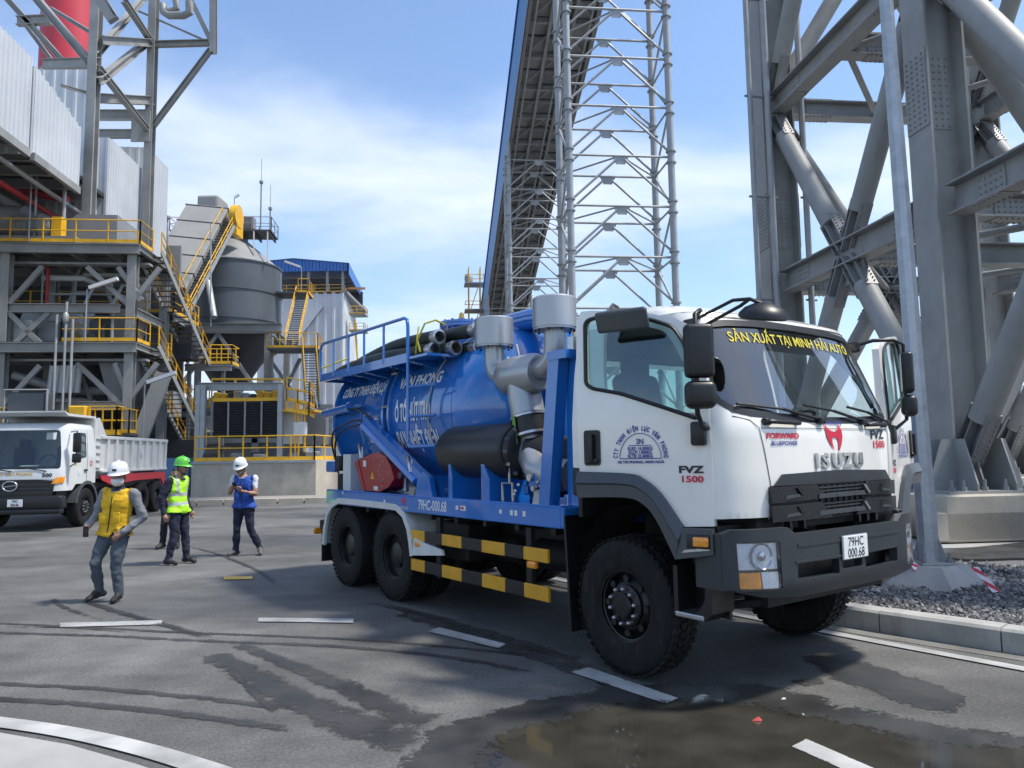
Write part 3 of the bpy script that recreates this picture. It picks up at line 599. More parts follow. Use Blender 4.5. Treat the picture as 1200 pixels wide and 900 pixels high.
tape('barrier_tape', 'red and white tape strip leaning on the gravel right of the pole foot', t2, [(-.08, .10, .27, .08), (-.03, .06, .18, .07), (.03, .02, .09, .08), (.08, -.02, .0, .09)])

# ================================================================ trestle towers of the conveyor
TW, TD, PH = 5.05, 2.7, 2.5
def trestle(v0, u0, h, label, detail=True, z00=1.1):
    tw = thing('trestle_tower', label, 'tower', pl(v0, u0), 'trestle towers under the conveyor')
    cs = [(-TW / 2, 0), (TW / 2, 0), (TW / 2, TD), (-TW / 2, TD)]
    def Q(i, z): return pl(v0 + cs[i % 4][0], u0 + cs[i % 4][1], z)
    for i in range(4):
        b = MB(); b.tube(Q(i, 0), Q(i, h), .17, 14); leg = b.build('leg', M_GALV, tw, 40)
        z = z00
        while z < h - .5:
            for dz in (-.28, .28): b = MB(); b.lathe([(.19, -.03), (.25, -.03), (.25, .03), (.19, .03)], Q(i, z + dz), ZZ, 14); b.build('flange', M_GALV, leg)
            z += PH
    z = z00
    while z < h - .5:
        for f in range(4):
            a, c = Q(f, z), Q(f + 1, z); d = (c - a).normalized(); b = MB(); b.tube(a, c, .062 if f % 2 == 0 else .05, 8); b.build('crossbar', M_GALV, tw, 40)
            if f % 2 == 0:
                m_ = (a + c) / 2; b = MB(); n_ = d.cross(ZZ); b.prism([(-.42, -.02), (.42, -.02), (.22, -.42), (-.22, -.42)], n_ * .04, m_ - n_ * .02, d, ZZ); b.build('gusset_plate', M_GALV, tw)
                if z > z00:
                    for e in (Q(f, z - PH), Q(f + 1, z - PH)):
                        b = MB(); ee = e + ZZ * .2; dd = (ee - m_).normalized(); b.tube(m_ + dd * .3, ee, .062, 8); b.build('brace', M_GALV, tw, 40)
            elif z > z00: b = MB(); s_ = int(round((z - z00) / PH)) % 2; b.tube(Q(f + s_, z - PH), Q(f + 1 - s_, z), .06, 8); b.build('brace', M_GALV, tw, 40)
        # plan bracing
        m_ = (Q(0, z) + Q(1, z)) / 2
        if detail:
            for e in (2, 3): b = MB(); b.tube(m_, Q(e, z), .045, 6); b.build('plan_brace', M_GALV, tw, 40)
        z += PH
    return tw
GSL = .288                                    # gallery incline per metre of u
def gal_v(u): return 9.05
def gal_z(u): return 31.3 - GSL * (u - 48.5)
def uofY(Y): return Y / math.cos(PA) * .995
trestle(9.05, 34.2, gal_z(34.2) - .2, 'tall near lattice trestle tower rising straight behind the white cab')
trestle(8.75, 59.4, gal_z(60.5) - .3, 'second lattice trestle tower, under the conveyor left of the near tower')
trestle(8.75, 84.6, gal_z(86) - .3, 'third, far lattice trestle tower below the low end of the conveyor', False)
# ---- conveyor gallery
M_UNDER = mat('gallery_underside_steel', (.30, .305, .31), .55, .2, .25, .8, dirt=.2)
M_BLUEG = mat('blue_gallery_cladding', (.07, .24, .50), .45, 0, .12, .5, dirt=.1)
ga = thing('conveyor_gallery', 'long inclined conveyor gallery with blue side cladding climbing overhead', 'conveyor', pl(8.9, 60, gal_z(60)))
GW, GH = 4.9, 4.6; U0, U1 = 18., 121.
def G(dv, u, dz): return pl(8.85 + dv, u, gal_z(u) + dz)
u = U0; step = 3.0; gd = (G(0, 1, 0) - G(0, 0, 0)).normalized(); gn = gd.cross(UV_).normalized() * -1
k = 0
while u < U1:
    u2 = u + step - .03
    for sgn, nm in ((-1, 'side_cladding'), (1, 'side_cladding')):
        b = MB(); n_ = 12; vs = []
        for i in range(n_ + 1):
            uu = u + (u2 - u) * i / n_; off = .03 if i % 2 else 0.; vs += [G(sgn * (GW / 2 + off), uu, -.15), G(sgn * (GW / 2 + off), uu, GH)]
        vs2 = [p_ - UV_ * (sgn * .06) for p_ in vs]; m_ = len(vs)
        b.add(vs + vs2, [(2 * i, 2 * i + 1, 2 * i + 3, 2 * i + 2) for i in range(n_)] + [(m_ + 2 * i, m_ + 2 * i + 2, m_ + 2 * i + 3, m_ + 2 * i + 1) for i in range(n_)] + [(2 * i, 2 * i + 2, m_ + 2 * i + 2, m_ + 2 * i) for i in range(n_)]); b.build(nm, M_BLUEG, ga)
    b = MB(); b.box((G(0, u, GH + .1) + G(0, u2, GH + .1)) / 2, (GW + .3, (G(0, u2, 0) - G(0, u, 0)).length, .1), (UV_, gd, gn)); b.build('roof_sheet', M_BLUER, ga)
    for j in range(2):     # floor sheets: slightly uneven
        uu = u + j * step / 2; uc = uu + step / 4 - .02
        for dv in (-1.45, 1.45):
            b = MB(); b.box(G(dv, uc, .12 + rnd.uniform(-.03, .03)), (1.5, step / 2 - .10, .05), (UV_, gd, gn)); b.build('floor_sheet', M_UNDER, ga)
        b = MB(); b.box(G(0, uc, .2), (1.3, step / 2 - .06, .05), (UV_, gd, gn)); b.build('floor_sheet', M_STEELD, ga)
    b = MB(); b.ibeam(G(-GW / 2, u, -.12), G(GW / 2, u, -.12), .28, .36, .04, .04); b.build('cross_beam', M_UNDER, ga)
    b = MB(); b.bar(G(-GW / 2, u + step / 2, -.05), G(GW / 2, u + step / 2, -.05), .12, .18); b.build('cross_beam', M_UNDER, ga)
    for sgn in (-1, 1): b = MB(); b.bar(G(0, u + .1, -.22), G(sgn * GW / 2 * .95, u2 - .1, -.22), .12, .1); b.build('plan_brace', M_UNDER, ga)
    u += step; k += 1
for dv in (-GW / 2 + .1, -.8, .8, GW / 2 - .1):
    b = MB(); b.ibeam(G(dv, U0, -.22), G(dv, U1, -.22), .22, .4, .04, .03); b.build('stringer', M_UNDER if abs(dv) < 1 else M_STEELD, ga)
for dv, dz in ((-1.9, -.5), (1.9, -.5), (.3, -.55)): b = MB(); b.tube(G(dv, U0, dz), G(dv, U1, dz), .07, 8); b.build('service_pipe', M_GALV, ga)
for sgn in (-1, 1): b = MB(); b.bar(G(sgn * (GW / 2 + .07), U0, -.2), G(sgn * (GW / 2 + .07), U1, -.2), .05, .25); b.build('edge_trim', M_STEELD, ga)
# little stair tower beside the far end
st = thing('stair_tower', 'far yellow stair tower with white platforms beside the conveyor low end', 'stair tower', pl(5.3, 96))
for i in (-.75, .75):
    for j in (-.75, .75): b = MB(); b.bar(pl(5.3 + i, 96 + j, 0), pl(5.3 + i, 96 + j, 26.2), .14, .14); b.build('post', M_YEL, st)
for z in (5, 9, 13, 17, 20.5, 24):
    b = MB(); b.box(pl(5.3, 96, z), (2.6, 2.6, .15), (UV_, UU_, ZZ)); b.build('platform', M_PLSTEEL, st)
    for i in (-1.2, 1.2): b = MB(); b.bar(pl(5.3 + i, 94.8, z + 1.1), pl(5.3 + i, 97.2, z + 1.1), .08, .08); b.bar(pl(4.1, 96 + i, z + 1.1), pl(6.5, 96 + i, z + 1.1), .08, .08); b.build('handrail', M_YEL, st)
    b = MB(); b.bar(pl(4.7, 96, z - 3.6), pl(5.9, 96, z), .5, .1); b.build('stair_flight', M_YEL, st)
b = MB(); b.lathe([(0.2, 24.3), (.5, 24.3), (.6, 24.9), (.3, 25.4), (.1, 25.6)], pl(4.6, 96), ZZ, 12); b.build('cowl', M_PLSTEEL, st, 40)
# ---- mountains and far things to the right
def ridge(name, pts, Y, col, depth):
    b = MB(); vs = []; n = len(pts)
    fine = smoothp([(p[0], p[1]) for p in pts], 6)
    for q in fine:
        top = at(q.x, q.y + 2.2 * noise.noise(Vector((q.x * .08, 0, Y * .01))), Y); base_ = Vector((top.x, Y, -5)); front = Vector((top.x * .8, Y * .8, -5)); mid = Vector((top.x * .9, Y * .9, top.z * .42 + 12 * noise.noise(Vector((q.x * .11, 3, 0))))); back = Vector((top.x * 1.2, Y * 1.2, -5))
        vs += [front, mid, top, back]
    m_ = len(fine); b.add(vs, [(i * 4 + j, i * 4 + j + 1, (i + 1) * 4 + j + 1, (i + 1) * 4 + j) for i in range(m_ - 1) for j in range(3)])
    o = b.build(name, mat('wooded_hill', (.035, .06, .035), .95, 0, .4, .01), None, 60); return struct(o)
ridge('hills', [(1000, 515), (1040, 500), (1065, 480), (1085, 468), (1110, 454), (1130, 462), (1150, 455), (1165, 447), (1180, 442), (1205, 452), (1240, 440), (1300, 460), (1400, 480), (1500, 500)], 3200, 0, 800)
ridge('hills', [(-200, 522), (100, 520), (300, 518), (420, 512), (520, 516), (650, 510), (800, 514), (950, 505), (1050, 500), (1150, 490), (1300, 485), (1500, 500)], 4200, 0, 800)
# street lamp beyond, low shed and stacked pipes
s = at(1045, 385, 42); lp = thing('street_lamp', 'slim distant street lamp with curved arm seen above the windscreen', 'street lamp', (s.x, s.y, 0))
b = MB(); b.path([(s.x, s.y, 0), (s.x, s.y, s.z - 1.2), (s.x - .1, s.y, s.z - .4), (s.x - .5, s.y, s.z - .05), (s.x - 1.0, s.y, s.z)], .06, 8); b.build('pole', M_GALV, lp, 40)
b = MB(); b.rbox((s.x - 1.35, s.y, s.z + .02), (.8, .28, .12), .04); b.build('lamp_head', M_STEELD, lp)
for k_, (x, y, hh, lab) in enumerate(((17.5, 46, 2.2, 'low white shed with ribbed wall far behind the steel columns'),)):
    sh = thing('storage_shed', lab, 'shed', (x, y, 0)); b = MB()
    for i in range(24): b.box((x - 5.5 + i * .46, y, hh / 2), (.44, .12 if i % 2 else .2, hh))
    b.build('wall', M_CLADW, sh); b = MB(); b.prism([(-.4, 0), (4.4, 0), (2, .9)], (12, 0, 0), (x - 6, y, hh), Vector((0, 1, 0)), ZZ); b.build('roof', M_CLAD, sh)
pr = thing('pipe_rack', 'rack of grey pipes bent in arches far behind the open driver door', 'pipes', (12.3, 28, 0))
for i in range(7): b = MB(); b.path([(11.0 + .42 * i, 28 + .1 * i, .15), (11.0 + .42 * i, 28 + .1 * i, 1.0), (11.35 + .42 * i, 28, 1.45), (12.2 + .42 * i, 28, 1.5), (13.5 + .3 * i, 28, 1.1)], .09, 8); b.build('pipe', M_GALV, pr, 40)
# ================================================================ LEFT: process plant
def railing(parent, pts, h=1.1, post=1.5, r_=.03, m=M_YEL, toe=True, mid=True):
    """hand rail along a 3D polyline (deck level)"""
    for p, q in zip(pts, pts[1:]):
        p, q = Vector(p), Vector(q); L_ = (q - p).length; n = max(1, round(L_ / post))
        b = MB(); b.tube(p + ZZ * h, q + ZZ * h, r_, 6); b.build('top_rail', m, parent)
        if mid: b = MB(); b.tube(p + ZZ * h * .52, q + ZZ * h * .52, r_ * .85, 6); b.build('mid_rail', m, parent)
        if toe: b = MB(); b.bar(p + ZZ * .09, q + ZZ * .09, .02, .16); b.build('toe_board', m, parent)
        for i in range(n + 1):
            c = p.lerp(q, i / n); b = MB(); b.bar(c, c + ZZ * h, r_ * 1.7, r_ * 1.7); b.build('rail_post', m, parent)
def stair(parent, top, bot, wd, wdir, n=None, m=M_YEL, ms=M_PLSTEEL, rail=True):
    top, bot = Vector(top), Vector(bot); wdir = Vector(wdir).normalized(); d = bot - top; n = n or max(4, int(abs(d.z) / .21))
    for s in (0, wd): b = MB(); b.bar(top + wdir * s, bot + wdir * s, .06, .28); b.build('stringer', ms, parent)
    run = Vector((d.x, d.y, 0)).normalized()
    for i in range(1, n):
        c = top + d * (i / n) + wdir * wd / 2; b = MB(); b.box(c, (wd - .06, .24, .035), (wdir, run, ZZ)); b.build('tread', M_GRATE, parent)
    if rail:
        for s in (0, wd):
            p, q = top + wdir * s, bot + wdir * s
            for hh, nm in ((1.0, 'top_rail'), (.55, 'mid_rail')): b = MB(); b.tube(p + ZZ * hh, q + ZZ * hh, .032, 6); b.build(nm, m, parent)
            k = max(2, round((q - p).length / 1.3))
            for i in range(k + 1): c = p.lerp(q, i / k); b = MB(); b.bar(c, c + ZZ * 1.0, .05, .05); b.build('rail_post', m, parent)
def px_bar(parent, Y, a, c, w_=.3, h_=.3, m=M_PLSTEEL, name='brace', Y2=None, i=True):
    p, q = at(*a, Y), at(*c, Y2 or Y); b = MB(); b.ibeam(p, q, w_, h_, .04, .04, Vector((0, -1, 0)) if abs((q - p).normalized().z) > .9 else ZZ) if i else b.bar(p, q, w_, h_); return b.build(name, m, parent)
def corr(b, p, q, z0, z1, pitch=.33, dep=.07, thick=.05):
    """ribbed sheet wall from p to q (xy), facing right of travel p->q"""
    p, q = Vector((p[0], p[1], 0)), Vector((q[0], q[1], 0)); d = (q - p); L_ = d.length; d.normalize(); n = Vector((d.y, -d.x, 0)); k = max(2, int(L_ / pitch)); fr_ = []
    for i in range(k):
        for t, o in ((0, 0), (.55, 0), (.65, dep), (.9, dep)): fr_.append((L_ * (i + t) / k, o))
    fr_.append((L_, 0)); vs = []
    for s, o in fr_: c = p + d * s + n * o; vs += [c + ZZ * z0, c + ZZ * (z1(s / L_) if callable(z1) else z1)]
    m_ = len(vs); vs += [x - n * thick for x in vs]; k = len(fr_)
    b.add(vs, [(2 * i, 2 * i + 2, 2 * i + 3, 2 * i + 1) for i in range(k - 1)] + [(m_ + 2 * i, m_ + 2 * i + 1, m_ + 2 * i + 3, m_ + 2 * i + 2) for i in range(k - 1)] + [(2 * i + 1, 2 * i + 3, m_ + 2 * i + 3, m_ + 2 * i + 1) for i in range(k - 1)] + [(2 * i, m_ + 2 * i, m_ + 2 * i + 2, 2 * i + 2) for i in range(k - 1)] + [(0, 1, m_ + 1, m_), (m_ - 2, 2 * m_ - 2, 2 * m_ - 1, m_ - 1)])
    return b
# ---- filter house: ribbed cladding on tall columns
fh = thing('filter_house', 'tall building with silver ribbed cladding and cantilevered grey steelwork above', 'building', pl(-20, 38))
def wl(u): return (-17.5 * math.cos(PA) if False else pl(-17.4, u))
for (u0, u1, z0, zt) in ((20.0, 33.0, 15.1, 19.3), (33.35, 37.6, 15.1, lambda t: 19.1 - .9 * t), (40.9, 45.3, 14.6, 19.15), (46.3, 49.6, 14.0, 20.9)):
    b = MB(); a, c = pl(-17.4, u0), pl(-17.4, u1); corr(b, a, c, z0, zt); b.build('side_cladding', M_CLAD, fh)
    zt2 = zt if not callable(zt) else 18.2
    b = MB(); corr(b, pl(-26, u0), pl(-17.4, u0), z0, zt2 if not callable(zt) else 19.1, .5, .03); b.build('front_cladding', M_CLAD, fh)
    b = MB(); b.box(pl(-21.7, (u0 + u1) / 2, (zt2) - .15), (8.4, u1 - u0 - .15, .2), (UV_, UU_, ZZ)); b.build('roof_sheet', M_CLADW, fh)
    b = MB(); b.bar(pl(-17.36, u0, z0 - .1), pl(-17.36, u1, z0 - .1), .2, .35); b.build('edge_beam', M_PLSTEEL, fh)
b = MB(); b.box(pl(-25, 35, 15.9), (14.9, 29.8, .2), (UV_, UU_, ZZ)); b.build('floor_slab', M_DARK, fh)
for i in range(16): b = MB(); uu = 22 + 1.75 * i; b.ibeam(pl(-30, uu, 15.35), pl(-17.5, uu, 15.35), .2, .45); b.build('floor_joist', M_PLSTEEL if i % 3 else M_STEELD, fh)
for vv, zz, m_, r_ in ((-18.3, 14.6, M_GALV, .12), (-19.4, 14.3, M_REDPIPE, .14), (-21, 14.5, M_CLADW, .3), (-22.6, 13.8, M_GALV, .2)): b = MB(); b.tube(pl(vv, 22, zz), pl(vv, 48, zz), r_, 10); b.build('pipe', m_, fh, 40)
b = MB(); corr(b, (at(0, 100, 57).x, 57), (at(117, 100, 57).x, 57), 15, at(80, 80, 57).z, .8, .06); b.build('rear_cladding', M_CLADW, fh)
b = MB(); b.box(pl(-24.5, 50, 8), (16, .3, 15.5), (UV_, UU_, ZZ)); b.build('rear_wall', M_GREYDUCT, fh)
b = MB(); b.box(pl(-30, 40, 9), (.3, 20, 18), (UV_, UU_, ZZ)); b.build('rear_wall', M_GREYDUCT, fh)
for q_, z_ in ((at(109, 120, 36.5), 12.0), (at(177, 120, 43.0), 0.)):                                   # main columns through the full height
    b = MB(); b.ibeam(Vector((q_.x, q_.y, z_)), Vector((q_.x, q_.y, 38)), .45, .5, .05, .06, Vector((0, -1, 0))); b.build('column', M_PLSTEEL, fh)
def fb(p, q, w_=.3, h_=.4, nm='brace'): b = MB(); b.ibeam(p, q, w_, h_, .04, .04, Vector((0, -1, 0)) if abs((Vector(q) - Vector(p)).normalized().z) > .9 else ZZ); b.build(nm, M_PLSTEEL, fh)
Yc, Yd = 36.5, 43.0
for (a, c, Ya, Yb_, w_, h_) in [((178, 52), (249, 50), Yd, Yd, .3, .35), ((180, 147), (247, 58), Yd, Yd, .28, .28), ((250, 62), (250, -40), Yd, Yd, .35, .35), ((248, 50), (221, -6), Yd, Yd, .25, .25), ((120, 47), (178, 50), Yc, Yd, .3, .45), ((174, 48), (116, 95), Yd, Yc, .35, .35),
                             ((116, 80), (175, 155), Yc, Yd, .3, .3), ((112, 65), (170, -5), Yc, Yd, .3, .3), ((178, 50), (145, 0), Yd, Yc + 2, .3, .3), ((160, 12), (246, 50), Yd, Yd, .1, .1), ((50, 75), (107, 74), Yc + 2, Yc, .3, .5), ((40, -5), (106, 74), Yc + 1, Yc, .4, .35), ((5, -5), (76, 74), Yc + 2, Yc + 2, .35, .3), ((112, 115), (178, 118), Yc + 3, Yd, .3, .5), ((112, 135), (175, 135), Yd, Yd, .3, .6), ((112, 157), (178, 157), Yd, Yd, .3, .5),
                             ((72, 100), (140, 120), Yc + 2, Yd, .15, .15), ((20, 25), (60, 23), Yc + 2, Yc + 2, .3, .5), ((60, 10), (110, 40), Yc + 4, Yc + 1, .2, .2), ((30, 30), (62, 72), Yc + 4, Yc + 4, .2, .2), ((0, 165 - 18), (100, 222), 30.2, 37.3, .25, .3)]:
    fb(at(*a, Ya), at(*c, Yb_), w_, h_)
b = MB(); p = at(165, 148, Yd - .3); b.box(p, (1.1, .1, 1.9)); b.build('gusset_plate', M_PLSTEEL, fh)
b = MB(); b.path([at(190, 5, 40.6), at(192, 14, 40.6), at(198, 18, 40.6), at(215, 18, 40.6), at(222, 15, 40.6), at(222, 2, 40.6)], .22, 10); b.build('duct_pipe', M_PLSTEEL, fh, 40)
b = MB(); b.path([at(205, -5, 40.6), at(207, 10, 40.6), at(200, 13, 40.6), at(190, 12, 40.6)], .18, 10); b.build('duct_pipe', M_PLSTEEL, fh, 40)
b = MB(); b.bar(at(117, 0, 35), at(133, 24, 35), .3, .5); b.bar(at(125, 0, 35), at(137, 20, 35), .3, .1); b.build('cable_tray', M_STEELD, fh)
# red chimney shell behind
ch = thing('red_stack', 'large red painted round stack behind the cantilevered steelwork', 'stack', pl(-38, 74)); c = at(82, 60, 78)
b = MB(); b.lathe([(2.9, 0), (2.9, 75)], (c.x, c.y, 0), ZZ, 40, cap=True); b.build('shell', M_REDCH, ch, 40)
b = MB(); [b.lathe([(2.9, z), (3.05, z), (3.05, z + .4), (2.9, z + .4)], (c.x, c.y, 0), ZZ, 40) for z in (42.0,)]; b.build('ring', M_DARK, ch, 40)
# ---- steel platform structure
ps = thing('platform_structure', 'multi level grey steel platform with yellow railings and stairs behind the dump truck', 'steel structure', pl(-17, 36))
YF = 34.2; ZA, ZB, ZC = 12.0, 7.3, 2.6
vR, vL = -13.85, -24.0                       # deck extents in plant v
uF = at(80, 290, YF); uF = uF.x * -math.sin(PA) + uF.y * math.cos(PA)
for z, nm in ((ZA, 'deck'), (ZB, 'deck')):
    b = MB(); b.box(pl((vR + vL) / 2, uF + 2.4, z - .06), (vR - vL, 4.8, .08), (UV_, UU_, ZZ)); b.build(nm, M_GRATE, ps)
    for uu in (uF, uF + 2.4, uF + 4.8): b = MB(); b.ibeam(pl(vL, uu, z - .3), pl(vR, uu, z - .3), .25, .45); b.build('deck_beam', M_PLSTEEL, ps)
    for i in range(7): vv = vL + (vR - vL) * i / 6; b = MB(); b.ibeam(pl(vv, uF, z - .25), pl(vv, uF + 4.8, z - .25), .2, .3); b.build('deck_joist', M_PLSTEEL, ps)
railing(ps, [pl(vL, uF, ZA), pl(vR, uF, ZA), pl(vR, uF + 1.6, ZA)], post=1.5)
railing(ps, [pl(-17.2, uF, ZB), pl(vR, uF, ZB), pl(vR, uF + 1.6, ZB)], post=1.5); railing(ps, [pl(-17.2, uF, ZB), pl(-17.2, uF + 2.5, ZB)], post=1.2)
railing(ps, [pl(vL, uF + 4.8, ZA - 2.4), pl(vR, uF + 4.8, ZA - 2.4), pl(vR, uF + 9, ZA - 2.4)]); railing(ps, [pl(vL, uF + 4.6, ZB), pl(vR, uF + 4.6, ZB)])
b = MB(); b.box(pl((vR + vL) / 2, uF + 6.9, ZA - 2.46), (vR - vL, 4.2, .08), (UV_, UU_, ZZ)); b.build('deck', M_GRATE, ps); b = MB(); b.ibeam(pl(vR, uF + 4.8, ZA - 2.7), pl(vR, uF + 9, ZA - 2.7), .25, .4); b.build('deck_beam', M_PLSTEEL, ps)
colv = (-23.6, -19.9 - .1, -14.6)
for vv in (-19.9, -14.25):
    for uu in (uF + .35, uF + 4.6): b = MB(); b.ibeam(pl(vv, uu, 0), pl(vv, uu, ZA - .5), .40, .42, .05, .05, UU_); b.build('column', M_PLSTEEL, ps)
for z in (8.9, 4.3): b = MB(); b.ibeam(pl(vL, uF + .3, z), pl(vR - .9, uF + .3, z), .3, .42); b.build('crossbeam', M_PLSTEEL, ps)
for z in (8.9,): b = MB(); b.ibeam(pl(-14.25, uF + .3, z - .1), pl(-14.25, uF + 4.8, z - .1), .3, .42); b.build('crossbeam', M_PLSTEEL, ps)
def pv(v, z, du=.3): return pl(v, uF + du, z)
for a, c in (((-19.7, 6.9), (-17.9, 8.7)), ((-19.7, 8.7), (-17.9, 6.9)), ((-19.7, 9.1), (-18.3, 10.9)), ((-16.3, 10.9), (-14.4, 9.1)), ((-16.6, 6.3), (-14.4, 4.2)), ((-19.7, 4.4), (-18.2, 6.2)), ((-14.3, 4.8), (-14.9, 6.3)), ((-13.8, 9.3), (-14.9, 10.9)), ((-14.2, 4.6), (-13.0, 6.3)), ((-14.2, 9.2), (-13.0, 10.9)), ((-19.8, 1.0), (-17.8, 4.0)), ((-16.0, 3.9), (-14.4, 1.0))): px = MB(); px.bar(pv(*a), pv(*c), .16, .22); px.build('brace', M_PLSTEEL, ps)
# stair flights run away from the road down the right side
sv = vR + .06
top1 = pl(sv - .5, uF + 1.7, ZA); stair(ps, pl(sv - .75, uF + 1.5, ZA), pl(sv - .2, uF + 7.9, ZB - .1), 1.15, UV_)
b = MB(); b.box(pl(sv + .9, uF + 8.7, ZB - .15), (2.6, 1.7, .1), (UV_, UU_, ZZ)); b.build('landing', M_GRATE, ps); b = MB(); b.ibeam(pl(sv - .4, uF + 7.9, ZB - .35), pl(sv + 2.2, uF + 7.9, ZB - .35), .2, .3); b.build('deck_beam', M_PLSTEEL, ps)
railing(ps, [pl(sv + 1.0, uF + 7.9, ZB - .1), pl(sv + 2.2, uF + 7.9, ZB - .1), pl(sv + 2.2, uF + 9.5, ZB - .1), pl(sv - .4, uF + 9.5, ZB - .1)], post=.7)
stair(ps, pl(sv - .75, uF + 1.5, ZB), pl(sv - .2, uF + 7.6, ZC - .1), 1.15, UV_)
b = MB(); b.box(pl(sv + .6, uF + 8.4, ZC - .15), (2.6, 1.7, .1), (UV_, UU_, ZZ)); b.build('landing', M_GRATE, ps)
for vv in (sv - .3, sv + 1.6): b = MB(); b.bar(pl(vv, uF + 8.4, 0), pl(vv, uF + 8.4, ZB - .2), .18, .18); b.build('landing_post', M_PLSTEEL, ps)
railing(ps, [pl(sv - 3.2, uF - .2, ZC + .4), pl(sv - .2, uF - .2, ZC + .4), pl(sv - .2, uF + 1.4, ZC + .4)], post=.75); b = MB(); b.box(pl(sv - 1.9, uF + .9, ZC + .33), (3.6, 2.2, .1), (UV_, UU_, ZZ)); b.build('deck', M_GRATE, ps)
# machines, ducts and pipes on the decks
def duct(pts, r_, m, nm='duct', n=16): b = MB(); b.path(pts, r_, n); return b.build(nm, m, ps, 40)
b = MB(); b.prism([(0, 0), (2.6, 0), (2.6, 1.9), (.7, 1.9), (0, 1.4)], UU_ * 2.6, pl(-18.2, uF + 1.7, ZA), UV_, ZZ); b.build('fan_casing', M_GREYDUCT, ps)
duct([pl(-25, uF + 1.3, ZA + 1.35), pl(-19.6, uF + 1.3, ZA + 1.35)], .75, M_GREYDUCT, 'round_duct', 20)
b = MB(); b.lathe([(.3, -.9), (.55, -.85), (.55, .6), (.4, .8), (.15, .85)], pl(-19.0, uF + .9, ZA + 1.0), UV_, 18, cap=True); [b.lathe([(.55, x_), (.62, x_), (.62, x_ + .06), (.55, x_ + .06)], pl(-19.0, uF + .9, ZA + 1.0), UV_, 18) for x_ in (-.7, -.45, -.2, .05, .3)]; b.build('motor', M_STEELD, ps, 40)
b = MB(); b.box(pl(-17.9, uF + .8, ZA + .75), (.45, .5, 1.3), (UV_, UU_, ZZ)); b.build('coupling_guard', M_YEL, ps)
b = MB(); b.box(pl(-18.6, uF + .8, ZA + .2), (3.4, .9, .4), (UV_, UU_, ZZ)); b.build('machine_bed', M_GREYDUCT, ps)
duct([pl(-26, uF + 2.8, ZA + 4.6), pl(-18.5, uF + 2.8, ZA + 3.0)], .22, M_REDPIPE, 'fire_pipe', 12); duct([pl(-17.8, uF + 1.0, ZA + .2), pl(-17.8, uF + 1.0, ZA + 7)], .09, M_GALV, 'riser_pipe'); duct([pl(-18.9, uF + .6, ZA), pl(-18.9, uF + .6, ZA + 7)], .05, M_GALV, 'riser_pipe')
for i in range(9): b = MB(); h_ = rnd.uniform(1.2, 3.0); b.box(pl(-23 + 1.15 * i, uF + 6.6 + rnd.uniform(-.8, .8), ZB + h_ / 2 - rnd.choice((0, 3.2))), (rnd.uniform(.8, 1.5), 1.4, h_), (UV_, UU_, ZZ)); b.build('equipment_box', rnd.choice((M_DARK, M_GREYDUCT, M_STEELD)), ps)
b = MB(); b.lathe([(.9, -1.6), (1.0, -1.5), (1.0, 1.3), (.7, 1.6)], pl(-18.9, uF + 3.6, ZB + 1.2), UV_, 24, cap=True); b.build('vessel', M_CLADW, ps, 40)
b = MB(); b.add([pl(-16.2, uF + 2.4, ZB + 2.0), pl(-14.6, uF + 2.4, ZB + 2.0), pl(-14.6, uF + 4, ZB + 2.0), pl(-16.2, uF + 4, ZB + 2.0), pl(-15.7, uF + 2.9, ZB + .1), pl(-15.1, uF + 2.9, ZB + .1), pl(-15.1, uF + 3.5, ZB + .1), pl(-15.7, uF + 3.5, ZB + .1)], [(0, 1, 2, 3), (4, 7, 6, 5), (0, 4, 5, 1), (1, 5, 6, 2), (2, 6, 7, 3), (3, 7, 4, 0)]); b.build('hopper', M_BEIGE, ps)
b = MB(); b.rbox(pl(-18.1, uF - .5, 3.9), (1.6, 1.0, 1.9), .05, 1, (UV_, UU_, ZZ)); b.build('control_cabinet', M_SILO, ps); b = MB(); b.path([pl(-19.0, uF - 1.02, 2.8), pl(-19.0, uF - 1.02, 4.95), pl(-17.2, uF - 1.02, 4.95), pl(-17.2, uF - 1.02, 2.75), pl(-19.0, uF - 1.02, 2.8)], .06, 8); b.build('pipe_frame', M_GALV, ps, 40)
b = MB(); b.rbox(pl(-15.95, uF - .7, 3.75), (.75, .6, .95), .05, 1, (UV_, UU_, ZZ)); b.build('guard_box', M_YEL, ps); b = MB(); b.rbox(pl(-19.35, uF - .6, 3.75), (.3, .5, .9), .04, 1, (UV_, UU_, ZZ)); b.build('guard_box', M_YEL, ps)
railing(ps, [pl(-15.5, uF - .8, 2.9), pl(-14.3, uF - .8, 2.9), pl(-14.3, uF + .4, 2.9)], post=.6, h=1.3)
for (v_, u_, z0_, z1_) in ((-16.9, uF - .25, ZC, ZB + 1.8), (-16.6, uF - .25, ZC, ZB + 1.0), (-17.3, uF - .25, ZC + 1.5, ZB + 1.2)): duct([pl(v_, u_, z0_), pl(v_, u_, z1_)], .06, M_GALV, 'riser_pipe', 8)
b = MB(); b.lathe([(.06, 0), (.13, .1), (.13, .4), (.06, .5)], pl(-16.9, uF - .3, ZB + .8), ZZ, 12); b.build('valve_body', M_GALV, ps, 40)
b = MB(); b.prism([(0, 0), (1.7, 0), (1.1, -2.2), (.6, -2.2)], UU_ * 1.6, pl(-16.2, uF + 1.5, ZB - .6), UV_, ZZ); b.build('chute', M_GREYDUCT, ps); b = MB(); b.bar(pl(-14.1, uF + .9, 2.2), pl(-13.0, uF + 1.2, 5.9), .6, .7); b.build('chute', M_BEIGE, ps)
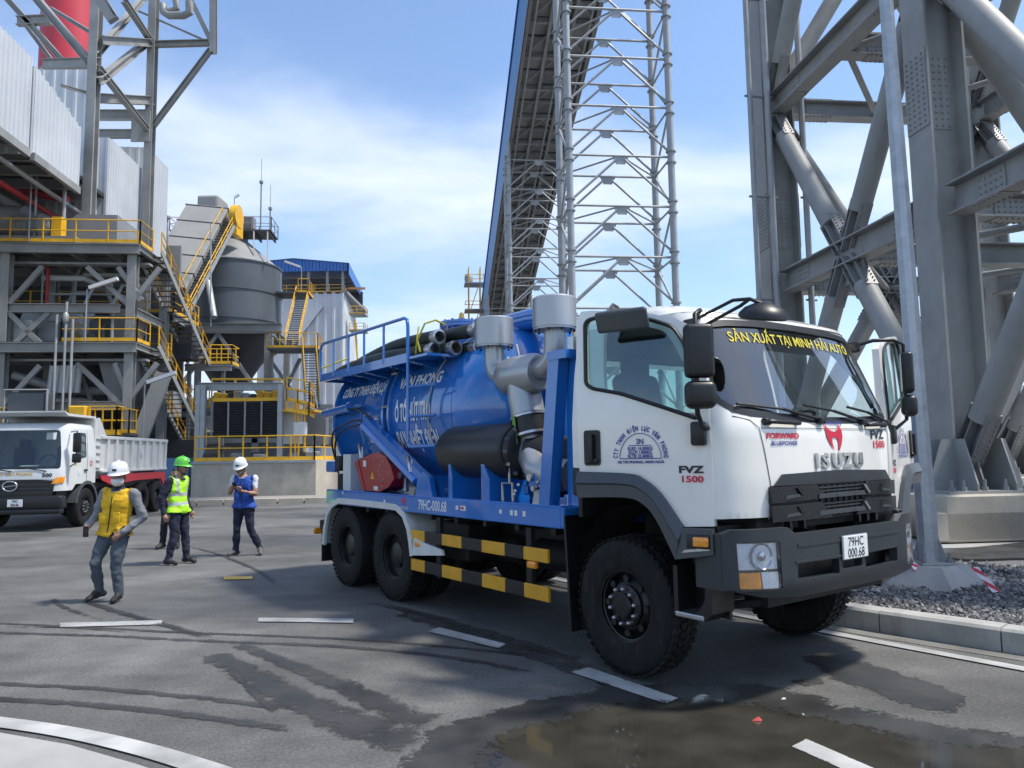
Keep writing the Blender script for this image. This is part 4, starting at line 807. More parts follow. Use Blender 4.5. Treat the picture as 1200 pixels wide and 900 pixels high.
duct([pl(-25, uF + 3.4, 4.9), pl(-18.5, uF + 3.4, 4.9), pl(-17.6, uF + 3.4, 4.2), pl(-17.6, uF + 3.4, 2.6)], .45, M_STEELD, 'round_duct'); duct([pl(-20.5, uF + 2.5, 6.0), pl(-18.0, uF + 2.5, 5.2), pl(-15, uF + 2.5, 5.2)], .22, M_GALV, 'pipe')
for i in range(6): duct([pl(-18.2 + .25 * i, uF + 1.2, 5.0), pl(-18.1 + .25 * i, uF + 1.2, 6.3)], .13, M_CLADW, 'bellows', 8)
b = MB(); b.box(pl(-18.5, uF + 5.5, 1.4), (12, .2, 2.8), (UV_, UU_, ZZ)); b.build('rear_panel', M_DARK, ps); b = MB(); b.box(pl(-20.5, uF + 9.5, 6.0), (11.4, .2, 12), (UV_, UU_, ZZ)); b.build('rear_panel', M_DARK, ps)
for i in range(26):      # small bore pipework, trays and cables through the bays
    v0_ = rnd.uniform(-19.7, -14.6); z0_ = rnd.choice((ZB, ZC, .2, ZB + 1.5)); hgt = rnd.uniform(1.2, 4.0); u0_ = uF + rnd.uniform(.5, 4.4)
    if i % 2: duct([pl(v0_, u0_, z0_), pl(v0_, u0_, z0_ + hgt * .7), pl(v0_ + rnd.choice((-.4, .4)), u0_, z0_ + hgt), pl(v0_ + rnd.choice((-1.2, 1.2)), u0_, z0_ + hgt)], rnd.choice((.05, .08, .12)), rnd.choice((M_GALV, M_GALV, M_CLADW, M_PLSTEEL, M_REDPIPE)), 'pipe', 8)
    else: duct([pl(v0_ - hgt / 2, u0_, z0_ + 1.2 + hgt * .4), pl(v0_ + hgt / 2, u0_, z0_ + 1.2 + hgt * .4), pl(v0_ + hgt / 2, u0_ + 1.5, z0_ + 1.2 + hgt * .4)], rnd.choice((.06, .1, .15)), rnd.choice((M_GALV, M_CLADW, M_PLSTEEL)), 'pipe', 8)
for i in range(12): b = MB(); b.rbox(pl(rnd.uniform(-19.4, -14.8), uF + rnd.uniform(.8, 4.2), rnd.choice((ZB + .6, ZC + .5, 1.0))), (rnd.uniform(.4, 1.1), .7, rnd.uniform(.5, 1.3)), .04, 1, (UV_, UU_, ZZ)); b.build('equipment_box', rnd.choice((M_GREYDUCT, M_CLADW, M_STEELD, M_BEIGE)), ps)
for z in (ZA - .75, ZB - .75): b = MB(); b.box(pl(-17.5, uF + 1.2, z), (7.5, .45, .10), (UV_, UU_, ZZ)); b.build('cable_tray', M_GALV, ps)
# work lamps on bent stalks
def lamp(p, h, dx, parent=ps, k=1.0):
    p = Vector(p); b = MB(); b.path([p, p + ZZ * h, p + ZZ * (h + .15) + UV_ * (.15 * dx)], .035, 6); o = b.build('lamp_stalk', M_GALV, parent)
    a = p + ZZ * (h + .1) + UV_ * (.1 * dx); c = a + UV_ * (1.25 * dx * k) + ZZ * .45 * k; b = MB(); b.bar(a, c, .2, .16); b.build('lamp_housing', M_WHITEP, o)
lamp(pl(-16.1, uF - .1, ZB), 2.4, 1); lamp(pl(-18.8, uF - .05, ZA), 4.6, 1); lamp(pl(-13.2, uF - .6, 1.6), 3.6, 1)
# ---- silo with its inclined elevator
sl = thing('storage_silo', 'large round dark grey silo with conical top and black hopper on steel legs', 'silo', at(269, 500, 60))
sc_ = at(269, 500, 60); SX, SY = sc_.x, sc_.y; SR = 3.85
def S(dx, dy, z): return Vector((SX, SY, 0)) + UV_ * dx + UU_ * dy + ZZ * z
b = MB(); b.lathe([(SR, 12.0), (SR, 17.2)], S(0, 0, 0), ZZ, 48); b.build('shell', M_SILO, sl, 40)
b = MB(); b.lathe([(SR + .02, 17.2), (1.0, 19.7), (0, 19.8)], S(0, 0, 0), ZZ, 48); b.build('cone_roof', M_GREYDUCT, sl, 30)
for z in (17.15, 12.6, 14.9): b = MB(); b.lathe([(SR, z), (SR + .08, z), (SR + .08, z + (.12 if z != 14.9 else .02)), (SR, z + (.12 if z != 14.9 else .02))], S(0, 0, 0), ZZ, 48); b.build('stiffener_ring', M_SILO, sl, 40)
b = MB(); b.lathe([(SR, 12.0), (SR - .1, 11.6), (1.0, 7.2), (.8, 6.4)], S(0, 0, 0), ZZ, 40); b.build('hopper_cone', M_HOPPER, sl, 40)
for i in (-1, 1):
    for j in (-1, 1): b = MB(); b.ibeam(S(i * 3.7, j * 3.7, 0), S(i * 3.7, j * 3.7, 11.9), .45, .45, .05, .05, UU_); b.build('leg', M_PLSTEEL, sl)
for z in (11.6, 6.0):
    for j in (-1, 1): b = MB(); b.ibeam(S(-4.2, j * 3.7, z), S(4.2, j * 3.7, z), .35, .55); b.build('ring_beam', M_PLSTEEL, sl); b = MB(); b.ibeam(S(j * 3.7, -4.2, z), S(j * 3.7, 4.2, z), .35, .55); b.build('ring_beam', M_PLSTEEL, sl)
for j in (-1, 1):
    for i in (-1, 1): b = MB(); b.bar(S(i * 3.4, j * 3.7, 6.2), S(0, j * 3.7, 11.3) if j < 0 else S(-i * 3.4, j * 3.7, 11.3), .25, .25); b.build('brace', M_PLSTEEL, sl)
# platform on top with antenna posts
zt = 20.2
b = MB(); b.box(S(.7, 0, zt), (5.2, 2.6, .12), (UV_, UU_, ZZ)); b.build('deck', M_GRATE, sl); b = MB(); b.box(S(-3.9, .2, zt), (1.8, 2.0, .12), (UV_, UU_, ZZ)); b.build('deck', M_GRATE, sl)
for i in range(5): b = MB(); b.bar(S(-1.5 + 1.15 * i, -1.3, zt - .2), S(-1.5 + 1.15 * i, 1.3, zt - .2), .12, .25); b.build('deck_joist', M_DARK, sl)
railing(sl, [S(.2, -1.3, zt), S(3.3, -1.3, zt), S(3.3, 1.3, zt), S(.2, 1.3, zt)], m=M_PLSTEEL, toe=False); railing(sl, [S(-4.8, 1.2, zt), S(-4.8, -.8, zt), S(-3.2, -.8, zt)], m=M_RAILRUST, toe=False)
for i, h_ in ((2.45, 5.2), (3.2, 3.0)): b = MB(); b.tube(S(i, -1.3, zt), S(i, -1.3, zt + h_ - 1.2), .06, 8); b.tube(S(i, -1.3, zt + h_ - 1.2), S(i, -1.3, zt + h_ + .8), .02, 6); b.lathe([(.16, -.1), (.16, .1)], S(i, -1.3, zt + h_ - 1.2), ZZ, 8, cap=True); b.build('antenna', M_STEELD, sl)
b = MB(); b.rbox(S(1.4, -.6, zt + .7), (.9, .8, 1.1), .1); b.build('vent_box', M_STEELD, sl); lamp(S(.35, -1.3, zt), 2.6, .5, sl, .5)
for i in (1.9, 3.0): b = MB(); b.bar(S(i, -1.2, zt), S(i * .9 + .6, -2.6, 17.2), .1, .1); b.build('deck_brace', M_PLSTEEL, sl)
el = thing('inclined_elevator', 'inclined beige bucket elevator casing with yellow railed stairs climbing to the silo top', 'elevator', at(200, 520, 53))
pa, pb_ = at(180, 372, 51), at(246, 252, 57.5); d = (pb_ - pa).normalized(); s = d.cross(Vector((0, -1, 0))).normalized(); n = d.cross(s)
L_ = (pb_ - pa).length
for i in range(6):
    a, c = pa + d * (L_ * i / 6 + .04), pa + d * (L_ * (i + 1) / 6 - .04); b = MB(); b.rbox((a + c) / 2, ((c - a).length, 3.3, 1.7), .03, 1, (d, s, n)); o = b.build('casing_section', M_BEIGE, el)
    b = MB(); b.box(c + d * .04, (.06, 3.42, 1.82), (d, s, n)); b.build('flange', M_STEELD, o)
b = MB(); b.rbox(pb_ + d * .7 + Vector((0, 0, -.1)), (1.7, 2.2, 1.9), .2, 2); b.build('head_section', M_BEIGE, el)
b = MB(); b.lathe([(.9, 0), (.9, .5)], at(276, 255, 57) + Vector((-.1, -.2, 0)), Vector((1, 0, 0)), 20, cap=True); b.box(at(276, 262, 57) + Vector((.1, 0, -.3)), (.5, 1.4, 1.5)); b.build('drive_guard', M_YEL, el, 40)
q0, q1 = at(213, 378, 50.5), at(276, 258, 56.6); stair(el, q1 - UV_ * 1.0, q0 - UV_ * 1.0, 1.15, UV_ * 1.0 + ZZ * 0, 34, ms=M_GALV)
b = MB(); b.tube(at(251, 372, 51.5), at(244, 330, 53), .22, 10); b.build('support_strut', M_GALV, el, 40); b = MB(); b.tube(at(247, 382, 51.5), at(247, 262, 52), .05, 8); b.build('support_post', M_GALV, el)
b = MB(); b.tube(at(198, 330, 50.5), at(196, 257, 50.5), .09, 8); b.lathe([(.25, 0), (.25, .15)], at(196, 256, 50.5), ZZ, 10, cap=True); b.build('vent_post', M_GALV, el)
b = MB(); b.bar(at(196, 345, 51), at(330, 388, 56), .3, .5) if False else b.ibeam(at(216, 384, 53), at(330, 384, 53.5), .35, .6); b.build('support_beam', M_PLSTEEL, el)
# stair from the silo to the right
ss = thing('access_stair', 'yellow railed access stairs with platform on the right of the silo', 'stairs', at(345, 480, 56))
stair(ss, at(347, 349, 60), at(334, 406, 55.5), 1.0, UV_, 26); b = MB(); c = at(346, 411, 54.8); b.box(c, (3.6, 2.4, .12), (UV_, UU_, ZZ)); b.build('deck', M_GRATE, ss)
dk = c + ZZ * .06; railing(ss, [dk + UV_ * -1.8 - UU_ * 1.2, dk + UV_ * 1.8 - UU_ * 1.2, dk + UV_ * 1.8 + UU_ * 1.2], post=.9)
b = MB(); c2 = at(345, 346, 60.5); b.box(c2, (2.6, 2.4, .12), (UV_, UU_, ZZ)); b.build('deck', M_GRATE, ss); railing(ss, [c2 + UV_ * .5 - UU_ * 1.2, c2 + UV_ * 1.3 - UU_ * 1.2, c2 + UV_ * 1.3 + UU_ * 1.2], post=.9)
stair(ss, dk + UV_ * .7 - UU_ * 1.2, at(358, 470, 52.5), .95, UV_, 20)
for i in (-1.7, 1.7): b = MB(); b.bar(dk + UV_ * i, Vector((dk.x + UV_.x * i, dk.y, 0)), .22, .22); b.build('post', M_PLSTEEL, ss)
lamp(at(353, 345, 60), 2.2, -1, ss)
for a, c in (((312, 415), (340, 455)), ((335, 455), (352, 420)), ((318, 395), (318, 460))): b = MB(); b.bar(at(*a, 56), at(*c, 56), .2, .25); b.build('brace', M_PLSTEEL, ss)
# ---- pale building with blue roof
bh = thing('blue_roof_building', 'tall pale metal clad building with blue gabled roof behind the silo', 'building', at(370, 500, 110)); YB = 110
def B(px, py, dy=0): return at(px, py, YB) + Vector((0, dy, 0))
l, r_ = B(300, 520).x, B(402, 520).x; zD, zE, zR = B(360, 343).z, B(360, 319).z, B(350, 304).z; zg = 0
b = MB(); corr(b, (l, YB), (r_, YB), 0, zD, 1.2, .12); b.build('front_wall', M_CLADW, bh)
b = MB(); corr(b, (r_, YB), (r_ - 1.7, YB + 16), 0, zD, 1.2, .12); b.build('side_wall', M_CLADW, bh)
b = MB(); b.prism([(l, B(340, 370).z), (r_ - 3, B(340, 360).z), (l + 5, B(340, 395).z - 2), (l + 3, B(340, 400).z - 6)], (0, -.25, 0), (0, YB - .2, 0), Vector((1, 0, 0)), ZZ); b.build('sloped_panel', M_CLADW, bh)
b = MB(); b.box(((l + r_) / 2, YB + 8, zD), (r_ - l + 1, 16, .4)); b.build('deck', M_STEELD, bh)
b = MB(); b.box(((l + r_) / 2, YB + 14, (zD + zE) / 2), (r_ - l, .3, zE - zD)); b.build('rear_wall', M_DARK, bh)
n_ = 26
b = MB(); xm = B(345, 310).x; topz = lambda x: zR - abs(x - xm) * .10
for i in range(n_):
    x0 = l + (r_ + .6 - l) * i / n_; x1 = l + (r_ + .6 - l) * (i + .86) / n_; b.add([(x0, YB - .6, zE), (x1, YB - .6, zE), (x1, YB - .6, topz(x1)), (x0, YB - .6, topz(x0)), (x0, YB - .35, zE), (x1, YB - .35, zE), (x1, YB - .35, topz(x1)), (x0, YB - .35, topz(x0))], [(0, 1, 2, 3), (7, 6, 5, 4), (0, 4, 5, 1), (1, 5, 6, 2), (3, 2, 6, 7), (0, 3, 7, 4)])
b.build('gable_sheet', M_BLUER, bh)
b = MB(); b.add([(xm, YB - .8, zR), (r_ + .9, YB - .8, topz(r_) - .1), (r_ - .6, YB + 16, topz(r_) - .1), (xm - 1.7, YB + 16, zR), (r_ + .9, YB - .8, zE - .6), (r_ - .6, YB + 16, zE - .6)], [(0, 1, 2, 3), (1, 4, 5, 2)]); b.build('roof_sheet', M_BLUER, bh)
b = MB(); b.add([(xm, YB - .8, zR), (l - 1, YB - .8, topz(l)), (l - 2, YB + 16, topz(l)), (xm - 1.7, YB + 16, zR)], [(0, 3, 2, 1)]); b.build('roof_sheet', M_BLUER, bh)
for px in (362, 384, 402): b = MB(); x = B(px, 340).x; b.bar((x, YB - .2, zD), (x, YB - .2, zE), .35, .35); b.build('post', M_PLSTEEL, bh)
for i in range(5): b = MB(); b.bar((l, YB + 2 + i * 2.4, zE - .3), (r_, YB + 2 + i * 2.4, zE - .3), .3, .5); b.build('rafter', M_STEELD, bh)
railing(bh, [(l, YB - .3, zD), (r_, YB - .3, zD), (r_ - 1.1, YB + 12, zD)], post=2, r_=.05)
for k, zz in enumerate((B(410, 385).z, B(410, 430).z, B(410, 365).z)): b = MB(); b.box((r_ + 1.6, YB + 3, zz), (2.4, 3, .2)); b.build('side_platform', M_PLSTEEL, bh); railing(bh, [(r_ + .5, YB + 1.5, zz), (r_ + 2.7, YB + 1.5, zz), (r_ + 2.7, YB + 4.5, zz)], post=1.2, r_=.05)
b = MB(); b.bar((r_ + 2, YB + 2, B(410, 450).z), (r_ + 1.2, YB + 2, B(410, 372).z), .7, .2); b.build('ladder', M_YEL, bh)
b = MB(); b.bar(B(408, 338), B(428, 338), .3, .3); b.build('hoist_beam', M_RAILRUST, bh)
# ---- plinth with louvred cooler
pk = thing('cooler_plinth', 'concrete plinth with yellow railing carrying a black louvred cooler', 'plinth', at(300, 580, 33)); YP = 33.0
x0, x1 = at(224, 560, YP).x, at(368, 560, YP).x; zP = at(300, 540, YP).z
b = MB(); b.prism([(x0, YP), (x1, YP + .3), (x1 + .8, YP + 8), (x0 + .2, YP + 8)], (0, 0, zP), (0, 0, 0), Vector((1, 0, 0)), Vector((0, 1, 0))); b.build('concrete_base', M_CONC, pk)
railing(pk, [(x0 + .1, YP + .1, zP), (x1 - .1, YP + .4, zP), (x1 + .5, YP + 5, zP)], post=1.05, r_=.035)
b = MB(); b.bar((x0, YP - .03, zP - .05), (x1, YP + .27, zP - .05), .05, .1); b.build('edge_angle', M_GALV, pk)
YQ = 34.6
lx0, lx1 = at(248, 490, YQ).x, at(326, 490, YQ).x; lz0, lz1 = at(290, 512, YQ).z, at(290, 470, YQ).z
b = MB(); b.box(((lx0 + lx1) / 2, YQ + 1.2, (lz0 + lz1) / 2), (lx1 - lx0, 2.0, lz1 - lz0)); b.build('cooler_body', M_DARK, pk)
for i in range(14):
    for j in range(2):
        xa, xb = lx0 + (lx1 - lx0) * (j * .5 + .02), lx0 + (lx1 - lx0) * (j * .5 + .48); z = lz0 + (lz1 - lz0) * (i + .5) / 14; b = MB(); b.bar((xa, YQ + .1, z), (xb, YQ + .1, z), .16, .025, Vector((0, -.6, .8))); b.build('louvre_slat', M_DARK, pk)
for j in (0, .25, .5, .75, 1): b = MB(); x = lx0 + (lx1 - lx0) * j; b.bar((x, YQ + .0, lz0), (x, YQ + .0, lz1), .05, .08); b.build('louvre_frame', M_STEELD, pk)
b = MB(); b.bar((lx0, YQ + .2, lz1 + .08), (lx1, YQ + .2, lz1 + .08), .3, .16); b.build('top_beam', M_YEL, pk)
for px in (234, 240, 330): b = MB(); x = at(px, 500, YQ).x; b.ibeam((x, YQ - .2, zP), (x, YQ - .2, at(300, 451, YQ).z), .22, .22, .03, .03, Vector((0, 1, 0))); b.build('post', M_GALV, pk)
b = MB(); b.ibeam(at(233, 453, YQ), at(332, 453, YQ), .3, .35); b.build('frame_beam', M_GALV, pk); b = MB(); b.box(at(341, 488, YQ + .8), (.9, .8, 2.6)); b.build('side_panel', M_CLADW, pk)
b = MB(); dk = at(300, 471, YQ); railing(pk, [at(248, 471, YQ + .5), at(328, 471, YQ + .5)], post=1.1, toe=False); railing(pk, [at(248, 471, YQ + 2), at(332, 471, YQ + 2), at(332, 471, YQ + .4)], post=1.1)
for i in range(9): b = MB(); b.rbox(at(255 + 8.5 * i, 466, YQ + 1.2), (.28, .4, rnd.uniform(.3, .7)), .05, 1); b.build('valve', rnd.choice((M_DARK, M_YEL, M_GALV)), pk)
# yellow cage stair at right
for k in range(2):
    zz = at(345, 470 + 12 * k, YQ).z; railing(pk, [at(336, 470 + 12 * k, YQ - .3), at(362, 475 + 12 * k, YQ - .3), at(368, 478 + 12 * k, YQ + 1)], post=.5)
b = MB(); b.box(at(352, 482, YQ + .6), (1.7, 1.6, .1)); b.build('landing', M_YEL, pk); b = MB(); b.rbox(at(352, 503, YQ), (.55, .4, .65), .03, 1); b.build('control_box', M_CLADW, pk)
for px in (346, 350, 357): b = MB(); b.bar(at(px, 470, YQ), at(px, 535, YQ), .07, .07); b.build('post', M_YEL, pk)
b = MB(); b.box(at(360, 500, YQ + 2.5), (2.0, .6, 1.8)); b.build('rear_box', M_STEELD, pk)
b = MB(); b.path([at(336, 466, YQ - .2), at(368, 480, YQ - .2), at(372, 478, YQ - .2), at(369, 460, YQ - .2), at(360, 453, YQ - .2)], .04, 6); b.build('handrail_loop', M_GALV, pk)
for k in range(8): b = MB(); x = -13.8 + rnd.uniform(0, 5); b.rbox((x, YP + rnd.uniform(1, 2.5), zP + .2), (rnd.uniform(.3, .9), .5, rnd.uniform(.2, .45)), .05, 1); b.build('pipe_fitting', rnd.choice((M_GALV, M_DARK, M_STEELD)), pk)
# backdrop equipment between plinth, silo legs and platform: pipe bridge
pbk = thing('pipe_bridge', 'grey pipe bridge with yellow rails running behind the plinth and silo legs', 'pipe bridge', at(240, 520, 44))
for py, m in ((478, M_PLSTEEL), (500, M_GALV), (492, M_PLSTEEL), (515, M_PLSTEEL)): b = MB(); b.bar(at(120, py, 44), at(390, py, 44), .35, .4); b.build('beam', m, pbk)
for px in (150, 190, 218, 300, 372): b = MB(); b.bar(at(px, 470, 44), Vector((at(px, 500, 44).x, 44, 0)), .35, .35); b.build('post', M_PLSTEEL, pbk)
railing(pbk, [at(205, 478, 43.8), at(245, 478, 43.8)], h=1.1); railing(pbk, [at(190, 515, 43.8), at(228, 515, 43.8)], h=1.1)
for py, m in ((484, M_GALV), (507, M_CLADW), (521, M_GALV)): b = MB(); b.tube(at(120, py, 44.5), at(395, py, 44.5), .2, 10); b.build('pipe', m, pbk, 40)
b = MB(); b.box(at(225, 523, 47), (14, .3, 3.0)); b.build('rear_wall', M_GREYDUCT, pbk)
b = MB(); b.box(at(206, 455, 45), (1.6, 1.0, .5)); b.build('cable_box', M_RAILRUST, pbk)
b = MB(); b.box(at(207, 560, 36), (1.6, 1.2, 1.9)); tag(b.build('blue_skip', mat('pale_blue_tarp', (.10, .22, .36), .6)), 'pale blue box standing behind the man in green helmet', 'box')
# ================================================================ HERO: white cab, blue vacuum tanker (local frame: x forward, y left, z up)
M_BLUE = mat('tanker_blue_paint', (.009, .15, .50), .20, 0, .10, .9, .015, 5, coat=1.0, rvar=.07, dirt=.20)
M_WHITE = mat('cab_white_paint', (.80, .775, .71), .22, 0, .05, 1.5, coat=.7, rvar=.06, dirt=.10)
M_WHITE2 = mat('white_fender_paint', (.62, .63, .60), .4, 0, .08, 3, dirt=.35)
M_BUMP = mat('grey_bumper_plastic', (.026, .032, .037), .42, 0, .10, 6, .03, 200, rvar=.06)
M_FLARE = mat('grey_flare_plastic', (.055, .063, .070), .36, 0, .08, 6, .02, 200)
M_BLK = mat('black_plastic', (.007, .0075, .0085), .40, 0, .2, 8, rvar=.08)
M_BLKM = mat('matt_black_steel', (.006, .006, .0065), .62, 0, .3, 6, dirt=.15)
M_RUB = mat('tyre_rubber', (.0085, .0085, .009), .75, 0, .35, 9, .15, 90, dirt=.22, spec=.3)
M_RIM = mat('black_wheel_rim', (.007, .007, .0075), .38, .1, .3, 6, dirt=.12)
M_CHR = mat('chrome', (.42, .43, .44), .12, 1, .04, 4, rvar=.03)
M_BRT = mat('bright_steel', (.5, .5, .5), .3, .9, .1, 8)
M_SILV = mat('silver_paint', (.40, .41, .42), .34, .55, .06, 3, rvar=.05)
M_REDB = mat('red_box_paint', (.34, .008, .014), .32, 0, .12, 4, coat=.3, dirt=.1)
M_GYEL = mat('guard_yellow_paint', (.66, .33, .015), .45, 0, .12, 6, dirt=.15)
M_AMB = mat('amber_lens', (.85, .30, .02), .15, 0, .2, 20, coat=.5)
M_LREF = mat('lamp_reflector', (.70, .72, .74), .30, .35, .15, 60)
M_TXTW = mat('white_lettering', (.62, .66, .72), .5, 0, .05); M_TXTB = mat('blue_lettering', (.03, .05, .28), .5, 0, .05); M_TXTK = mat('black_lettering', (.012, .012, .014), .4, 0, .05); M_TXTR = mat('red_lettering', (.62, .015, .05), .45, 0, .05); M_TXTY = mat('yellow_lettering', (.62, .52, .03), .5, 0, .05)
M_PLATE = mat('white_number_plate', (.74, .75, .74), .45, 0, .04, 8)
M_GLASS = glassmat('windscreen_glass', (.66, .75, .73), 1.7); M_GLASSD = glassmat('side_glass', (.62, .76, .74), 1.0); M_LENS = glassmat('lamp_lens', (.95, .97, 1.0), .8)
M_SEAT = mat('dark_seat_cloth', (.018, .018, .022), .9, 0, .3, 20); M_SEATB = mat('blue_seat_cover', (.015, .035, .14), .8, 0, .3, 14); M_TRIM = mat('grey_cab_trim', (.14, .145, .14), .7, 0, .08, 5); M_HOSE = mat('green_black_hose', (.018, .030, .028), .5, 0, .3, 30, .2, 120)
M_STICK = mat('paper_sticker', (.70, .70, .68), .5, 0, .05)
V = Vector
tr = thing('tanker_truck', 'white cab truck with blue vacuum tank body parked beside the kerb, doors ajar', 'truck', tk(0, 0), None, TH, True)
def T(name, b, m, parent=tr, smooth=None, **k): return b.build(name, m, parent, smooth, **k)
# ---- wheels
def wheel(name, x, y, sgn, parent=tr, nuts=False, Rr=.538, wd=.28, lugs=True):
    """y = outer face, sgn = outward direction (+-1); axle along y"""
    ax = V((0, sgn, 0)); c = V((x, y - sgn * wd / 2, Rr)); h = wd / 2; b = MB()
    b.lathe([(.27, -h * .75), (.30, -h * .92), (.40, -h), (.49, -h * .93), (Rr - .02, -h * .8), (Rr - .013, -h * .6), (Rr - .013, 0), (Rr - .013, h * .6), (Rr - .02, h * .8), (.49, h * .93), (.46, h * .985), (.40, h), (.34, h * .97), (.30, h * .92), (.27, h * .75)], c, ax, 56); wh = b.build(name, M_RUB, parent, 50)
    b = MB(); b.lathe([(.268, h * .78), (.285, h * .80), (.285, h * .70), (.255, h * .62), (.245, h * .15), (.18, h * .05 if not nuts else h * .55), (.0, h * .05 if not nuts else h * .58)], c, ax, 40); b.lathe([(.27, h * .8), (.27, -h * .8)], c, ax, 30); b.build('rim', M_RIM, wh, 35)
    if nuts:
        b = MB(); b.lathe([(.165, h * .5), (.165, h * .72), (.15, h * .78), (.10, h * .82), (.10, h * 1.0), (.085, h * 1.08), (.0, h * 1.1)], c, ax, 28); b.build('hub', M_RIM, wh, 35)
        nm = None
        for i in range(10):
            a = 2 * math.pi * i / 10 + .2; p = V((math.cos(a) * .135, 0, math.sin(a) * .135))
            if nm is None:
                b = MB(); b.lathe([(.020, 0), (.020, .03), (.016, .045), (.009, .055), (0, .056)], V((0, 0, 0)), ax, 8); nm = b.build('lug_nut', M_BRT, wh, 35); o = nm
            else: o = nm.copy(); COL.objects.link(o); o.parent = wh
            o.location = c + p + ax * (h * .74)
        for i in range(8):
            a = 2 * math.pi * i / 8; b = MB(); p = c + V((math.cos(a) * .21, 0, math.sin(a) * .21)) + ax * h * .62; b.tube(p - ax * .01, p + ax * .006, .028, 12); b.build('hand_hole', M_BLKM, wh)
    else:
        b = MB(); b.lathe([(.15, h * .05), (.15, h * .4), (.11, h * .5), (0, h * .52)], c, ax, 24); b.build('hub', M_RIM, wh, 35)
    if lugs:
        b = MB(); n = 46
        for i in range(n):
            for k, (o0, o1, dph) in enumerate(((-.92, -.48, 0), (-.40, -.04, .5), (.04, .40, 0), (.48, .92, .5))):
                a = 2 * math.pi * (i + dph) / n; rad = V((math.cos(a), 0, math.sin(a))); tan = V((-math.sin(a), 0, math.cos(a))); tw_ = Rr * 2 * math.pi / n * .66
                cc = c + ax * (h * (o0 + o1) / 2) + rad * (Rr - .006 - (.006 if k in (0, 3) else 0)); sk = tan + ax * (.35 if k % 2 else -.35) * sgn; sk.normalize(); axx = rad.cross(sk).normalized()
                b.box(cc, (tw_, h * (o1 - o0), .014), (sk, axx, rad))
        o = b.build('tread', M_RUB, wh); o['kind'] = 'stuff'
    return wh
WB = 3.99
wheel('wheel', 0, -1.2, -1, nuts=True); wheel('wheel', 0, 1.2, 1, nuts=True)
for x in (-WB, -WB - 1.37):
    for s in (-1, 1): wheel('wheel', x, s * 1.2, s); wheel('wheel', x, s * .87, s, lugs=s < 0)
# ---- chassis
for s in (-1, 1): b = MB(); b.bx(-6.1, .95, s * .46, s * .39, .74, 1.0); T('chassis_rail', b, M_BLKM)
for x, r_ in ((0, .07), (-WB, .11), (-WB - 1.37, .11)): b = MB(); b.tube((x, -1.0, .52), (x, 1.0, .52), r_, 12); T('axle', b, M_BLKM, smooth=40)
for x in (-WB, -WB - 1.37): b = MB(); b.lathe([(.05, -.25), (.2, -.15), (.24, 0), (.2, .15), (.05, .25)], (x, 0, .54), V((1, 0, 0)), 16); T('differential', b, M_BLKM, smooth=40)
b = MB(); b.tube((-.6, 0, .75), (-WB, 0, .6), .06, 10); T('drive_shaft', b, M_BLKM)
for x in (-.9, -2.0, -2.9, -5.8): b = MB(); b.bx(x - .06, x + .06, -.42, .42, .76, .98); T('cross_member', b, M_BLKM)
b = MB(); b.rbox((-2.05, .88, .72), (1.5, .58, .55), .08, 3); T('fuel_tank', b, M_BLKM, smooth=40)
for x in (-1.25, -2.2): b = MB(); b.tube((x, -.45, .70), (x - .7, -.45, .70), .16, 16); T('air_tank', b, M_BLKM, smooth=40)
b = MB(); b.rbox((-2.95, -.72, .78), (.6, .45, .42), .03); T('battery_box', b, M_BLKM)
b = MB(); b.bx(-.5, .6, -.4, .4, .6, 1.25); T('engine', b, M_BLKM)
# ---- deck
b = MB(); b.bx(-6.0, -.72, -1.2, 1.2, 1.25, 1.285); T('deck_plate', b, M_BLUE)
for s in (-1, 1):
    b = MB(); b.rbox((-3.36, s * 1.185, 1.18), (5.28, .06, .19), .012, 2); T('side_rail', b, M_BLUE)
b = MB(); b.rbox((-.70, 0, 1.18), (.06, 2.43, .19), .02, 2); T('front_rail', b, M_BLUE); b = MB(); b.rbox((-6.0, 0, 1.18), (.06, 2.40, .19), .012); T('rear_rail', b, M_BLUE)
for x in [-.9 - .55 * i for i in range(10)]: b = MB(); b.bx(x - .03, x + .03, -1.15, 1.15, 1.02, 1.25); T('deck_bearer', b, M_BLKM)
Xt, Zt = V((1, 0, 0)), V((0, 0, 1)); YS = -1.2165
lettering('side_number', '79HC-000.68', (-2.95, YS, 1.135), Xt, Zt, .155, M_TXTW, tr, .74, .004)
lettering('maker_mark', 'MINH HẢI AUTO', (-3.62, YS, 1.115), Xt, Zt, .045, M_TXTW, tr, .7, .001)
def emblem_poly(s): return [(x * s, y * s) for x, y in [(-.5, .62), (-.42, .5), (-.2, .32), (0, .28), (.2, .32), (.36, .5), (.45, .62), (.54, .35), (.56, .05), (.46, -.3), (.28, -.62), (.22, -.55), (.26, -.25), (.2, -.02), (0, .0), (-.16, -.02), (-.14, -.3), (-.02, -.6), (-.3, -.3), (-.48, .02), (-.54, .35)]]
def flat(name, poly, o, X, Y, m, parent=tr, lift=0., th=.002):
    X, Y = V(X), V(Y); n = X.cross(Y).normalized(); b = MB(); b.prism(poly, n * th, V(o) + n * lift, X, Y); return b.build(name, m, parent)
flat('maker_emblem', emblem_poly(.085), (-3.62, YS, 1.205), Xt, Zt, M_TXTR)
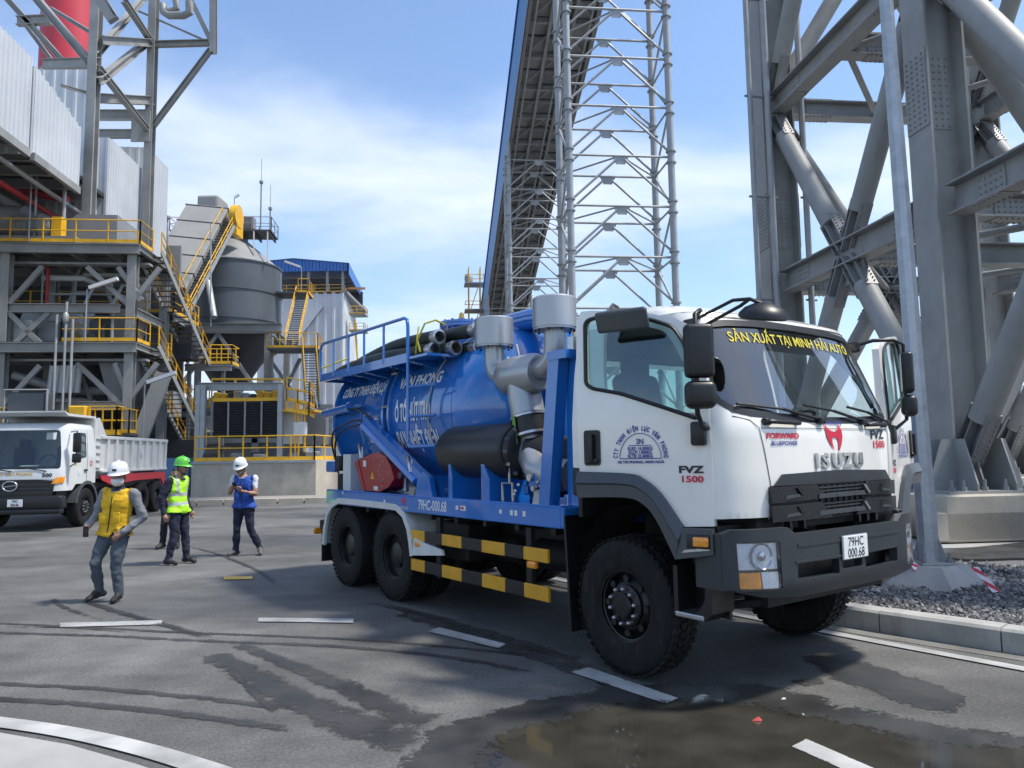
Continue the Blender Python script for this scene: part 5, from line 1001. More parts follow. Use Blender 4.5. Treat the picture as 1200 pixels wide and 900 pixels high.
for x, w_, h_, m in ((-2.42, .05, .045, M_STICK), (-2.30, .10, .05, M_STICK), (-2.31, .05, .025, M_TXTR), (-1.62, .045, .04, M_STICK), (-1.44, .045, .05, M_STICK), (-1.37, .045, .05, M_STICK), (-1.24, .045, .05, M_STICK), (-5.4, .045, .035, M_STICK), (-4.12, .045, .035, M_STICK)):
    flat('sticker', [(-w_ / 2, -h_ / 2), (w_ / 2, -h_ / 2), (w_ / 2, h_ / 2), (-w_ / 2, h_ / 2)], (x, YS - (.002 if m is M_TXTR else 0), 1.19 if x > -5 else 1.25), Xt, Zt, m)
# ---- under-run guard, black and yellow
for z0, z1 in ((.77, .89), (.43, .56)):
    g_ = None; xs_ = [-3.46, -3.12, -2.72, -2.30, -1.90, -1.48, -1.22 + .0, -.92]; xs_ = [-3.46, -3.14, -2.76, -2.36, -1.98, -1.58, -1.28, -.92]
    for i in range(7):
        b = MB(); b.rbox(((xs_[i] + xs_[i + 1]) / 2, -1.19, (z0 + z1) / 2), (xs_[i + 1] - xs_[i] - .001, .035, z1 - z0), .006, 1); o = T('guard_board', b, M_GYEL if i % 2 == 0 else M_BLK); o['label'] = 'yellow stripe of the side guard' if i % 2 == 0 else 'black stripe of the side guard'
for x in (-2.9, -1.25): b = MB(); b.bx(x - .04, x + .04, -1.165, -1.12, .40, 1.06); T('guard_bracket', b, M_BLKM)
for x, z in ((-3.28, .735), (-1.15, .735)): b = MB(); b.rbox((x, -1.20, z), (.13, .05, .065), .015); T('side_marker_lamp', b, M_AMB, smooth=40)
# ---- rear white mudguard
mp_ = [(-6.12, .50), (-6.08, .72), (-5.98, .96), (-5.80, 1.10), (-5.55, 1.175), (-5.0, 1.18), (-4.2, 1.175), (-3.80, 1.165), (-3.60, 1.08), (-3.47, .92), (-3.41, .74), (-3.38, .60)]
for s in (-1, 1):
    b = MB(); n = len(mp_); k0, k1 = s * 1.225, s * .58
    ins = []
    for i, (x, z) in enumerate(mp_):
        a = V(mp_[max(0, i - 1)]); c = V(mp_[min(n - 1, i + 1)]); d = (c - a).normalized(); nn2 = V((d.y, -d.x)); ins.append((x + nn2.x * .075, z + nn2.y * .075))
    vs = [(x, k0, z) for x, z in mp_] + [(x, k1, z) for x, z in mp_] + [(x, k0, z) for x, z in ins] + [(x, k0 - s * .04, z) for x, z in ins]
    b.add(vs, [(i, i + 1, n + i + 1, n + i) for i in range(n - 1)] + [(i, 2 * n + i, 2 * n + i + 1, i + 1) for i in range(n - 1)] + [(2 * n + i, 3 * n + i, 3 * n + i + 1, 2 * n + i + 1) for i in range(n - 1)]); T('rear_mudguard', b, M_WHITE2, smooth=50)
    b = MB(); b.prism([(-3.40, .60), (-2.72, .665), (-2.74, .72), (-3.1, .76), (-3.36, .80)], (0, s * .03, 0), (0, s * 1.19, 0)); T('mudguard_stay', b, M_WHITE2)
    b = MB(); b.bx(-6.14, -6.12, s * 1.22, s * .6, .25, .75); T('mud_flap', b, M_BLK)
b = MB(); b.rbox((-6.35, 0, .75), (.12, 2.3, .14), .02); T('rear_bumper_bar', b, M_BLKM); b = MB(); b.rbox((-6.45, -1.14, .66), (.05, .16, .1), .02); T('tail_lamp', b, M_AMB)
b = MB(); b.bx(-6.35, -6.0, -.5, -.42, .74, 1.0); b.bx(-6.35, -6.0, .42, .5, .74, 1.0); T('bumper_stay', b, M_BLKM)
# ---- tank
RT, ZT_ = 1.0, 2.28; XT0, XT1 = -6.15, -2.88
prof = [(0, -.42), (.25, -.41), (.55, -.36), (.80, -.25), (.94, -.10), (RT, 0), (RT, XT1 - XT0)]
for i in range(1, 11): a = i / 10 * math.pi / 2; prof.append((RT * math.cos(a), XT1 - XT0 + .78 * math.sin(a)))
b = MB(); b.lathe(prof, (XT0, 0, ZT_), V((1, 0, 0)), 72); T('tank', b, M_BLUE, smooth=40); tank = b and [o for o in bpy.data.objects if o.name == 'tank'][0]
def cyl(x, ang, r_=RT): return V((x, -math.cos(ang) * r_, ZT_ + math.sin(ang) * r_))     # ang from camera-side horizontal
for x, w_, rr, m in ((-4.46, .06, .022, M_BLKM), (-4.38, .05, .05, M_BLUE), (-4.54, .05, .05, M_BLUE), (-6.17, .06, .04, M_BLUE), (-2.89, .02, .005, M_BLUE), (-5.3, .018, .005, M_BLUE), (-3.62, .018, .005, M_BLUE)):
    b = MB(); b.lathe([(RT - .01, -w_ / 2), (RT + rr, -w_ / 2), (RT + rr, w_ / 2), (RT - .01, w_ / 2)], (x, 0, ZT_), V((1, 0, 0)), 72); b.build('tank_ring', m, tank, 40)
for k in range(14):
    a = 2 * math.pi * k / 14 + .1; b = MB(); p = V((-4.46, -math.cos(a) * (RT + .05), ZT_ + math.sin(a) * (RT + .05))); b.tube(p - V((.08, 0, 0)), p + V((.08, 0, 0)), .018, 8); b.build('ring_bolt', M_BRT, tank)
for s in (-1, 1): b = MB(); b.bx(-6.1, -2.8, s * .62, s * .42, 1.285, 1.6); b.build('tank_saddle', M_BLUE, tr)
b = MB(); b.path([cyl(-3.40 + .13 * (a + .3) ** 2, a, RT + .015) for a in [i * .12 - .9 for i in range(20)]], .012, 8); b.build('tank_conduit', M_GALV, tank, 40)
b = MB(); b.path([(-2.33, -.62, 1.42), (-2.18, -.50, 2.3), (-2.26, -.46, 2.72), (-2.42, -.40, 2.98)], .022, 8); b.build('level_tube', M_BRT, tank, 40)
M_TXTT = mat('tank_lettering', (.74, .76, .78), .45, 0, .04)
def tank_text(name, body, x0, x1, ang, size):
    vs, _ = text_mesh(body, 1, 1, 0, 'LEFT'); wdt = max(x for x, y in vs) - min(x for x, y in vs); k = (x1 - x0) / (wdt * size)
    lettering(name, body, None, None, None, size, M_TXTT, tank, k, .010 * size / .3, 'LEFT', fn=lambda x, y: cyl(x0 + x, ang + y / RT, RT + .006))
tank_text('company_lettering', 'CÔNG TY TNHH ĐIỆN LỰC', -6.05, -4.62, .33, .20); tank_text('company_lettering', 'VÂN PHONG', -4.25, -3.2, .33, .21)
tank_text('company_lettering', 'Ô TÔ HÚT TRO', -4.26, -3.36, -.10, .31); tank_text('company_lettering', 'BAY NHIỆT ĐIỆN', -4.28, -3.26, -.44, .30)
# manhole necks, pipe over the dome
b = MB(); b.tube((-4.15, -.05, 3.2), (-4.15, -.05, 3.5), .19, 24); b.lathe([(.19, 0), (.30, 0), (.30, .035), (.19, .035)], (-4.15, -.05, 3.46), ZZ, 28); b.lathe([(0.001, 0), (.30, 0), (.30, .035), (0.001, .035)], (-4.15, -.05, 3.502), ZZ, 28); T('manhole', b, M_BLUE, smooth=35); mh = [o for o in bpy.data.objects if o.name == 'manhole'][0]
for k in range(12): a = k * math.pi / 6; b = MB(); p = V((-4.15 + .26 * math.cos(a), -.05 + .26 * math.sin(a), 3.43)); b.tube(p, p + ZZ * .13, .018, 6); b.build('flange_bolt', M_BLUE, mh)
b = MB(); b.lathe([(.05, 0), (.05, .05), (.03, .09), (.035, .12), (.0, .15)], (-4.15, -.05, 3.537), ZZ, 12); b.build('relief_valve', mat('brass', (.6, .36, .08), .35, .8), mh, 40)
b = MB(); b.path([(-4.1, -.05, 3.34), (-2.5, -.1, 3.32), (-2.2, -.12, 3.30), (-2.02, -.14, 3.2), (-1.95, -.15, 3.02), (-1.95, -.15, 1.7)], .135, 18); T('suction_pipe', b, M_BLUE, smooth=40)
b = MB(); b.tube((-2.75, -.1, 2.85), (-2.75, -.1, 3.25), .12, 16); T('pipe_stub', b, M_BLUE, smooth=40)
# ---- hose walkway with railing and ladder hoop
WZ = 2.90; yo, yi = -1.24, -.62
b = MB(); b.bx(-6.2, -3.0, yo, yi, WZ - .02, WZ + .01); T('hose_tray', b, M_BLUE); tray = [o for o in bpy.data.objects if o.name == 'hose_tray'][0]
b = MB(); b.bx(-6.2, -3.44, yo - .005, yo + .025, WZ - .05, WZ + .06); b.build('tray_lip', M_BLUE, tray); b = MB(); b.bx(-6.215, -6.19, yo, yi, WZ - .05, WZ + .06); b.build('tray_end', M_BLUE, tray)
for x in (-5.75, -5.2, -4.85, -4.1, -3.55): b = MB(); b.prism([(yo + .02, WZ - .03), (yi, WZ - .03), (yi, 2.72), (-.82, 2.80)], (.07, 0, 0), (x, 0, 0), V((0, 1, 0)), ZZ); b.build('tray_bracket', M_BLUE, tray)
def rail(pts, r_=.021, nm='guard_rail'): b = MB(); b.path(pts, r_, 10); return T(nm, b, M_BLUE, smooth=50)
rail([(-6.19, yo, WZ), (-6.19, yo, 3.32), (-6.16, yo, 3.38), (-6.08, yo, 3.41), (-4, yo, 3.395), (-3.55, yo, 3.39), (-3.48, yo, 3.36), (-3.46, yo, 3.28), (-3.46, yo, 1.92), (-3.45, yo, 1.87), (-3.40, yo, 1.85), (-2.95, yo + .08, 1.85)])
for x in (-5.7, -5.18, -4.68, -4.1): b = MB(); b.tube((x, yo, WZ), (x, yo, 3.40), .017, 8); T('rail_post', b, M_BLUE)
for z in (2.55, 2.20): b = MB(); b.tube((-3.46, yo, z), (-3.0, yo + .1, z), .017, 8); T('ladder_rung', b, M_BLUE)
def hose(pts, r_, parent=tr):
    P_ = smoothp([tuple(p) for p in pts], 14); rs = [r_ * (1 + (.035 if i % 2 else -.02)) for i in range(len(P_))]; b = MB(); b.path(P_, r_, 14, True, rs); o = tag(b.build('hose', M_HOSE, None, 50), None)
    return o, P_
hs = [((-6.10, -.98, 2.985), (-5.3, -1.10, 2.995), (-4.3, -1.10, 3.01), (-3.7, -1.07, 2.995), (-3.32, -1.05, 2.985)), ((-6.05, -.86, 3.02), (-5.2, -.93, 3.10), (-4.3, -.98, 3.16), (-3.7, -1.0, 3.15), (-3.28, -1.0, 3.135)), ((-6.0, -.80, 2.985), (-4.6, -.84, 2.99), (-3.6, -.87, 2.99), (-3.1, -.88, 2.985)), ((-5.9, -.62, 3.04), (-4.6, -.70, 3.12), (-3.4, -.76, 3.18), (-2.78, -.78, 3.17)), ((-5.9, -.55, 2.98), (-4.6, -.62, 2.985), (-3.4, -.70, 2.99), (-2.92, -.70, 2.99))]
HL = ['lower outer suction hose on the blue tank tray, nearest the railing', 'upper outer suction hose on the blue tank tray with yellow tie', 'suction hose in the middle of the lower layer on the tray', 'topmost suction hose reaching farthest over the tank dome', 'innermost small suction hose at the back of the tray']
trm = Matrix.Translation(tk(0, 0)) @ Matrix.Rotation(TH, 4, 'Z')
for i, pts in enumerate(hs):
    root = thing('suction_hose', HL[i], 'hose', trm @ V(pts[0]), 'suction hoses on the tank tray', 0, True); root.matrix_world = trm; BASE[root.name] = V((0, 0, 0))
    r_ = .080 if i < 4 else .068; P_ = smoothp(list(pts), 16); n = len(P_)
    b = MB(); b.path(P_, r_, 14, True, [r_ * (1 + (.03 if k % 2 else -.03)) for k in range(n)]); b.build('hose_body', M_HOSE, root, 60)
    d = (P_[-1] - P_[-4]).normalized(); e = P_[-1]; b = MB(); b.tube(e - d * .22, e + d * .02, r_ * 1.06, 18); b.build('cuff', M_HOSE, root, 40)
    b = MB(); b.lathe([(r_ * .82, .0), (r_ * .98, .0), (r_ * .98, .10), (r_ * 1.12, .10), (r_ * 1.12, .15), (r_ * .85, .155), (r_ * .80, .155), (r_ * .80, .02), (0, .02)], e, d, 22); b.build('coupling', M_BRT, root, 35)
b = MB(); b.path([(-3.45, -1.14, 2.95), (-3.40, -1.15, 3.1), (-3.3, -1.1, 3.3), (-3.25, -.98, 3.345), (-3.25, -.85, 3.3)], .012, 6); b.path([(-3.32, -1.15, 2.96), (-3.38, -1.16, 3.12), (-3.45, -1.1, 3.28)], .012, 6); T('yellow_tie', b, M_TXTY)
b = MB(); b.path([(-6.19, yo, 3.05), (-6.05, -1.1, 3.12), (-5.95, -.9, 3.2)], .012, 6); T('yellow_tie', b, M_TXTY)
# ---- side equipment on the deck
b = MB(); b.lathe([(0.05, -.28), (.10, -.27), (.15, -.10), (.265, .02), (.285, .08), (.285, 1.22), (.26, 1.30), (.2, 1.34), (.0, 1.35)], (-2.93, -.93, 1.78), V((1, 0, 0)), 36); T('blower_silencer', b, mat('black_silencer', (.016, .018, .02), .40, 0, .2, 3, dirt=.08), smooth=40)
b = MB(); b.tube((-1.6, -.86, 1.76), (-1.05, -.60, 1.70), .19, 28); b.lathe([(.18, 0), (.285, 0), (.285, .035), (.18, .035)], (-1.66, -.92, 1.77), V((1, 0, 0)), 32); T('blower_housing', b, M_BLKM, smooth=40); bl = [o for o in bpy.data.objects if o.name == 'blower_housing'][0]
for k in range(12): a = k * math.pi / 6; b = MB(); p = V((-1.625, -.92 + .25 * math.cos(a), 1.77 + .25 * math.sin(a))); b.tube(p, p + V((.035, 0, 0)), .020, 8); b.build('flange_bolt', M_BRT, bl)
for x, pw in ((-2.62, .05), (-1.98, .12)): b = MB(); b.prism([(x - .03, 1.285), (x + pw, 1.285), (x + pw, 1.50), (x + .01, 1.66), (x - .03, 1.66)], (0, .5, 0), (0, -1.18, 0)); T('silencer_stand', b, M_BLUE)
# silver intake: two canisters on elbows into a tee
def canister(x, y, z, r_, h_):
    b = MB(); b.lathe([(.10, -.02), (r_ * .96, -.02), (r_ * .96, 0), (r_, 0.0), (r_, h_ - .015), (r_ - .015, h_), (0, h_ + .01)], (x, y, z), ZZ, 40); return b
cA_, cB_ = V((-2.25, -.83, 2.92)), V((-1.21, -.83, 2.96)); tee = V((-1.76, -.83, 2.55))
ik = T('air_intake', MB().lathe([(.15, -.30), (.19, -.24), (.205, -.1), (.205, .22), (.17, .32)], tee, V((1, 0, 0)), 28, cap=True), M_SILV, smooth=40)
for c in (cA_, cB_):
    b = canister(c.x, c.y, c.z, .215, .30); b.build('rain_cap', M_SILV, ik, 40)
    for k in range(10): a = k * math.pi / 5 + .3; b = MB(); p = c + V((.19 * math.cos(a), .19 * math.sin(a), -.04)); b.tube(p, p + ZZ * .03, .012, 6); b.build('cap_bolt', M_BLKM, ik)
def elbow(p, q, r_): # vertical down from p curving to horizontal at q
    k = [p, p.lerp(V((p.x, p.y, q.z)), .45)]
    c0 = k[-1]; c1 = V((p.x, p.y, q.z)); 
    for i in range(1, 9): t_ = i / 8; k.append(c0 * (1 - t_) ** 2 + c1 * 2 * t_ * (1 - t_) + q * t_ * t_)
    return k
b = MB(); b.path(elbow(cA_, tee + V((-.22, 0, .02)), .105), .108, 22); b.build('inlet_elbow', M_SILV, ik, 40); b = MB(); b.path(elbow(cB_, tee + V((.22, 0, .02)), .105), .108, 22); b.build('inlet_elbow', M_SILV, ik, 40)
b = MB(); b.path([tee + V((.02, 0, -.05)), tee + V((.05, 0, -.25)), tee + V((.11, 0, -.45))], .175, 26); b.build('down_pipe', M_SILV, ik, 40)
dn = V((.26, 0, -.97)).normalized(); s0 = tee + V((.11, 0, -.42)); b = MB(); b.tube(s0, s0 + dn * .24, .19, 28); b.build('rubber_sleeve', M_BLK, ik, 40)
for t_ in (.02, .21): b = MB(); b.lathe([(.19, -.012), (.2, -.012), (.2, .012), (.19, .012)], s0 + dn * t_, dn, 28); b.build('hose_clamp', M_BRT, ik, 40)
e0 = s0 + dn * .22; b = MB(); b.path([e0, e0 + dn * .10, e0 + V((.09, -.06, -.22)), e0 + V((.22, -.10, -.32)), e0 + V((.40, -.10, -.37)), e0 + V((.65, -.05, -.38))], .155, 26); b.build('outlet_elbow', M_SILV, ik, 40)
flat('green_tag', [(-.025, -.16), (.025, -.16), (.025, .12), (-.025, .12)], (-1.62, -1.035, 2.0), (1, 0, 0), (-.15, 0, 1), mat('green_tape', (.12, .32, .05), .6))
# front post frame
for x0, x1, y in ((-.98, -.80, -1.13), (-.72, -.70, -1.0)): b = MB(); b.bar((x0, y, 1.27), (x1, y, 2.62), .12, .15, V((1, 0, 0))); T('frame_post', b, M_BLUE)
b = MB(); b.bx(-.88, -.62, -1.2, 1.15, 2.58, 2.66); T('frame_head', b, M_BLUE); b = MB(); b.bar((-.72, 1.1, 1.27), (-.72, 1.1, 2.6), .12, .12); T('frame_post', b, M_BLUE); b = MB(); b.bx(-.80, -.72, -1.02, -.92, 2.66, 2.80); T('post_bracket', b, M_BRT)
# controls by the post
b = MB(); b.path([(-1.72, -1.12, 1.29), (-1.72, -1.12, 1.46), (-1.55, -1.12, 1.46), (-1.55, -1.12, 1.29)], .013, 8); T('control_frame', b, M_BRT)
b = MB(); b.tube((-1.63, -1.1, 1.46), (-1.63, -1.1, 1.72), .012, 8); T('control_lever', b, M_BRT)
for (x, y, z, r_) in ((-1.28, -1.1, 1.52, .035), (-1.2, -1.12, 1.42, .025)): b = MB(); b.lathe([(0, 0), (r_, 0), (r_, .03), (0, .03)], (x, y, z), V((0, -1, 0)), 16); T('pressure_gauge', b, M_BRT, smooth=40)
for i in range(14): b = MB(); x = rnd.uniform(-1.65, -1.05); b.rbox((x, rnd.uniform(-1.05, -.8), rnd.uniform(1.33, 1.6)), (rnd.uniform(.05, .14), .1, rnd.uniform(.05, .14)), .015, 1); T('valve_block', b, rnd.choice((M_BLKM, M_BLKM, M_BLK, M_BLUE)))
for i in range(8): b = MB(); p = V((rnd.uniform(-1.6, -1.1), -1.1, rnd.uniform(1.34, 1.5))); b.tube(p, p + V((.03, -.02, 0)), .014, 8); T('fitting', b, M_BRT)
b = MB(); b.add([(-1.24, -1.12, 1.285), (-1.12, -1.12, 1.285), (-1.14, -1.12, 1.41), (-1.2, -1.12, 1.41), (-1.24, -1.02, 1.285), (-1.12, -1.02, 1.285), (-1.14, -1.04, 1.41), (-1.2, -1.04, 1.41)], [(0, 1, 2, 3), (7, 6, 5, 4), (0, 4, 5, 1), (1, 5, 6, 2), (2, 6, 7, 3), (3, 7, 4, 0)]); T('filter_cup', b, M_SILV)
# red belt guard, hydraulic ram, rear bits
b = MB(); b.prism([(-5.06, 1.70), (-4.83, 1.30), (-4.42, 1.29), (-4.16, 1.36), (-4.02, 1.46), (-4.10, 1.62), (-4.25, 1.74), (-4.45, 1.79), (-4.65, 1.78)], (0, .26, 0), (0, -1.14, 0)); b.prism([(-5.16, 1.66), (-5.06, 1.70), (-4.83, 1.30), (-4.90, 1.29)], (0, .26, 0), (0, -1.15, 0)); rb = T('belt_guard', b, M_REDB)
flat('warning_sticker', [(-.06, -.05), (.06, -.05), (0, .055)], (-4.62, -1.142, 1.50), Xt, Zt, M_GYEL, rb); flat('paper_sticker', [(-.045, -.035), (.045, -.045), (.05, .035), (-.04, .045)], (-4.86, -1.142, 1.65), Xt, Zt, M_STICK, rb); flat('paper_sticker', [(-.06, -.025), (.06, -.025), (.06, .025), (-.06, .025)], (-4.52, -1.142, 1.335), Xt, Zt, M_STICK, rb)
for (x, z) in ((-4.4, 1.62), (-4.42, 1.55), (-4.38, 1.5), (-4.36, 1.43), (-4.3, 1.68), (-4.55, 1.7), (-4.28, 1.45), (-4.15, 1.52), (-4.33, 1.36)): b = MB(); b.tube((x, -1.14, z), (x, -1.15, z), .012, 8); b.build('rivet', M_BRT, rb)
b = MB(); b.bar((-4.95, -1.08, 2.22), (-3.22, -1.12, 1.42), .10, .16); T('support_arm', b, M_BLUE); b = MB(); b.tube((-4.9, -1.15, 2.15), (-3.4, -1.17, 1.44), .045, 12); T('hydraulic_ram', b, M_BLUE, smooth=40)
b = MB(); b.prism([(-3.38, 1.285), (-2.98, 1.285), (-3.06, 1.50), (-3.2, 1.56), (-3.32, 1.5)], (0, .06, 0), (0, -1.19, 0)); b.prism([(-3.36, 1.285), (-3.0, 1.285), (-3.1, 1.5), (-3.3, 1.5)], (0, .05, 0), (0, -1.06, 0)); T('ram_bracket', b, M_BLUE)
b = MB(); b.tube((-6.55, -1.02, 2.40), (-5.5, -1.04, 2.44), .065, 14); b.tube((-5.5, -1.04, 2.44), (-5.15, -1.04, 2.45), .03, 10); b.lathe([(.065, 0), (.085, 0), (.085, .06), (.065, .06)], (-5.56, -1.04, 2.44), V((1, 0, 0)), 14); T('door_ram', b, M_BLUE, smooth=40)
for q in ([(-5.5, -1.08, 2.42), (-5.2, -1.12, 2.4), (-4.9, -1.1, 2.3), (-4.75, -1.08, 2.2)], [(-6.3, -.9, 1.55), (-6.3, -1.0, 1.9), (-6.1, -1.06, 2.12), (-5.7, -1.08, 2.2), (-5.2, -1.1, 2.24), (-4.9, -1.1, 2.2)], [(-6.25, -.92, 1.5), (-6.2, -1.0, 1.85), (-5.95, -1.06, 2.06), (-5.6, -1.08, 2.14), (-5.1, -1.1, 2.18)]): b = MB(); b.path(smoothp(q, 6), .014, 8); T('hydraulic_line', b, M_BLK, smooth=50)
for p in ((-5.02, -1.12, 1.72), (-3.55, -1.16, 1.55)): b = MB(); b.path([V(p), V(p) + V((-.05, 0, .12)), V(p) + V((-.02, -.02, .2))], .02, 8); b.path([V(p) + V((.03, 0, 0)), V(p) + V((.0, .02, .15))], .012, 6); T('hose_fitting', b, M_BRT, smooth=50)
b = MB(); b.bx(-5.78, -5.52, -1.05, -.85, 1.285, 1.78); T('white_locker', b, M_WHITE2); b = MB(); b.tube((-5.98, -.95, 1.285), (-5.98, -.95, 1.5), .09, 14); b.rbox((-6.0, -.95, 1.65), (.2, .2, .22), .03, 1); T('outlet_valve', b, M_BLKM, smooth=40)
b = MB(); b.rbox((-6.28, -1.0, 1.6), (.3, .1, .16), .02); T('rear_lamp_bracket', b, M_BLUE); b = MB(); b.rbox((-4.0, -.98, 1.45), (.06, .06, .3), .01); b.tube((-4.0, -1.05, 1.5), (-4.0, -1.08, 1.5), .04, 12); T('gauge_post', b, M_BRT)
# ---- cab surface map (s along the plan outline from the front centre, z up)
XS0, XC0, W0, XR = .85, 1.17, 1.20, -.55
def lerp_t(tab, z):
    if z <= tab[0][0]: return tab[0][1]
    for (a, x), (c, y) in zip(tab, tab[1:]):
        if z <= c: return x + (y - x) * (z - a) / (c - a)
    return tab[-1][1]
T_W = [(2.0, 1.20), (2.4, 1.165), (2.80, 1.10), (2.86, 1.065), (2.91, .99), (2.95, .86), (2.975, .62), (2.983, .25)]
T_XC = [(1.2, 1.155), (1.5, 1.165), (1.9, 1.15), (2.0, 1.10), (2.1, 1.065), (2.72, .84), (2.80, .785), (2.86, .62), (2.91, .43), (2.95, .22), (2.975, .02), (2.983, -.1)]
T_XS = [(1.9, .85), (2.1, .80), (2.72, .52), (2.80, .47), (2.86, .33), (2.91, .18), (2.95, .02), (2.975, -.12), (2.983, -.18)]
_th = [i / 160 * math.pi / 2 for i in range(161)]; _s = [0.]
def _pt(th, w_, xs, xc): return V((xs + (xc - xs) * math.cos(th), w_ * math.sqrt(math.sin(th)) if th > 0 else 0.))
for i in range(160): _s.append(_s[-1] + (_pt(_th[i + 1], W0, XS0, XC0) - _pt(_th[i], W0, XS0, XC0)).length)
LC = _s[-1]; LT = LC + XS0 - XR
def th_of(a):
    lo, hi = 0, 160
    while hi - lo > 1:
        m_ = (lo + hi) // 2
        if _s[m_] <= a: lo = m_
        else: hi = m_
    return _th[lo] + (_th[hi] - _th[lo]) * (a - _s[lo]) / max(1e-9, _s[hi] - _s[lo])
def CM(s, z, lift=0., off=(0, 0)):
    a = abs(s); sg = -1 if s < 0 else 1; w_, xs, xc = lerp_t(T_W, z), lerp_t(T_XS, z), lerp_t(T_XC, z)
    if a <= LC: q = _pt(th_of(a), w_, xs, xc)
    else: q = V((xs - (a - LC) * (xs - XR) / (XS0 - XR), w_))
    p = V((q.x, sg * q.y, z))
    if lift: p += CN(s, z) * lift
    return p
def CN(s, z):
    e = .004; du = CM(s + e, z) - CM(s - e, z); dv = CM(s, z + e) - CM(s, z - e); n = du.cross(dv); n.normalize(); return n
def sy(y, z=1.6):     # s for a front point at lateral y
    r_ = min(.9999, abs(y) / lerp_t(T_W, z)); th = math.asin(min(1, r_ * r_)); i = th / (math.pi / 2) * 160; k = int(min(159, i)); return (1 if y > 0 else -1) * (_s[k] + (_s[k + 1] - _s[k]) * (i - k))
def sx(x, sg): return sg * (LC + XS0 - x)
def patch(name, outer, holes, m, parent, grid=.07, lift=0., smooth=30, thick=0., inner=None):
    vs, fs = cdt(outer, holes, grid); b = MB(); P_ = [CM(s, z, lift) for s, z in vs]; b.add(P_, fs)
    if thick:
        n = len(P_); b.add([CM(s, z, lift - thick) for s, z in vs], [list(reversed(f)) for f in fs]); ec = {}
        for f in fs:
            for i in range(len(f)): e = (f[i], f[(i + 1) % len(f)]); k = tuple(sorted(e)); ec[k] = None if k in ec else e
        b.add([], []); b.f += [[e[1], e[0], e[0] + n, e[1] + n] for e in ec.values() if e]; b.mi += [0] * sum(1 for e in ec.values() if e)
        if inner: b.mi = [0] * len(fs) + [1] * len(fs) + [0] * (len(b.f) - 2 * len(fs)); m = [m, inner]
    return b.build(name, m, parent, smooth, fix=bool(thick))
def band(name, loop, w_, m, parent, lift=.004, closed=True):
    """strip of width w_ straddling a loop on the cab surface"""
    lp = [V(p) for p in loop]; n = len(lp); b = MB(); vs = []
    for i in range(n):
        a = lp[i - 1] if closed or i else lp[i]; c = lp[(i + 1) % n] if closed or i < n - 1 else lp[i]; d = (c - a).normalized(); q = V((-d.y, d.x)); vs += [CM(*(lp[i] + q * w_ / 2), lift), CM(*(lp[i] - q * w_ / 2), lift)]
    b.add(vs, [(2 * i, 2 * ((i + 1) % n), 2 * ((i + 1) % n) + 1, 2 * i + 1) for i in range(n if closed else n - 1)]); return b.build(name, m, parent, 40, fix=False)
half = [(0, 1.965), (.3, 1.968), (.62, 1.985), (.9, 2.005), (1.03, 2.035), (1.10, 2.09), (1.12, 2.16), (1.075, 2.4), (1.02, 2.56), (.985, 2.645), (.93, 2.69), (.82, 2.705), (.5, 2.72), (0, 2.73)]
def mk(z, y): return (sy(y, z), z)
WS = [mk(z, y) for y, z in half] + [mk(z, -y) for y, z in half[-2:0:-1]]
def dense(lp, d=.06):
    out = []
    for i in range(len(lp)):
        a, c = V(lp[i]), V(lp[(i + 1) % len(lp)]); k = max(1, int((c - a).length / d)); out += [tuple(a.lerp(c, t / k)) for t in range(k)]
    return out
WS = dense(WS)
def door_open(sg): return fillet([(sx(.90, sg), 1.29), (sx(.90, sg), 2.30), (sx(.78, sg), 2.66), (sx(.5, sg), 2.74), (sx(-.08, sg), 2.79), (sx(-.12, sg), 2.7), (sx(-.12, sg), 1.62), (sx(.25, sg), 1.60), (sx(.46, sg), 1.48), (sx(.68, sg), 1.29)], [.02, .05, .1, .05, .06, .05, .05, .05, .05, .02], 3)
def bottom(sg): return [(sg * LT, 1.62), (sx(-.14, sg), 1.60)]
outer = [(-LT, 1.62), (sx(.24, -1), 1.57), (sx(.5, -1), 1.40), (sx(.72, -1), 1.26)] + [(sy(y), 1.272) for y in (-1.1, -.82)] + [(sy(y), 1.245) for y in (-.8, -.5, 0, .5, .8)] + [(sy(y), 1.272) for y in (.82, 1.1)] + [(sx(.72, 1), 1.26), (sx(.5, 1), 1.40), (sx(.24, 1), 1.57), (LT, 1.62), (LT, 2.80), (-LT, 2.80)]
cab = patch('cab_body', outer, [WS, door_open(-1), door_open(1)], M_WHITE, tr, .06, 0, 35, .035, M_TRIM)
patch('windscreen', WS, [], M_GLASS, tr, .07, -.012, 60); band('windscreen_seal', WS, .05, M_BLK, tr, .004)
# roof
b = MB(); rows = [2.795, 2.82, 2.84, 2.86, 2.885, 2.91, 2.93, 2.95, 2.963, 2.975, 2.981]; ss = [(-1 + 2 * i / 60) * LT for i in range(61)]; vs = []
for z in rows:
    inset = max(0, (z - 2.88) * 2.2) ** 1.5
    for s in ss: p = CM(s, z, .004 if z < 2.8 else 0); p.x = max(p.x, XR + inset); vs.append(p)
n = 61; b.add(vs, [(j * n + i, j * n + i + 1, (j + 1) * n + i + 1, (j + 1) * n + i) for j in range(len(rows) - 1) for i in range(n - 1)] + [tuple(j * n for j in range(len(rows))) + tuple(j * n + n - 1 for j in range(len(rows) - 1, -1, -1)), tuple(range((len(rows) - 1) * n, len(rows) * n))]); T('cab_roof', b, M_WHITE, smooth=40)
band('roof_seam', [(sy(y, 2.75), 2.755) for y in [-1.0 + .1 * i for i in range(21)]], .012, M_BLK, tr, .004, False)
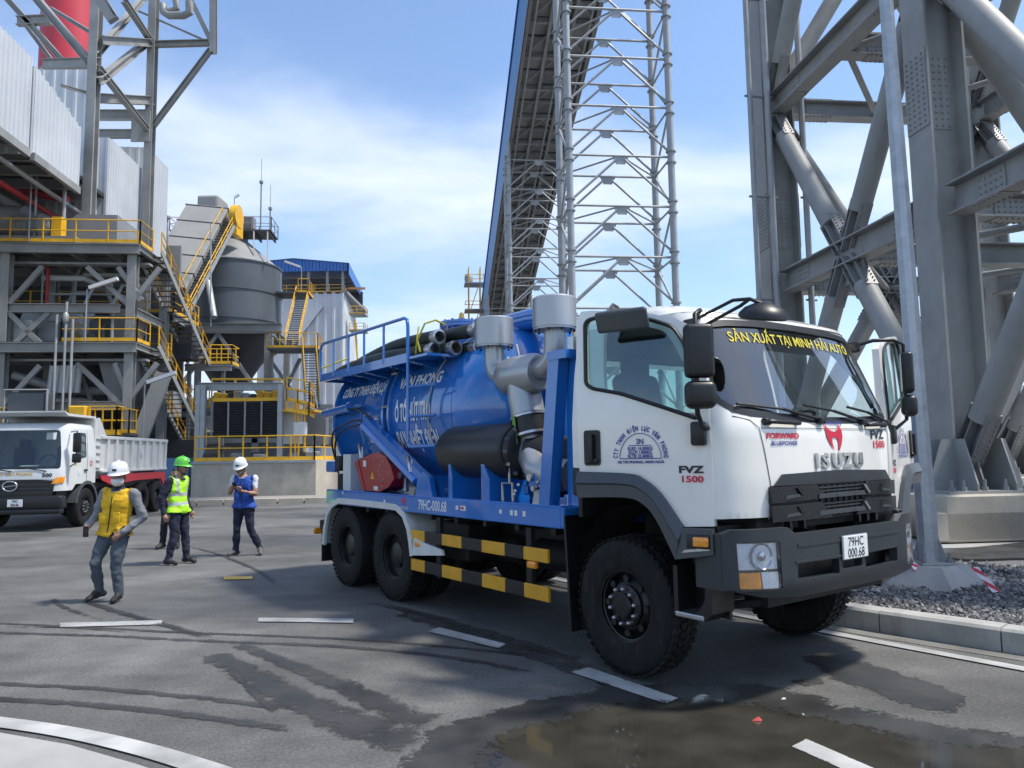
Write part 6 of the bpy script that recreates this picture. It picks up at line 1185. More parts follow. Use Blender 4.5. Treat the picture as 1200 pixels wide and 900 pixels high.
# rear wall with window
rw = [(-1.19, 1.45), (1.19, 1.45), (1.19, 2.1), (1.10, 2.82), (-1.10, 2.82), (-1.19, 2.1)]; rh = fillet([(-.85, 2.12), (.85, 2.12), (.85, 2.58), (-.85, 2.58)], .1)
vs, fs = cdt(rw, [rh], .12); b = MB(); b.add([(XR + .002, y, z) for y, z in vs], fs); b.add([(XR + .05, y, z) for y, z in vs], fs); T('rear_wall', b, M_TRIM)
vs, fs = cdt(rh, [], .3); b = MB(); b.add([(XR + .02, y, z) for y, z in vs], fs); T('rear_window', b, M_GLASSD)
b = MB(); b.bx(XR + .06, .56, -1.0, 1.0, 2.765, 2.775); T('headliner', b, M_TRIM)
b = MB(); b.bx(XR + .05, .85, -1.14, 1.14, 1.44, 1.5); T('cab_floor', b, M_BLKM); b = MB(); b.bx(.55, .98, -1.05, 1.05, 1.5, 1.93); b.rbox((.72, 0, 1.93), (.45, 2.0, .14), .05, 2); T('dashboard', b, M_BLK, smooth=40)
for y in (-.55, .55):
    b = MB(); b.rbox((-.12, y, 1.66), (.52, .52, .2), .06, 2); b.rbox((-.36, y, 2.08), (.17, .52, .74), .08, 3, (V((.97, 0, .2)), V((0, 1, 0)), V((-.2, 0, .97)))); st_ = T('seat', b, M_SEATB if y < 0 else M_SEAT, smooth=40); b = MB(); b.rbox((-.42, y, 2.50), (.12, .32, .24), .06, 3); b.build('headrest', M_SEAT, st_, 40)
b = MB(); b.rbox((-.1, 0, 1.65), (.45, .4, .22), .04); T('centre_seat', b, M_SEAT)
cw = V((.42, .55, 1.98)); ax = V((-.5, 0, .87)).normalized(); d_, s_, u_ = frame(ax); b = MB(); b.path([cw + (s_ * math.cos(a) + u_ * math.sin(a)) * .21 for a in [2 * math.pi * i / 28 for i in range(29)]], .017, 8, False)
for a in (0, 2.1, 4.2): b.tube(cw, cw + (s_ * math.cos(a) + u_ * math.sin(a)) * .21, .014, 6)
b.tube(cw, cw - ax * .3, .03, 8); T('steering_wheel', b, M_BLK, smooth=40)
b = MB(); b.rbox((.42, -.1, 2.60), (.03, .24, .10), .02); b.tube((.5, -.1, 2.66), (.43, -.1, 2.62), .012, 6); T('interior_mirror', b, M_BLK)
for y in (-.5, .5): b = MB(); b.rbox((.56, y, 2.66), (.22, .75, .02), .008, 1, (V((.85, 0, .5)), V((0, 1, 0)), V((-.5, 0, .85)))); T('sun_visor', b, M_TRIM)
flat('dash_paper', [(-.1, -.1), (.12, -.1), (.12, .1), (-.1, .1)], (.74, .1, 2.005), (0, 1, 0), (-1, 0, .1), M_STICK)
# lettering and badges on the front
def ff(y0, z0, lift=.005): return lambda x, y: CM(sy(y0 + x, z0 + y), z0 + y, lift)
lettering('windscreen_banner', 'SẢN XUẤT TẠI MINH HẢI AUTO', None, None, None, .112, M_TXTY, tr, 1.02, .0015, fn=lambda x, y: CM(sy(x * .96 - .03, 2.575 + y), 2.575 + y - .02 * x * x, -.006))
lettering('front_badge', 'FORWARD', None, None, None, .054, M_TXTR, tr, 1.30, .0022, fn=ff(-.65, 1.825)); lettering('front_badge', 'BLUEPOWER', None, None, None, .044, M_TXTB, tr, 1.12, .001, shear=.25, fn=ff(-.645, 1.775))
lettering('front_badge', 'FVZ', None, None, None, .098, M_TXTK, tr, 1.4, .003, fn=ff(.64, 1.825)); lettering('front_badge', '1500', None, None, None, .082, M_TXTR, tr, 1.4, .002, fn=ff(.655, 1.75)); lettering('front_badge', 'MINH HẢI AUTO', None, None, None, .042, M_TXTB, tr, .9, .001, fn=ff(-.02, 1.925))
b = MB(); e = [(x * 1.25, y) for x, y in emblem_poly(.165)]; vs, fs = cdt(e, [], .03); f_ = ff(-.02, 1.83, .006); b.add([f_(x, y) for x, y in vs], fs); T('red_emblem', b, M_TXTR, fix=False)
for k, (ch_, y0) in enumerate(zip('ISUZU', (-.285, -.175, -.015, .135, .285))):
    vs, fs = text_mesh(ch_, .15, 1.25 if ch_ != 'I' else 1.0, .006); n = len(vs); b = MB(); ec = {}
    for f in fs:
        for i in range(len(f)): a_ = (f[i], f[(i + 1) % len(f)]); kk = tuple(sorted(a_)); ec[kk] = None if kk in ec else a_
    f1, f0 = ff(y0, 1.605, .018), ff(y0, 1.605, .0); b.add([f1(x, y) for x, y in vs] + [f0(x, y) for x, y in vs], fs + [(a_[0], a_[0] + n, a_[1] + n, a_[1]) for a_ in ec.values() if a_]); T('chrome_letter', b, M_CHR, fix=False)
for sg in (-1, 1):        # front corner panel seam, handle
    band('panel_seam', [(sy(sg * y, z), z) for y, z in ((.80, 1.23), (.815, 1.5), (.85, 1.75), (.88, 1.90), (.93, 1.955), (1.05, 1.985))], .007, M_BLKM, tr, .003, False)
    a, c = CM(sy(sg * .80), 1.945, .0), CM(sy(sg * .48), 1.935, .0); o_ = V((.045, 0, 0)); b = MB(); b.path([a, a + o_ * .8, a.lerp(c, .2) + o_, a.lerp(c, .8) + o_, c + o_ * .8, c], .016, 8); b.rbox(a + o_ * .3, (.05, .07, .05), .012); T('grab_handle', b, M_BLK, smooth=50)
band('panel_seam', [(sy(y, 1.90), 1.90) for y in [-.86 + .086 * i for i in range(21)]], .005, M_TRIM, tr, .002, False)
# grille
patch('grille_surround', [(sy(-.79), 1.49), (sy(-.70), 1.568), (0, 1.585), (sy(.70), 1.568), (sy(.79), 1.49)], [], mat('black_grille_hood', (.022, .026, .030), .35), tr, .06, .018, 35, .02)
gr = patch('grille', [(sy(-.84), 1.235), (sy(-.83), 1.49), (0, 1.50), (sy(.83), 1.49), (sy(.84), 1.235)], [], M_BLKM, tr, .08, .008)
M_GRL = mat('gloss_black_grille', (.014, .016, .019), .28, 0, .1, 8)
def gp_(name, poly, m, lift, thick=.03): return patch(name, [(sy(y), z) for y, z in poly], [], m, gr, .06, lift, 30, thick)
for sg in (-1, 1):
    gp_('grille_blade', [(sg * .84, 1.37), (sg * .84, 1.482), (sg * .36, 1.488), (sg * .30, 1.44), (sg * .22, 1.385)], M_GRL, .035); gp_('grille_blade', [(sg * .84, 1.24), (sg * .84, 1.352), (sg * .30, 1.36), (sg * .24, 1.30), (sg * .16, 1.24)], M_GRL, .042)
    for z in (1.415, 1.285): gp_('grille_accent', [(sg * .72, z - .018), (sg * .70, z + .002), (sg * .58, z + .012), (sg * .56, z - .006)], M_FLARE, .050, .02); gp_('grille_accent', [(sg * .60, z + .055), (sg * .56, z + .05), (sg * .52, z + .005), (sg * .55, z + .0)], M_BLK, .052, .02); gp_('grille_chrome', [(sg * .30, z + .05), (sg * .26, z + .055), (sg * .34, z - .02), (sg * .36, z - .01)], M_BRT, .052, .02) if sg > 0 else None
for z, h_ in ((1.455, .012), (1.43, .012), (1.335, .012), (1.31, .012)): gp_('grille_slat', [(-.33, z), (-.33, z + h_), (.33, z + h_ + .004), (.33, z + .004)], M_BUMP, .030, .02)
for z in (1.385, 1.262): gp_('grille_slat', [(-.34, z), (-.33, z + .032), (.28, z + .036), (.30, z + .004)], M_FLARE, .045, .03)
for i in range(8): y = -.28 + .08 * i; gp_('grille_rib', [(y, 1.25), (y, 1.48), (y + .007, 1.48), (y + .007, 1.25)], M_BLK, .022, .012)
# bumper on its own, slightly larger outline
BXC, BXS, BW = 1.25, 1.0, 1.235
def BM(y, z, inn=0.):
    r_ = min(.99999, abs(y) / BW); x = BXS + (BXC - BXS) * (1 - r_ ** 4) ** .5; tp = max(0, .80 - z) * .45
    return V((x - inn - tp, y * (1 - inn * .3), z))
def bpatch(name, outer, holes, m, parent, inn=0., thick=.06, grid=.06, smooth=32):
    vs, fs = cdt(outer, holes, grid); b = MB(); n = len(vs); b.add([BM(y, z, inn) for y, z in vs], fs); b.f += [[i + n for i in reversed(f)] for f in fs]; b.mi += [0] * len(fs); b.v += [BM(y, z, inn + thick) for y, z in vs]; ec = {}
    for f in fs:
        for i in range(len(f)): e = (f[i], f[(i + 1) % len(f)]); k = tuple(sorted(e)); ec[k] = None if k in ec else e
    es = [e for e in ec.values() if e]; b.f += [[e[1], e[0], e[0] + n, e[1] + n] for e in es]; b.mi += [0] * len(es); return b.build(name, m, parent, smooth)
bo = [(-1.234, .80), (-1.0, .745), (-.66, .715), (.66, .715), (1.0, .745), (1.234, .80), (1.234, 1.17), (1.20, 1.205), (.78, 1.205), (.70, 1.155), (-.70, 1.155), (-.78, 1.205), (-1.20, 1.205), (-1.234, 1.17)]
hl = lambda sg: fillet([(sg * .855, .79), (sg * 1.175, .80), (sg * 1.185, 1.125), (sg * .865, 1.12)], .03)
sl1, sl2 = fillet([(-.70, .845), (-.20, .835), (-.20, .945), (-.70, .955)], .02), fillet([(.16, .835), (.66, .845), (.66, .955), (.16, .945)], .02); sl3 = fillet([(-.155, .865), (.11, .865), (.11, .935), (-.155, .935)], .015)
bp_ = bpatch('bumper', bo, [hl(-1), hl(1), sl1, sl2, sl3], M_BUMP, tr)
b = MB(); b.bx(1.06, 1.09, -.75, .75, .80, 1.0); b.build('slot_back', M_BLKM, bp_); bpatch('bumper_ridge', [(-.69, 1.065), (-.69, 1.085), (.69, 1.085), (.69, 1.065)], [], M_BUMP, bp_, -.006, .02); bpatch('slot_lip', [(-.72, .955), (-.72, .968), (.68, .968), (.68, .955)], [], M_BUMP, bp_, -.008, .02)
for sg in (-1, 1): b = MB(); b.bx(sg * 1.235, sg * 1.21, .80, 1.02, .80, 1.17) if False else b.box((.90, sg * 1.215, .985), (.24, .03, .38)); b.build('bumper_end', M_BUMP, bp_)
b = MB(); b.bx(.85, 1.04, -.78, .78, .63, .715); T('lower_valance', b, M_BLKM); b = MB(); b.bx(.7, 1.06, -.9, .9, 1.17, 1.27); T('front_panel_gap', b, M_BLKM); b = MB(); b.tube((.98, -.75, .66), (.55, -1.0, .58), .03, 8); T('step_stay', b, M_BLKM)
for y in (-.62, -.45, .3, .42, .55): b = MB(); b.bx(1.09, 1.14, y, y + .03, 1.17, 1.235); T('grille_bracket', b, M_BLK)
for sg in (-1, 1):
    hd = bpatch('headlamp', [(sg * y, z) for y, z in ((.85, .785), (1.18, .795), (1.19, 1.13), (.86, 1.125))], [], M_BLK, tr, .034, .02)
    q = bpatch('reflector_panel', [(sg * y, z) for y, z in ((.875, .93), (1.165, .935), (1.17, 1.11), (.88, 1.105))], [], M_LREF, hd, .026, .01)
    c = BM(sg * 1.01, 1.02, .022); ax = (V((1, sg * .25, 0))).normalized(); b = MB(); b.lathe([(.0, -.03), (.05, -.022), (.085, .0), (.09, .006)], c, ax, 28); b.build('reflector_bowl', M_CHR, hd, 40); b = MB(); b.lathe([(.032, -.01), (.03, .01), (0, .016)], c, ax, 16); b.build('bulb_cap', M_CHR, hd, 40)
    bpatch('turn_lens', [(sg * y, z) for y, z in ((1.02, .805), (1.165, .812), (1.168, .915), (1.03, .915))], [], M_AMB, hd, .018, .02); bpatch('fog_lens', [(sg * y, z) for y, z in ((.875, .80), (1.01, .805), (1.02, .915), (.88, .91))], [], M_LREF, hd, .018, .02)
    bpatch('lamp_lens', [(sg * y, z) for y, z in ((.862, .795), (1.174, .803), (1.183, 1.122), (.868, 1.117))], [], M_LENS, hd, .004, .003)
# number plate
pf = V((BXC - .0 + .012, 0, 1.075)); b = MB(); b.rbox((BXC + .012, 0, 1.015), (.014, .345, .18), .006, 1); npl = T('number_plate', b, M_BRT); b = MB(); b.rbox((BXC + .019, 0, 1.015), (.006, .332, .167), .003, 1); b.build('plate_face', M_PLATE, npl)
lettering('plate_text', '79HC', (BXC + .0235, .0, 1.022), (0, 1, 0), ZZ, .096, M_TXTK, npl, .92, .0006); lettering('plate_text', '000.68', (BXC + .0235, .0, .942), (0, 1, 0), ZZ, .096, M_TXTK, npl, .88, .0006)
# wipers
for y0, y1, dz in ((.0 - .18, -1.0, .115), (.42, -.30, .12), (.86, .30, .12)):
    a = CM(sy(y0, 1.955), 1.955, .03); c = CM(sy((y0 + y1) / 2, 2.03), 2.03, .03); e = CM(sy(y1, 2.0 + dz * .6), 2.0 + dz * .6, .02); e2 = CM(sy(y0 + (y1 - y0) * .25, 2.0), 2.0, .02); b = MB(); b.path([a, c], .012, 6); b.path([e2, c, e], .010, 6); b.rbox(a - V((0, 0, .01)), (.06, .07, .05), .015); T('wiper', b, M_BLK)
# doors: planar panels hinged at the front edge
DO = [(0, 1.22), (-.005, 1.67), (.02, 2.27), (.14, 2.655), (.24, 2.715), (.45, 2.78), (.94, 2.865), (1.05, 2.87), (1.09, 2.80), (1.065, 2.08), (1.05, 1.60), (.62, 1.585), (.50, 1.545), (.37, 1.44), (.21, 1.21)]
DW = fillet([(1.01, 2.79), (.86, 2.805), (.45, 2.735), (.27, 2.66), (.185, 2.53), (.115, 2.27), (.085, 1.97), (.34, 2.065), (.68, 2.185), (.93, 2.24), (.985, 2.28)], [.05, .02, .05, .05, .05, .05, .03, .05, .05, .05, .04], 4)
FL = [(1.05, 1.60), (.62, 1.585), (.50, 1.545), (.37, 1.44), (.21, 1.21), (0, 1.215), (-.03, 1.03), (.27, .985), (.40, 1.25), (.51, 1.37), (.66, 1.41), (1.05, 1.40)]
def door(sg, ang):
    hp = V((.93, sg * 1.195, 0)); a = R(ang); X = V((-math.cos(a), sg * math.sin(a), 0)); n = V((math.sin(a), sg * math.cos(a), 0))
    def D(t, z, o=0.): bow = .018 * (1 - ((t - .55) / .6) ** 2) if 0 <= t <= 1.1 else 0; lean = -.10 * max(0, z - 2.0) ** 1.3; return hp + X * t + ZZ * z + n * (o + bow + lean)
    def dpatch(name, outer, holes, m, parent, o=0., th=.05, grid=.08, smooth=35):
        vs, fs = cdt(outer, holes, grid); b = MB(); k = len(vs); b.v = [D(t, z, o) for t, z in vs] + [D(t, z, o - th) for t, z in vs]; b.f = [list(f) for f in fs] + [[i + k for i in reversed(f)] for f in fs]; ec = {}
        for f in fs:
            for i in range(len(f)): e = (f[i], f[(i + 1) % len(f)]); q = tuple(sorted(e)); ec[q] = None if q in ec else e
        b.f += [[e[1], e[0], e[0] + k, e[1] + k] for e in ec.values() if e]; b.mi = [0] * len(b.f); return b.build(name, m, parent, smooth)
    dr = dpatch('door', DO, [DW], M_WHITE, tr, 0, .06)
    dpatch('door_window', DW, [], M_GLASSD, dr, -.02, .004, .2)
    b = MB(); n_ = len(DW); b.path([D(*p, .002) for p in DW] + [D(*DW[0], .002)], .016, 6, False); b.build('window_seal', M_BLK, dr, 50)
    # flare with a raised upper lip
    k = 8; fo = [(1.05, 1.60), (.62, 1.585), (.50, 1.545), (.37, 1.44), (.21, 1.21)]; fi = [(1.05, 1.40), (.66, 1.41), (.51, 1.37), (.40, 1.25), (.27, .985)]
    fo_, fi_ = [tuple(p) for p in smoothp(fo, 5)], [tuple(p) for p in smoothp(fi, 5)]; b = MB(); m_ = len(fo_); vs = []
    for p, q in zip(fo_, fi_):
        P_, Q_ = V(p), V(q); vs += [D(*P_, .004), D(*P_, .04), D(*P_.lerp(Q_, .42), .075), D(*P_.lerp(Q_, .5), .06), D(*Q_, .05), D(*Q_, -.1)]
    b.add(vs, [(i * 6 + j, (i + 1) * 6 + j, (i + 1) * 6 + j + 1, i * 6 + j + 1) for i in range(m_ - 1) for j in range(5)]); b.build('arch_flare', M_FLARE, dr, 25)
    dpatch('flare_foot', [(0, 1.205), (-.005, 1.03), (.27, .985), (.215, 1.205)], [], M_FLARE, dr, .05, .06); dpatch('foot_ridge', [(.02, 1.06), (.22, 1.035), (.2, 1.055), (.02, 1.08)], [], M_BRT, dr, .056, .01)
    b = MB(); c = D(.08, 1.115, .05); b.rbox(c, (.115, .03, .07), .012, 2, (X, n, ZZ)); b.build('side_indicator', M_AMB, dr, 40); b = MB(); c = D(.10, 1.115, .048); b.rbox(c, (.17, .02, .10), .012, 2, (X, n, ZZ)); b.build('indicator_frame', M_BLK, dr, 40)
    dpatch('handle_recess', fillet([(.86, 1.645), (1.0, 1.645), (1.0, 1.915), (.86, 1.915)], .025), [], M_BLK, dr, .012, .02); b = MB(); b.rbox(D(.925, 1.78, .035), (.032, .03, .21), .012, 2, (X, n, ZZ)); b.rbox(D(.93, 1.68, .022), (.11, .02, .04), .01, 1, (X, n, ZZ)); b.build('door_handle', M_BLK, dr, 40)
    LX = -X if sg < 0 else X; 
    if sg > 0: LX = X
    # lettering
    Xd = X * (-1 if sg < 0 else 1)
    def L_(name, body, t, z, size, m, sx_=1., bold=0., sh=0.): lettering(name, body, D(t, z, .006), Xd, ZZ, size, m, dr, sx_, bold, shear=sh)
    L_('door_badge', 'FVZ', .15, 1.59, .068, M_TXTK, 1.55, .003); L_('door_badge', '1500', .145, 1.525, .062, M_TXTR, 1.4, .002)
    oc, rr = (.53, 1.695), .185
    txt = 'CTY TNHH ĐIỆN LỰC VÂN PHONG'
    for i, chh in enumerate(txt):
        if chh == ' ': continue
        a_ = math.pi * (1 - (i + .5) / len(txt)); o_ = D(oc[0], oc[1], .006) + Xd * (math.cos(a_) * rr) + ZZ * (math.sin(a_) * rr * 1.12); lettering('door_lettering', chh, o_, Xd * math.sin(a_) - ZZ * math.cos(a_), Xd * math.cos(a_) + ZZ * math.sin(a_), .047, M_TXTB, dr, .62, .002)
    arc_ = [(math.cos(i / 24 * math.pi) * .165, math.sin(i / 24 * math.pi) * .165 * 1.12) for i in range(25)]; b = MB(); pts = [D(oc[0], oc[1], .007) + Xd * x + ZZ * y for x, y in arc_]; b.path(pts + [pts[0]], .0028, 4); b.build('door_lettering', M_TXTB, dr)
    for body, dz, sz in (('3N', .105, .058), ('KLBT: 14.305KG', .062, .034), ('KLCP: 7.800KG', .034, .034), ('KLTB: 22.400KG', .006, .034), ('XE TÀI PHONG, NINH HOÀ', -.035, .026)): L_('door_lettering', body, oc[0], oc[1] + dz, sz, M_TXTB, .85 if dz > 0 else 1.15, .0012)
    b = MB(); b.tube(D(oc[0] - .09, oc[1] + .096, .007), D(oc[0] + .09, oc[1] + .096, .007), .0025, 4); b.build('door_lettering', M_TXTB, dr)
    # mirror bracket on the door foot of the pillar
    b = MB(); b.rbox(D(.075, 1.865, .03), (.11, .06, .17), .02, 2, (X, n, ZZ)); b.build('mirror_bracket', M_BLK, dr, 40)
    return dr, D, X, n
rdoor = door(-1, 20); ldoor = door(1, 75)
dr, D, X, n = rdoor
b = MB(); c = D(.60, 2.72, .17); u_ = (ZZ * .93 + n * .36).normalized(); nn3 = X.cross(u_); b.rbox(c, (.42, .05, .165), .045, 4, (X, nn3, u_)); b.path([D(.72, 2.86, 0), D(.72, 2.87, .08), c + X * .12 + ZZ * .07], .014, 8); b.build('kerb_mirror', M_FLARE, dr, 40)
# mirrors
for sg in (-1, 1):
    mc = V((1.04, sg * 1.42, 2.42)); hd_ = V((.86, sg * .5, 0)).normalized() if sg > 0 else V((.80, sg * .60, 0)).normalized(); sd_ = hd_.cross(ZZ); b = MB(); b.rbox(mc, (.10, .20, .37), .035, 4, (hd_, sd_, ZZ)); mr = T('wing_mirror', b, M_BLK, smooth=40)
    b = MB(); b.rbox(mc + V((0, 0, -.30)), (.13, .21, .19), .05, 4, (hd_, sd_, ZZ)); b.build('wide_angle_mirror', M_BLK, mr, 40); b = MB(); b.box(mc - hd_ * .052, (.004, .17, .33), (hd_, sd_, ZZ)); b.build('mirror_glass', M_CHR, mr)
    b = MB(); b.path([V((.74, sg * 1.10, 2.68)), V((.86, sg * 1.20, 2.72)), mc + V((-.06, sg * -.1, .30)), mc + V((-.02, 0, .26)), mc + V((-.03, 0, -.42)), mc + V((-.08, sg * -.10, -.50)), V((.93, sg * 1.22, 1.90))], .017, 8); b.build('mirror_arm', M_BLK, mr, 60)
    b = MB(); b.rbox((.72, sg * 1.12, 2.67), (.12, .05, .1), .02); b.build('arm_mount', M_BLK, mr)
fm = V((1.27, -1.0, 2.69)); b = MB(); b.lathe([(0, .075), (.07, .06), (.13, .03), (.165, -.01), (.17, -.035), (.15, -.05), (0, -.05)], fm, (ZZ + V((.25, -.1, 0))).normalized(), 28); fmr = T('front_mirror', b, M_BLK, smooth=45)
b = MB(); b.path([V((.66, -.98, 2.74)), fm + V((-.16, -.12, .10)), fm + V((-.05, -.08, .095)), fm + V((0, -.03, .06))], .013, 8); b.path([V((.70, -1.0, 2.66)), fm + V((-.10, -.12, .05)), fm + V((-.05, -.08, .095))], .013, 8); b.build('mirror_arm', M_BLK, fmr, 60)
b = MB(); b.rbox((.62, -.93, 2.795), (.14, .08, .03), .012); T('roof_marker', b, M_BRT)
# cab under-structure: rear flare, arch liner, step, flap
for sg in (-1, 1):
    b = MB(); b.rbox((-.33, sg * 1.17, 1.50), (.46, .08, .24), .02); T('rear_flare', b, M_BLK); b = MB(); pts = [(.62 * math.cos(a), .62 + .70 * math.sin(a)) for a in [R(10 + 17 * i) for i in range(10)]]; m_ = len(pts)
    b.add([(x, sg * 1.12, z) for x, z in pts] + [(x, sg * .62, z) for x, z in pts], [(i, i + 1, m_ + i + 1, m_ + i) for i in range(m_ - 1)]); T('arch_liner', b, M_BLKM)
    b = MB(); b.box((-.645, sg * 1.0, .72), (.025, .42, .98), (V((.99, 0, .06)), V((0, 1, 0)), V((-.06, 0, .99)))); T('mud_flap', b, M_BLK)
    b = MB(); b.rbox((.70, sg * 1.10, .58), (.26, .26, .04), .01); T('cab_step', b, M_BRT); b = MB(); b.bx(.56, .60, sg * 1.0, sg * 1.22, .58, .92); b.prism([(.83, .56), (.90, .62), (.92, .92), (.86, .92), (.84, .70), (.76, .60)], (0, .24, 0), (0, sg * 1.1 - .12, 0)); b.bx(.58, .9, sg * 1.03, sg * 1.0, .56, 1.0); T('step_bracket', b, M_BLK)
    b = MB(); b.bx(.60, .95, sg * .55, sg * 1.18, .98, 1.22); T('front_inner_panel', b, M_BLKM)
b = MB(); b.bx(-.55, -.50, -1.15, 1.15, 1.2, 1.5); T('cab_rear_sill', b, M_BLKM)
# ================================================================ DUMP TRUCK (white cab, white tub, red skirt)
dth = -math.pi / 2 + PA
dt = thing('dump_truck', 'white dump truck with ribbed white tub and red skirt parked before the platforms', 'truck', (-12.72, 20.15, 0), None, dth, True)
M_WH2 = mat('dump_white_paint', (.66, .67, .65), .3, 0, .04, 2, coat=.4, dirt=.08); M_TUB = mat('tub_white_paint', (.62, .62, .60), .45, 0, .10, 1.5, dirt=.4); M_REDS = mat('red_skirt_paint', (.50, .015, .03), .4, 0, .12, 2, dirt=.15); M_DGL = mat('dark_cab_glass', (.012, .016, .018), .06, 0, .1, 3, spec=.8, rvar=.02); M_GOLD = mat('gold_lettering', (.55, .33, .05), .5)
for x in (0, -4.0, -5.3):
    for s in (-1, 1): wheel('wheel', x, s * 1.2, s, dt, nuts=(x == 0), Rr=.52, lugs=False)
T_DW = [(.5, 1.2), (1.9, 1.2), (2.6, 1.12), (2.72, 1.06), (2.78, .9)]; T_DC = [(.5, 1.36), (1.35, 1.36), (1.5, 1.34), (2.6, 1.10), (2.72, .95), (2.78, .6)]; T_DS = [(.5, 1.08), (1.5, 1.05), (2.6, .82), (2.72, .65), (2.78, .3)]
def DM(s, z, lift=0.):
    def raw(s, z):
        a = abs(s); sg = -1 if s < 0 else 1; w_, xs, xc = lerp_t(T_DW, z), lerp_t(T_DS, z), lerp_t(T_DC, z)
        q = _pt(th_of(a), w_, xs, xc) if a <= LC else V((xs - (a - LC) * (xs + .5) / (XS0 - XR), w_)); return V((q.x, sg * q.y, z))
    p = raw(s, z)
    if lift: e = .004; n_ = (raw(s + e, z) - raw(s - e, z)).cross(raw(s, z + e) - raw(s, z - e)).normalized(); p += n_ * lift
    return p
def dpt(name, outer, m, lift=0., holes=(), grid=.1, smooth=35, parent=dt): vs, fs = cdt(outer, holes, grid); b = MB(); b.add([DM(s, z, lift) for s, z in vs], fs); return b.build(name, m, parent, smooth, fix=False)
def dsy(y): return sy(y * 1.0)
dsx = lambda x, sg: sg * (LC + (1.05 - x) * (XS0 - XR) / (1.05 + .5))
DWS = fillet([(dsy(-1.08), 1.56), (dsy(1.08), 1.56), (dsy(1.02), 2.55), (dsy(-1.02), 2.55)], .08)
DSW = lambda sg: fillet([(dsx(.78, sg), 1.75), (dsx(.10, sg), 1.85), (dsx(.10, sg), 2.5), (dsx(.62, sg), 2.5)], .06)
dpt('cab_body', [(-LT, 1.15), (dsx(.62, -1), 1.15), (dsx(.8, -1), 1.0)] + [(dsy(y), 1.0) for y in (-1.15, -.6, 0, .6, 1.15)] + [(dsx(.8, 1), 1.0), (dsx(.62, 1), 1.15), (LT, 1.15), (LT, 2.6), (-LT, 2.6)], M_WH2, holes=[DWS] + [DSW(1), DSW(-1)])
b = MB(); rows = [2.6, 2.66, 2.72, 2.75, 2.78]; ss = [(-1 + 2 * i / 40) * LT for i in range(41)]; b.add([DM(s, z) for z in rows for s in ss], [(j * 41 + i, j * 41 + i + 1, (j + 1) * 41 + i + 1, (j + 1) * 41 + i) for j in range(4) for i in range(40)] + [tuple(range(4 * 41, 5 * 41))]); b.build('cab_roof', M_WH2, dt, 40)
vs, fs = cdt([(-1.15, 1.15), (1.15, 1.15), (1.12, 2.66), (-1.12, 2.66)], [fillet([(-.6, 1.95), (.6, 1.95), (.6, 2.4), (-.6, 2.4)], .08)], .2); b = MB(); b.add([(-.50, y, z) for y, z in vs], fs); b.build('cab_rear', M_DARK, dt)
b = MB(); b.rbox((1.0, 0, 1.52), (.5, 2.1, .22), .06, 2); b.build('dashboard', M_BLK, dt, 40); flat('dash_paper', [(-.22, -.1), (.22, -.1), (.22, .1), (-.22, .1)], (1.05, .25, 1.64), (0, 1, 0), (-1, 0, .2), M_STICK, dt); flat('dash_paper', [(-.15, -.1), (.15, -.1), (.15, .1), (-.15, .1)], (1.05, -.75, 1.64), (0, 1, 0), (-1, 0, .2), M_STICK, dt)
for y in (-.55, .55): b = MB(); b.rbox((-.25, y, 1.75), (.18, .5, .8), .07, 2); b.rbox((-.28, y, 2.25), (.12, .3, .22), .05, 2); b.build('seat', M_SEAT, dt, 40)
b = MB(); b.bx(-.5, 1.0, -1.1, 1.1, 1.18, 1.24); b.build('cab_floor', M_BLKM, dt); b = MB(); cw = V((.75, .55, 1.72)); b.path([cw + V((-.08 * math.sin(a), .22 * math.cos(a), .2 * math.sin(a))) for a in [2 * math.pi * i / 20 for i in range(21)]], .016, 6, False); b.build('steering_wheel', M_BLK, dt, 40)
flat('windscreen_sticker', [(-.12, -.09), (.12, -.09), (.12, .09), (-.12, .09)], DM(dsy(.82), 2.4, -.02), (0, 1, 0), (-.2, 0, 1), M_STICK, dt)
dpt('windscreen', DWS, glassmat('dump_windscreen_glass', (.55, .62, .60), .8), -.01); dpt('front_panel', [(dsy(-1.0), 1.30), (dsy(1.0), 1.30), (dsy(1.08), 1.50), (dsy(-1.08), 1.50)], M_WH2, .01)
dpt('grille', [(dsy(-.95), .88), (dsy(.95), .88), (dsy(1.0), 1.26), (dsy(.6), 1.30), (dsy(-.6), 1.30), (dsy(-1.0), 1.26)], M_BLK, .02)
for z in (.96, 1.06, 1.16): dpt('grille_slat', [(dsy(-.9), z), (dsy(.9), z), (dsy(.9), z + .03), (dsy(-.9), z + .03)], M_BUMP, .04)
b = MB(); c = DM(0, 1.14, .06); b.path([c + V((0, .17 * math.cos(a), .12 * math.sin(a))) for a in [2 * math.pi * i / 24 for i in range(25)]], .02, 8, False); b.path([c + V((0, .16, .02)), c, c + V((0, -.16, -.02))], .014, 6); b.build('round_emblem', M_BRT, dt, 50)
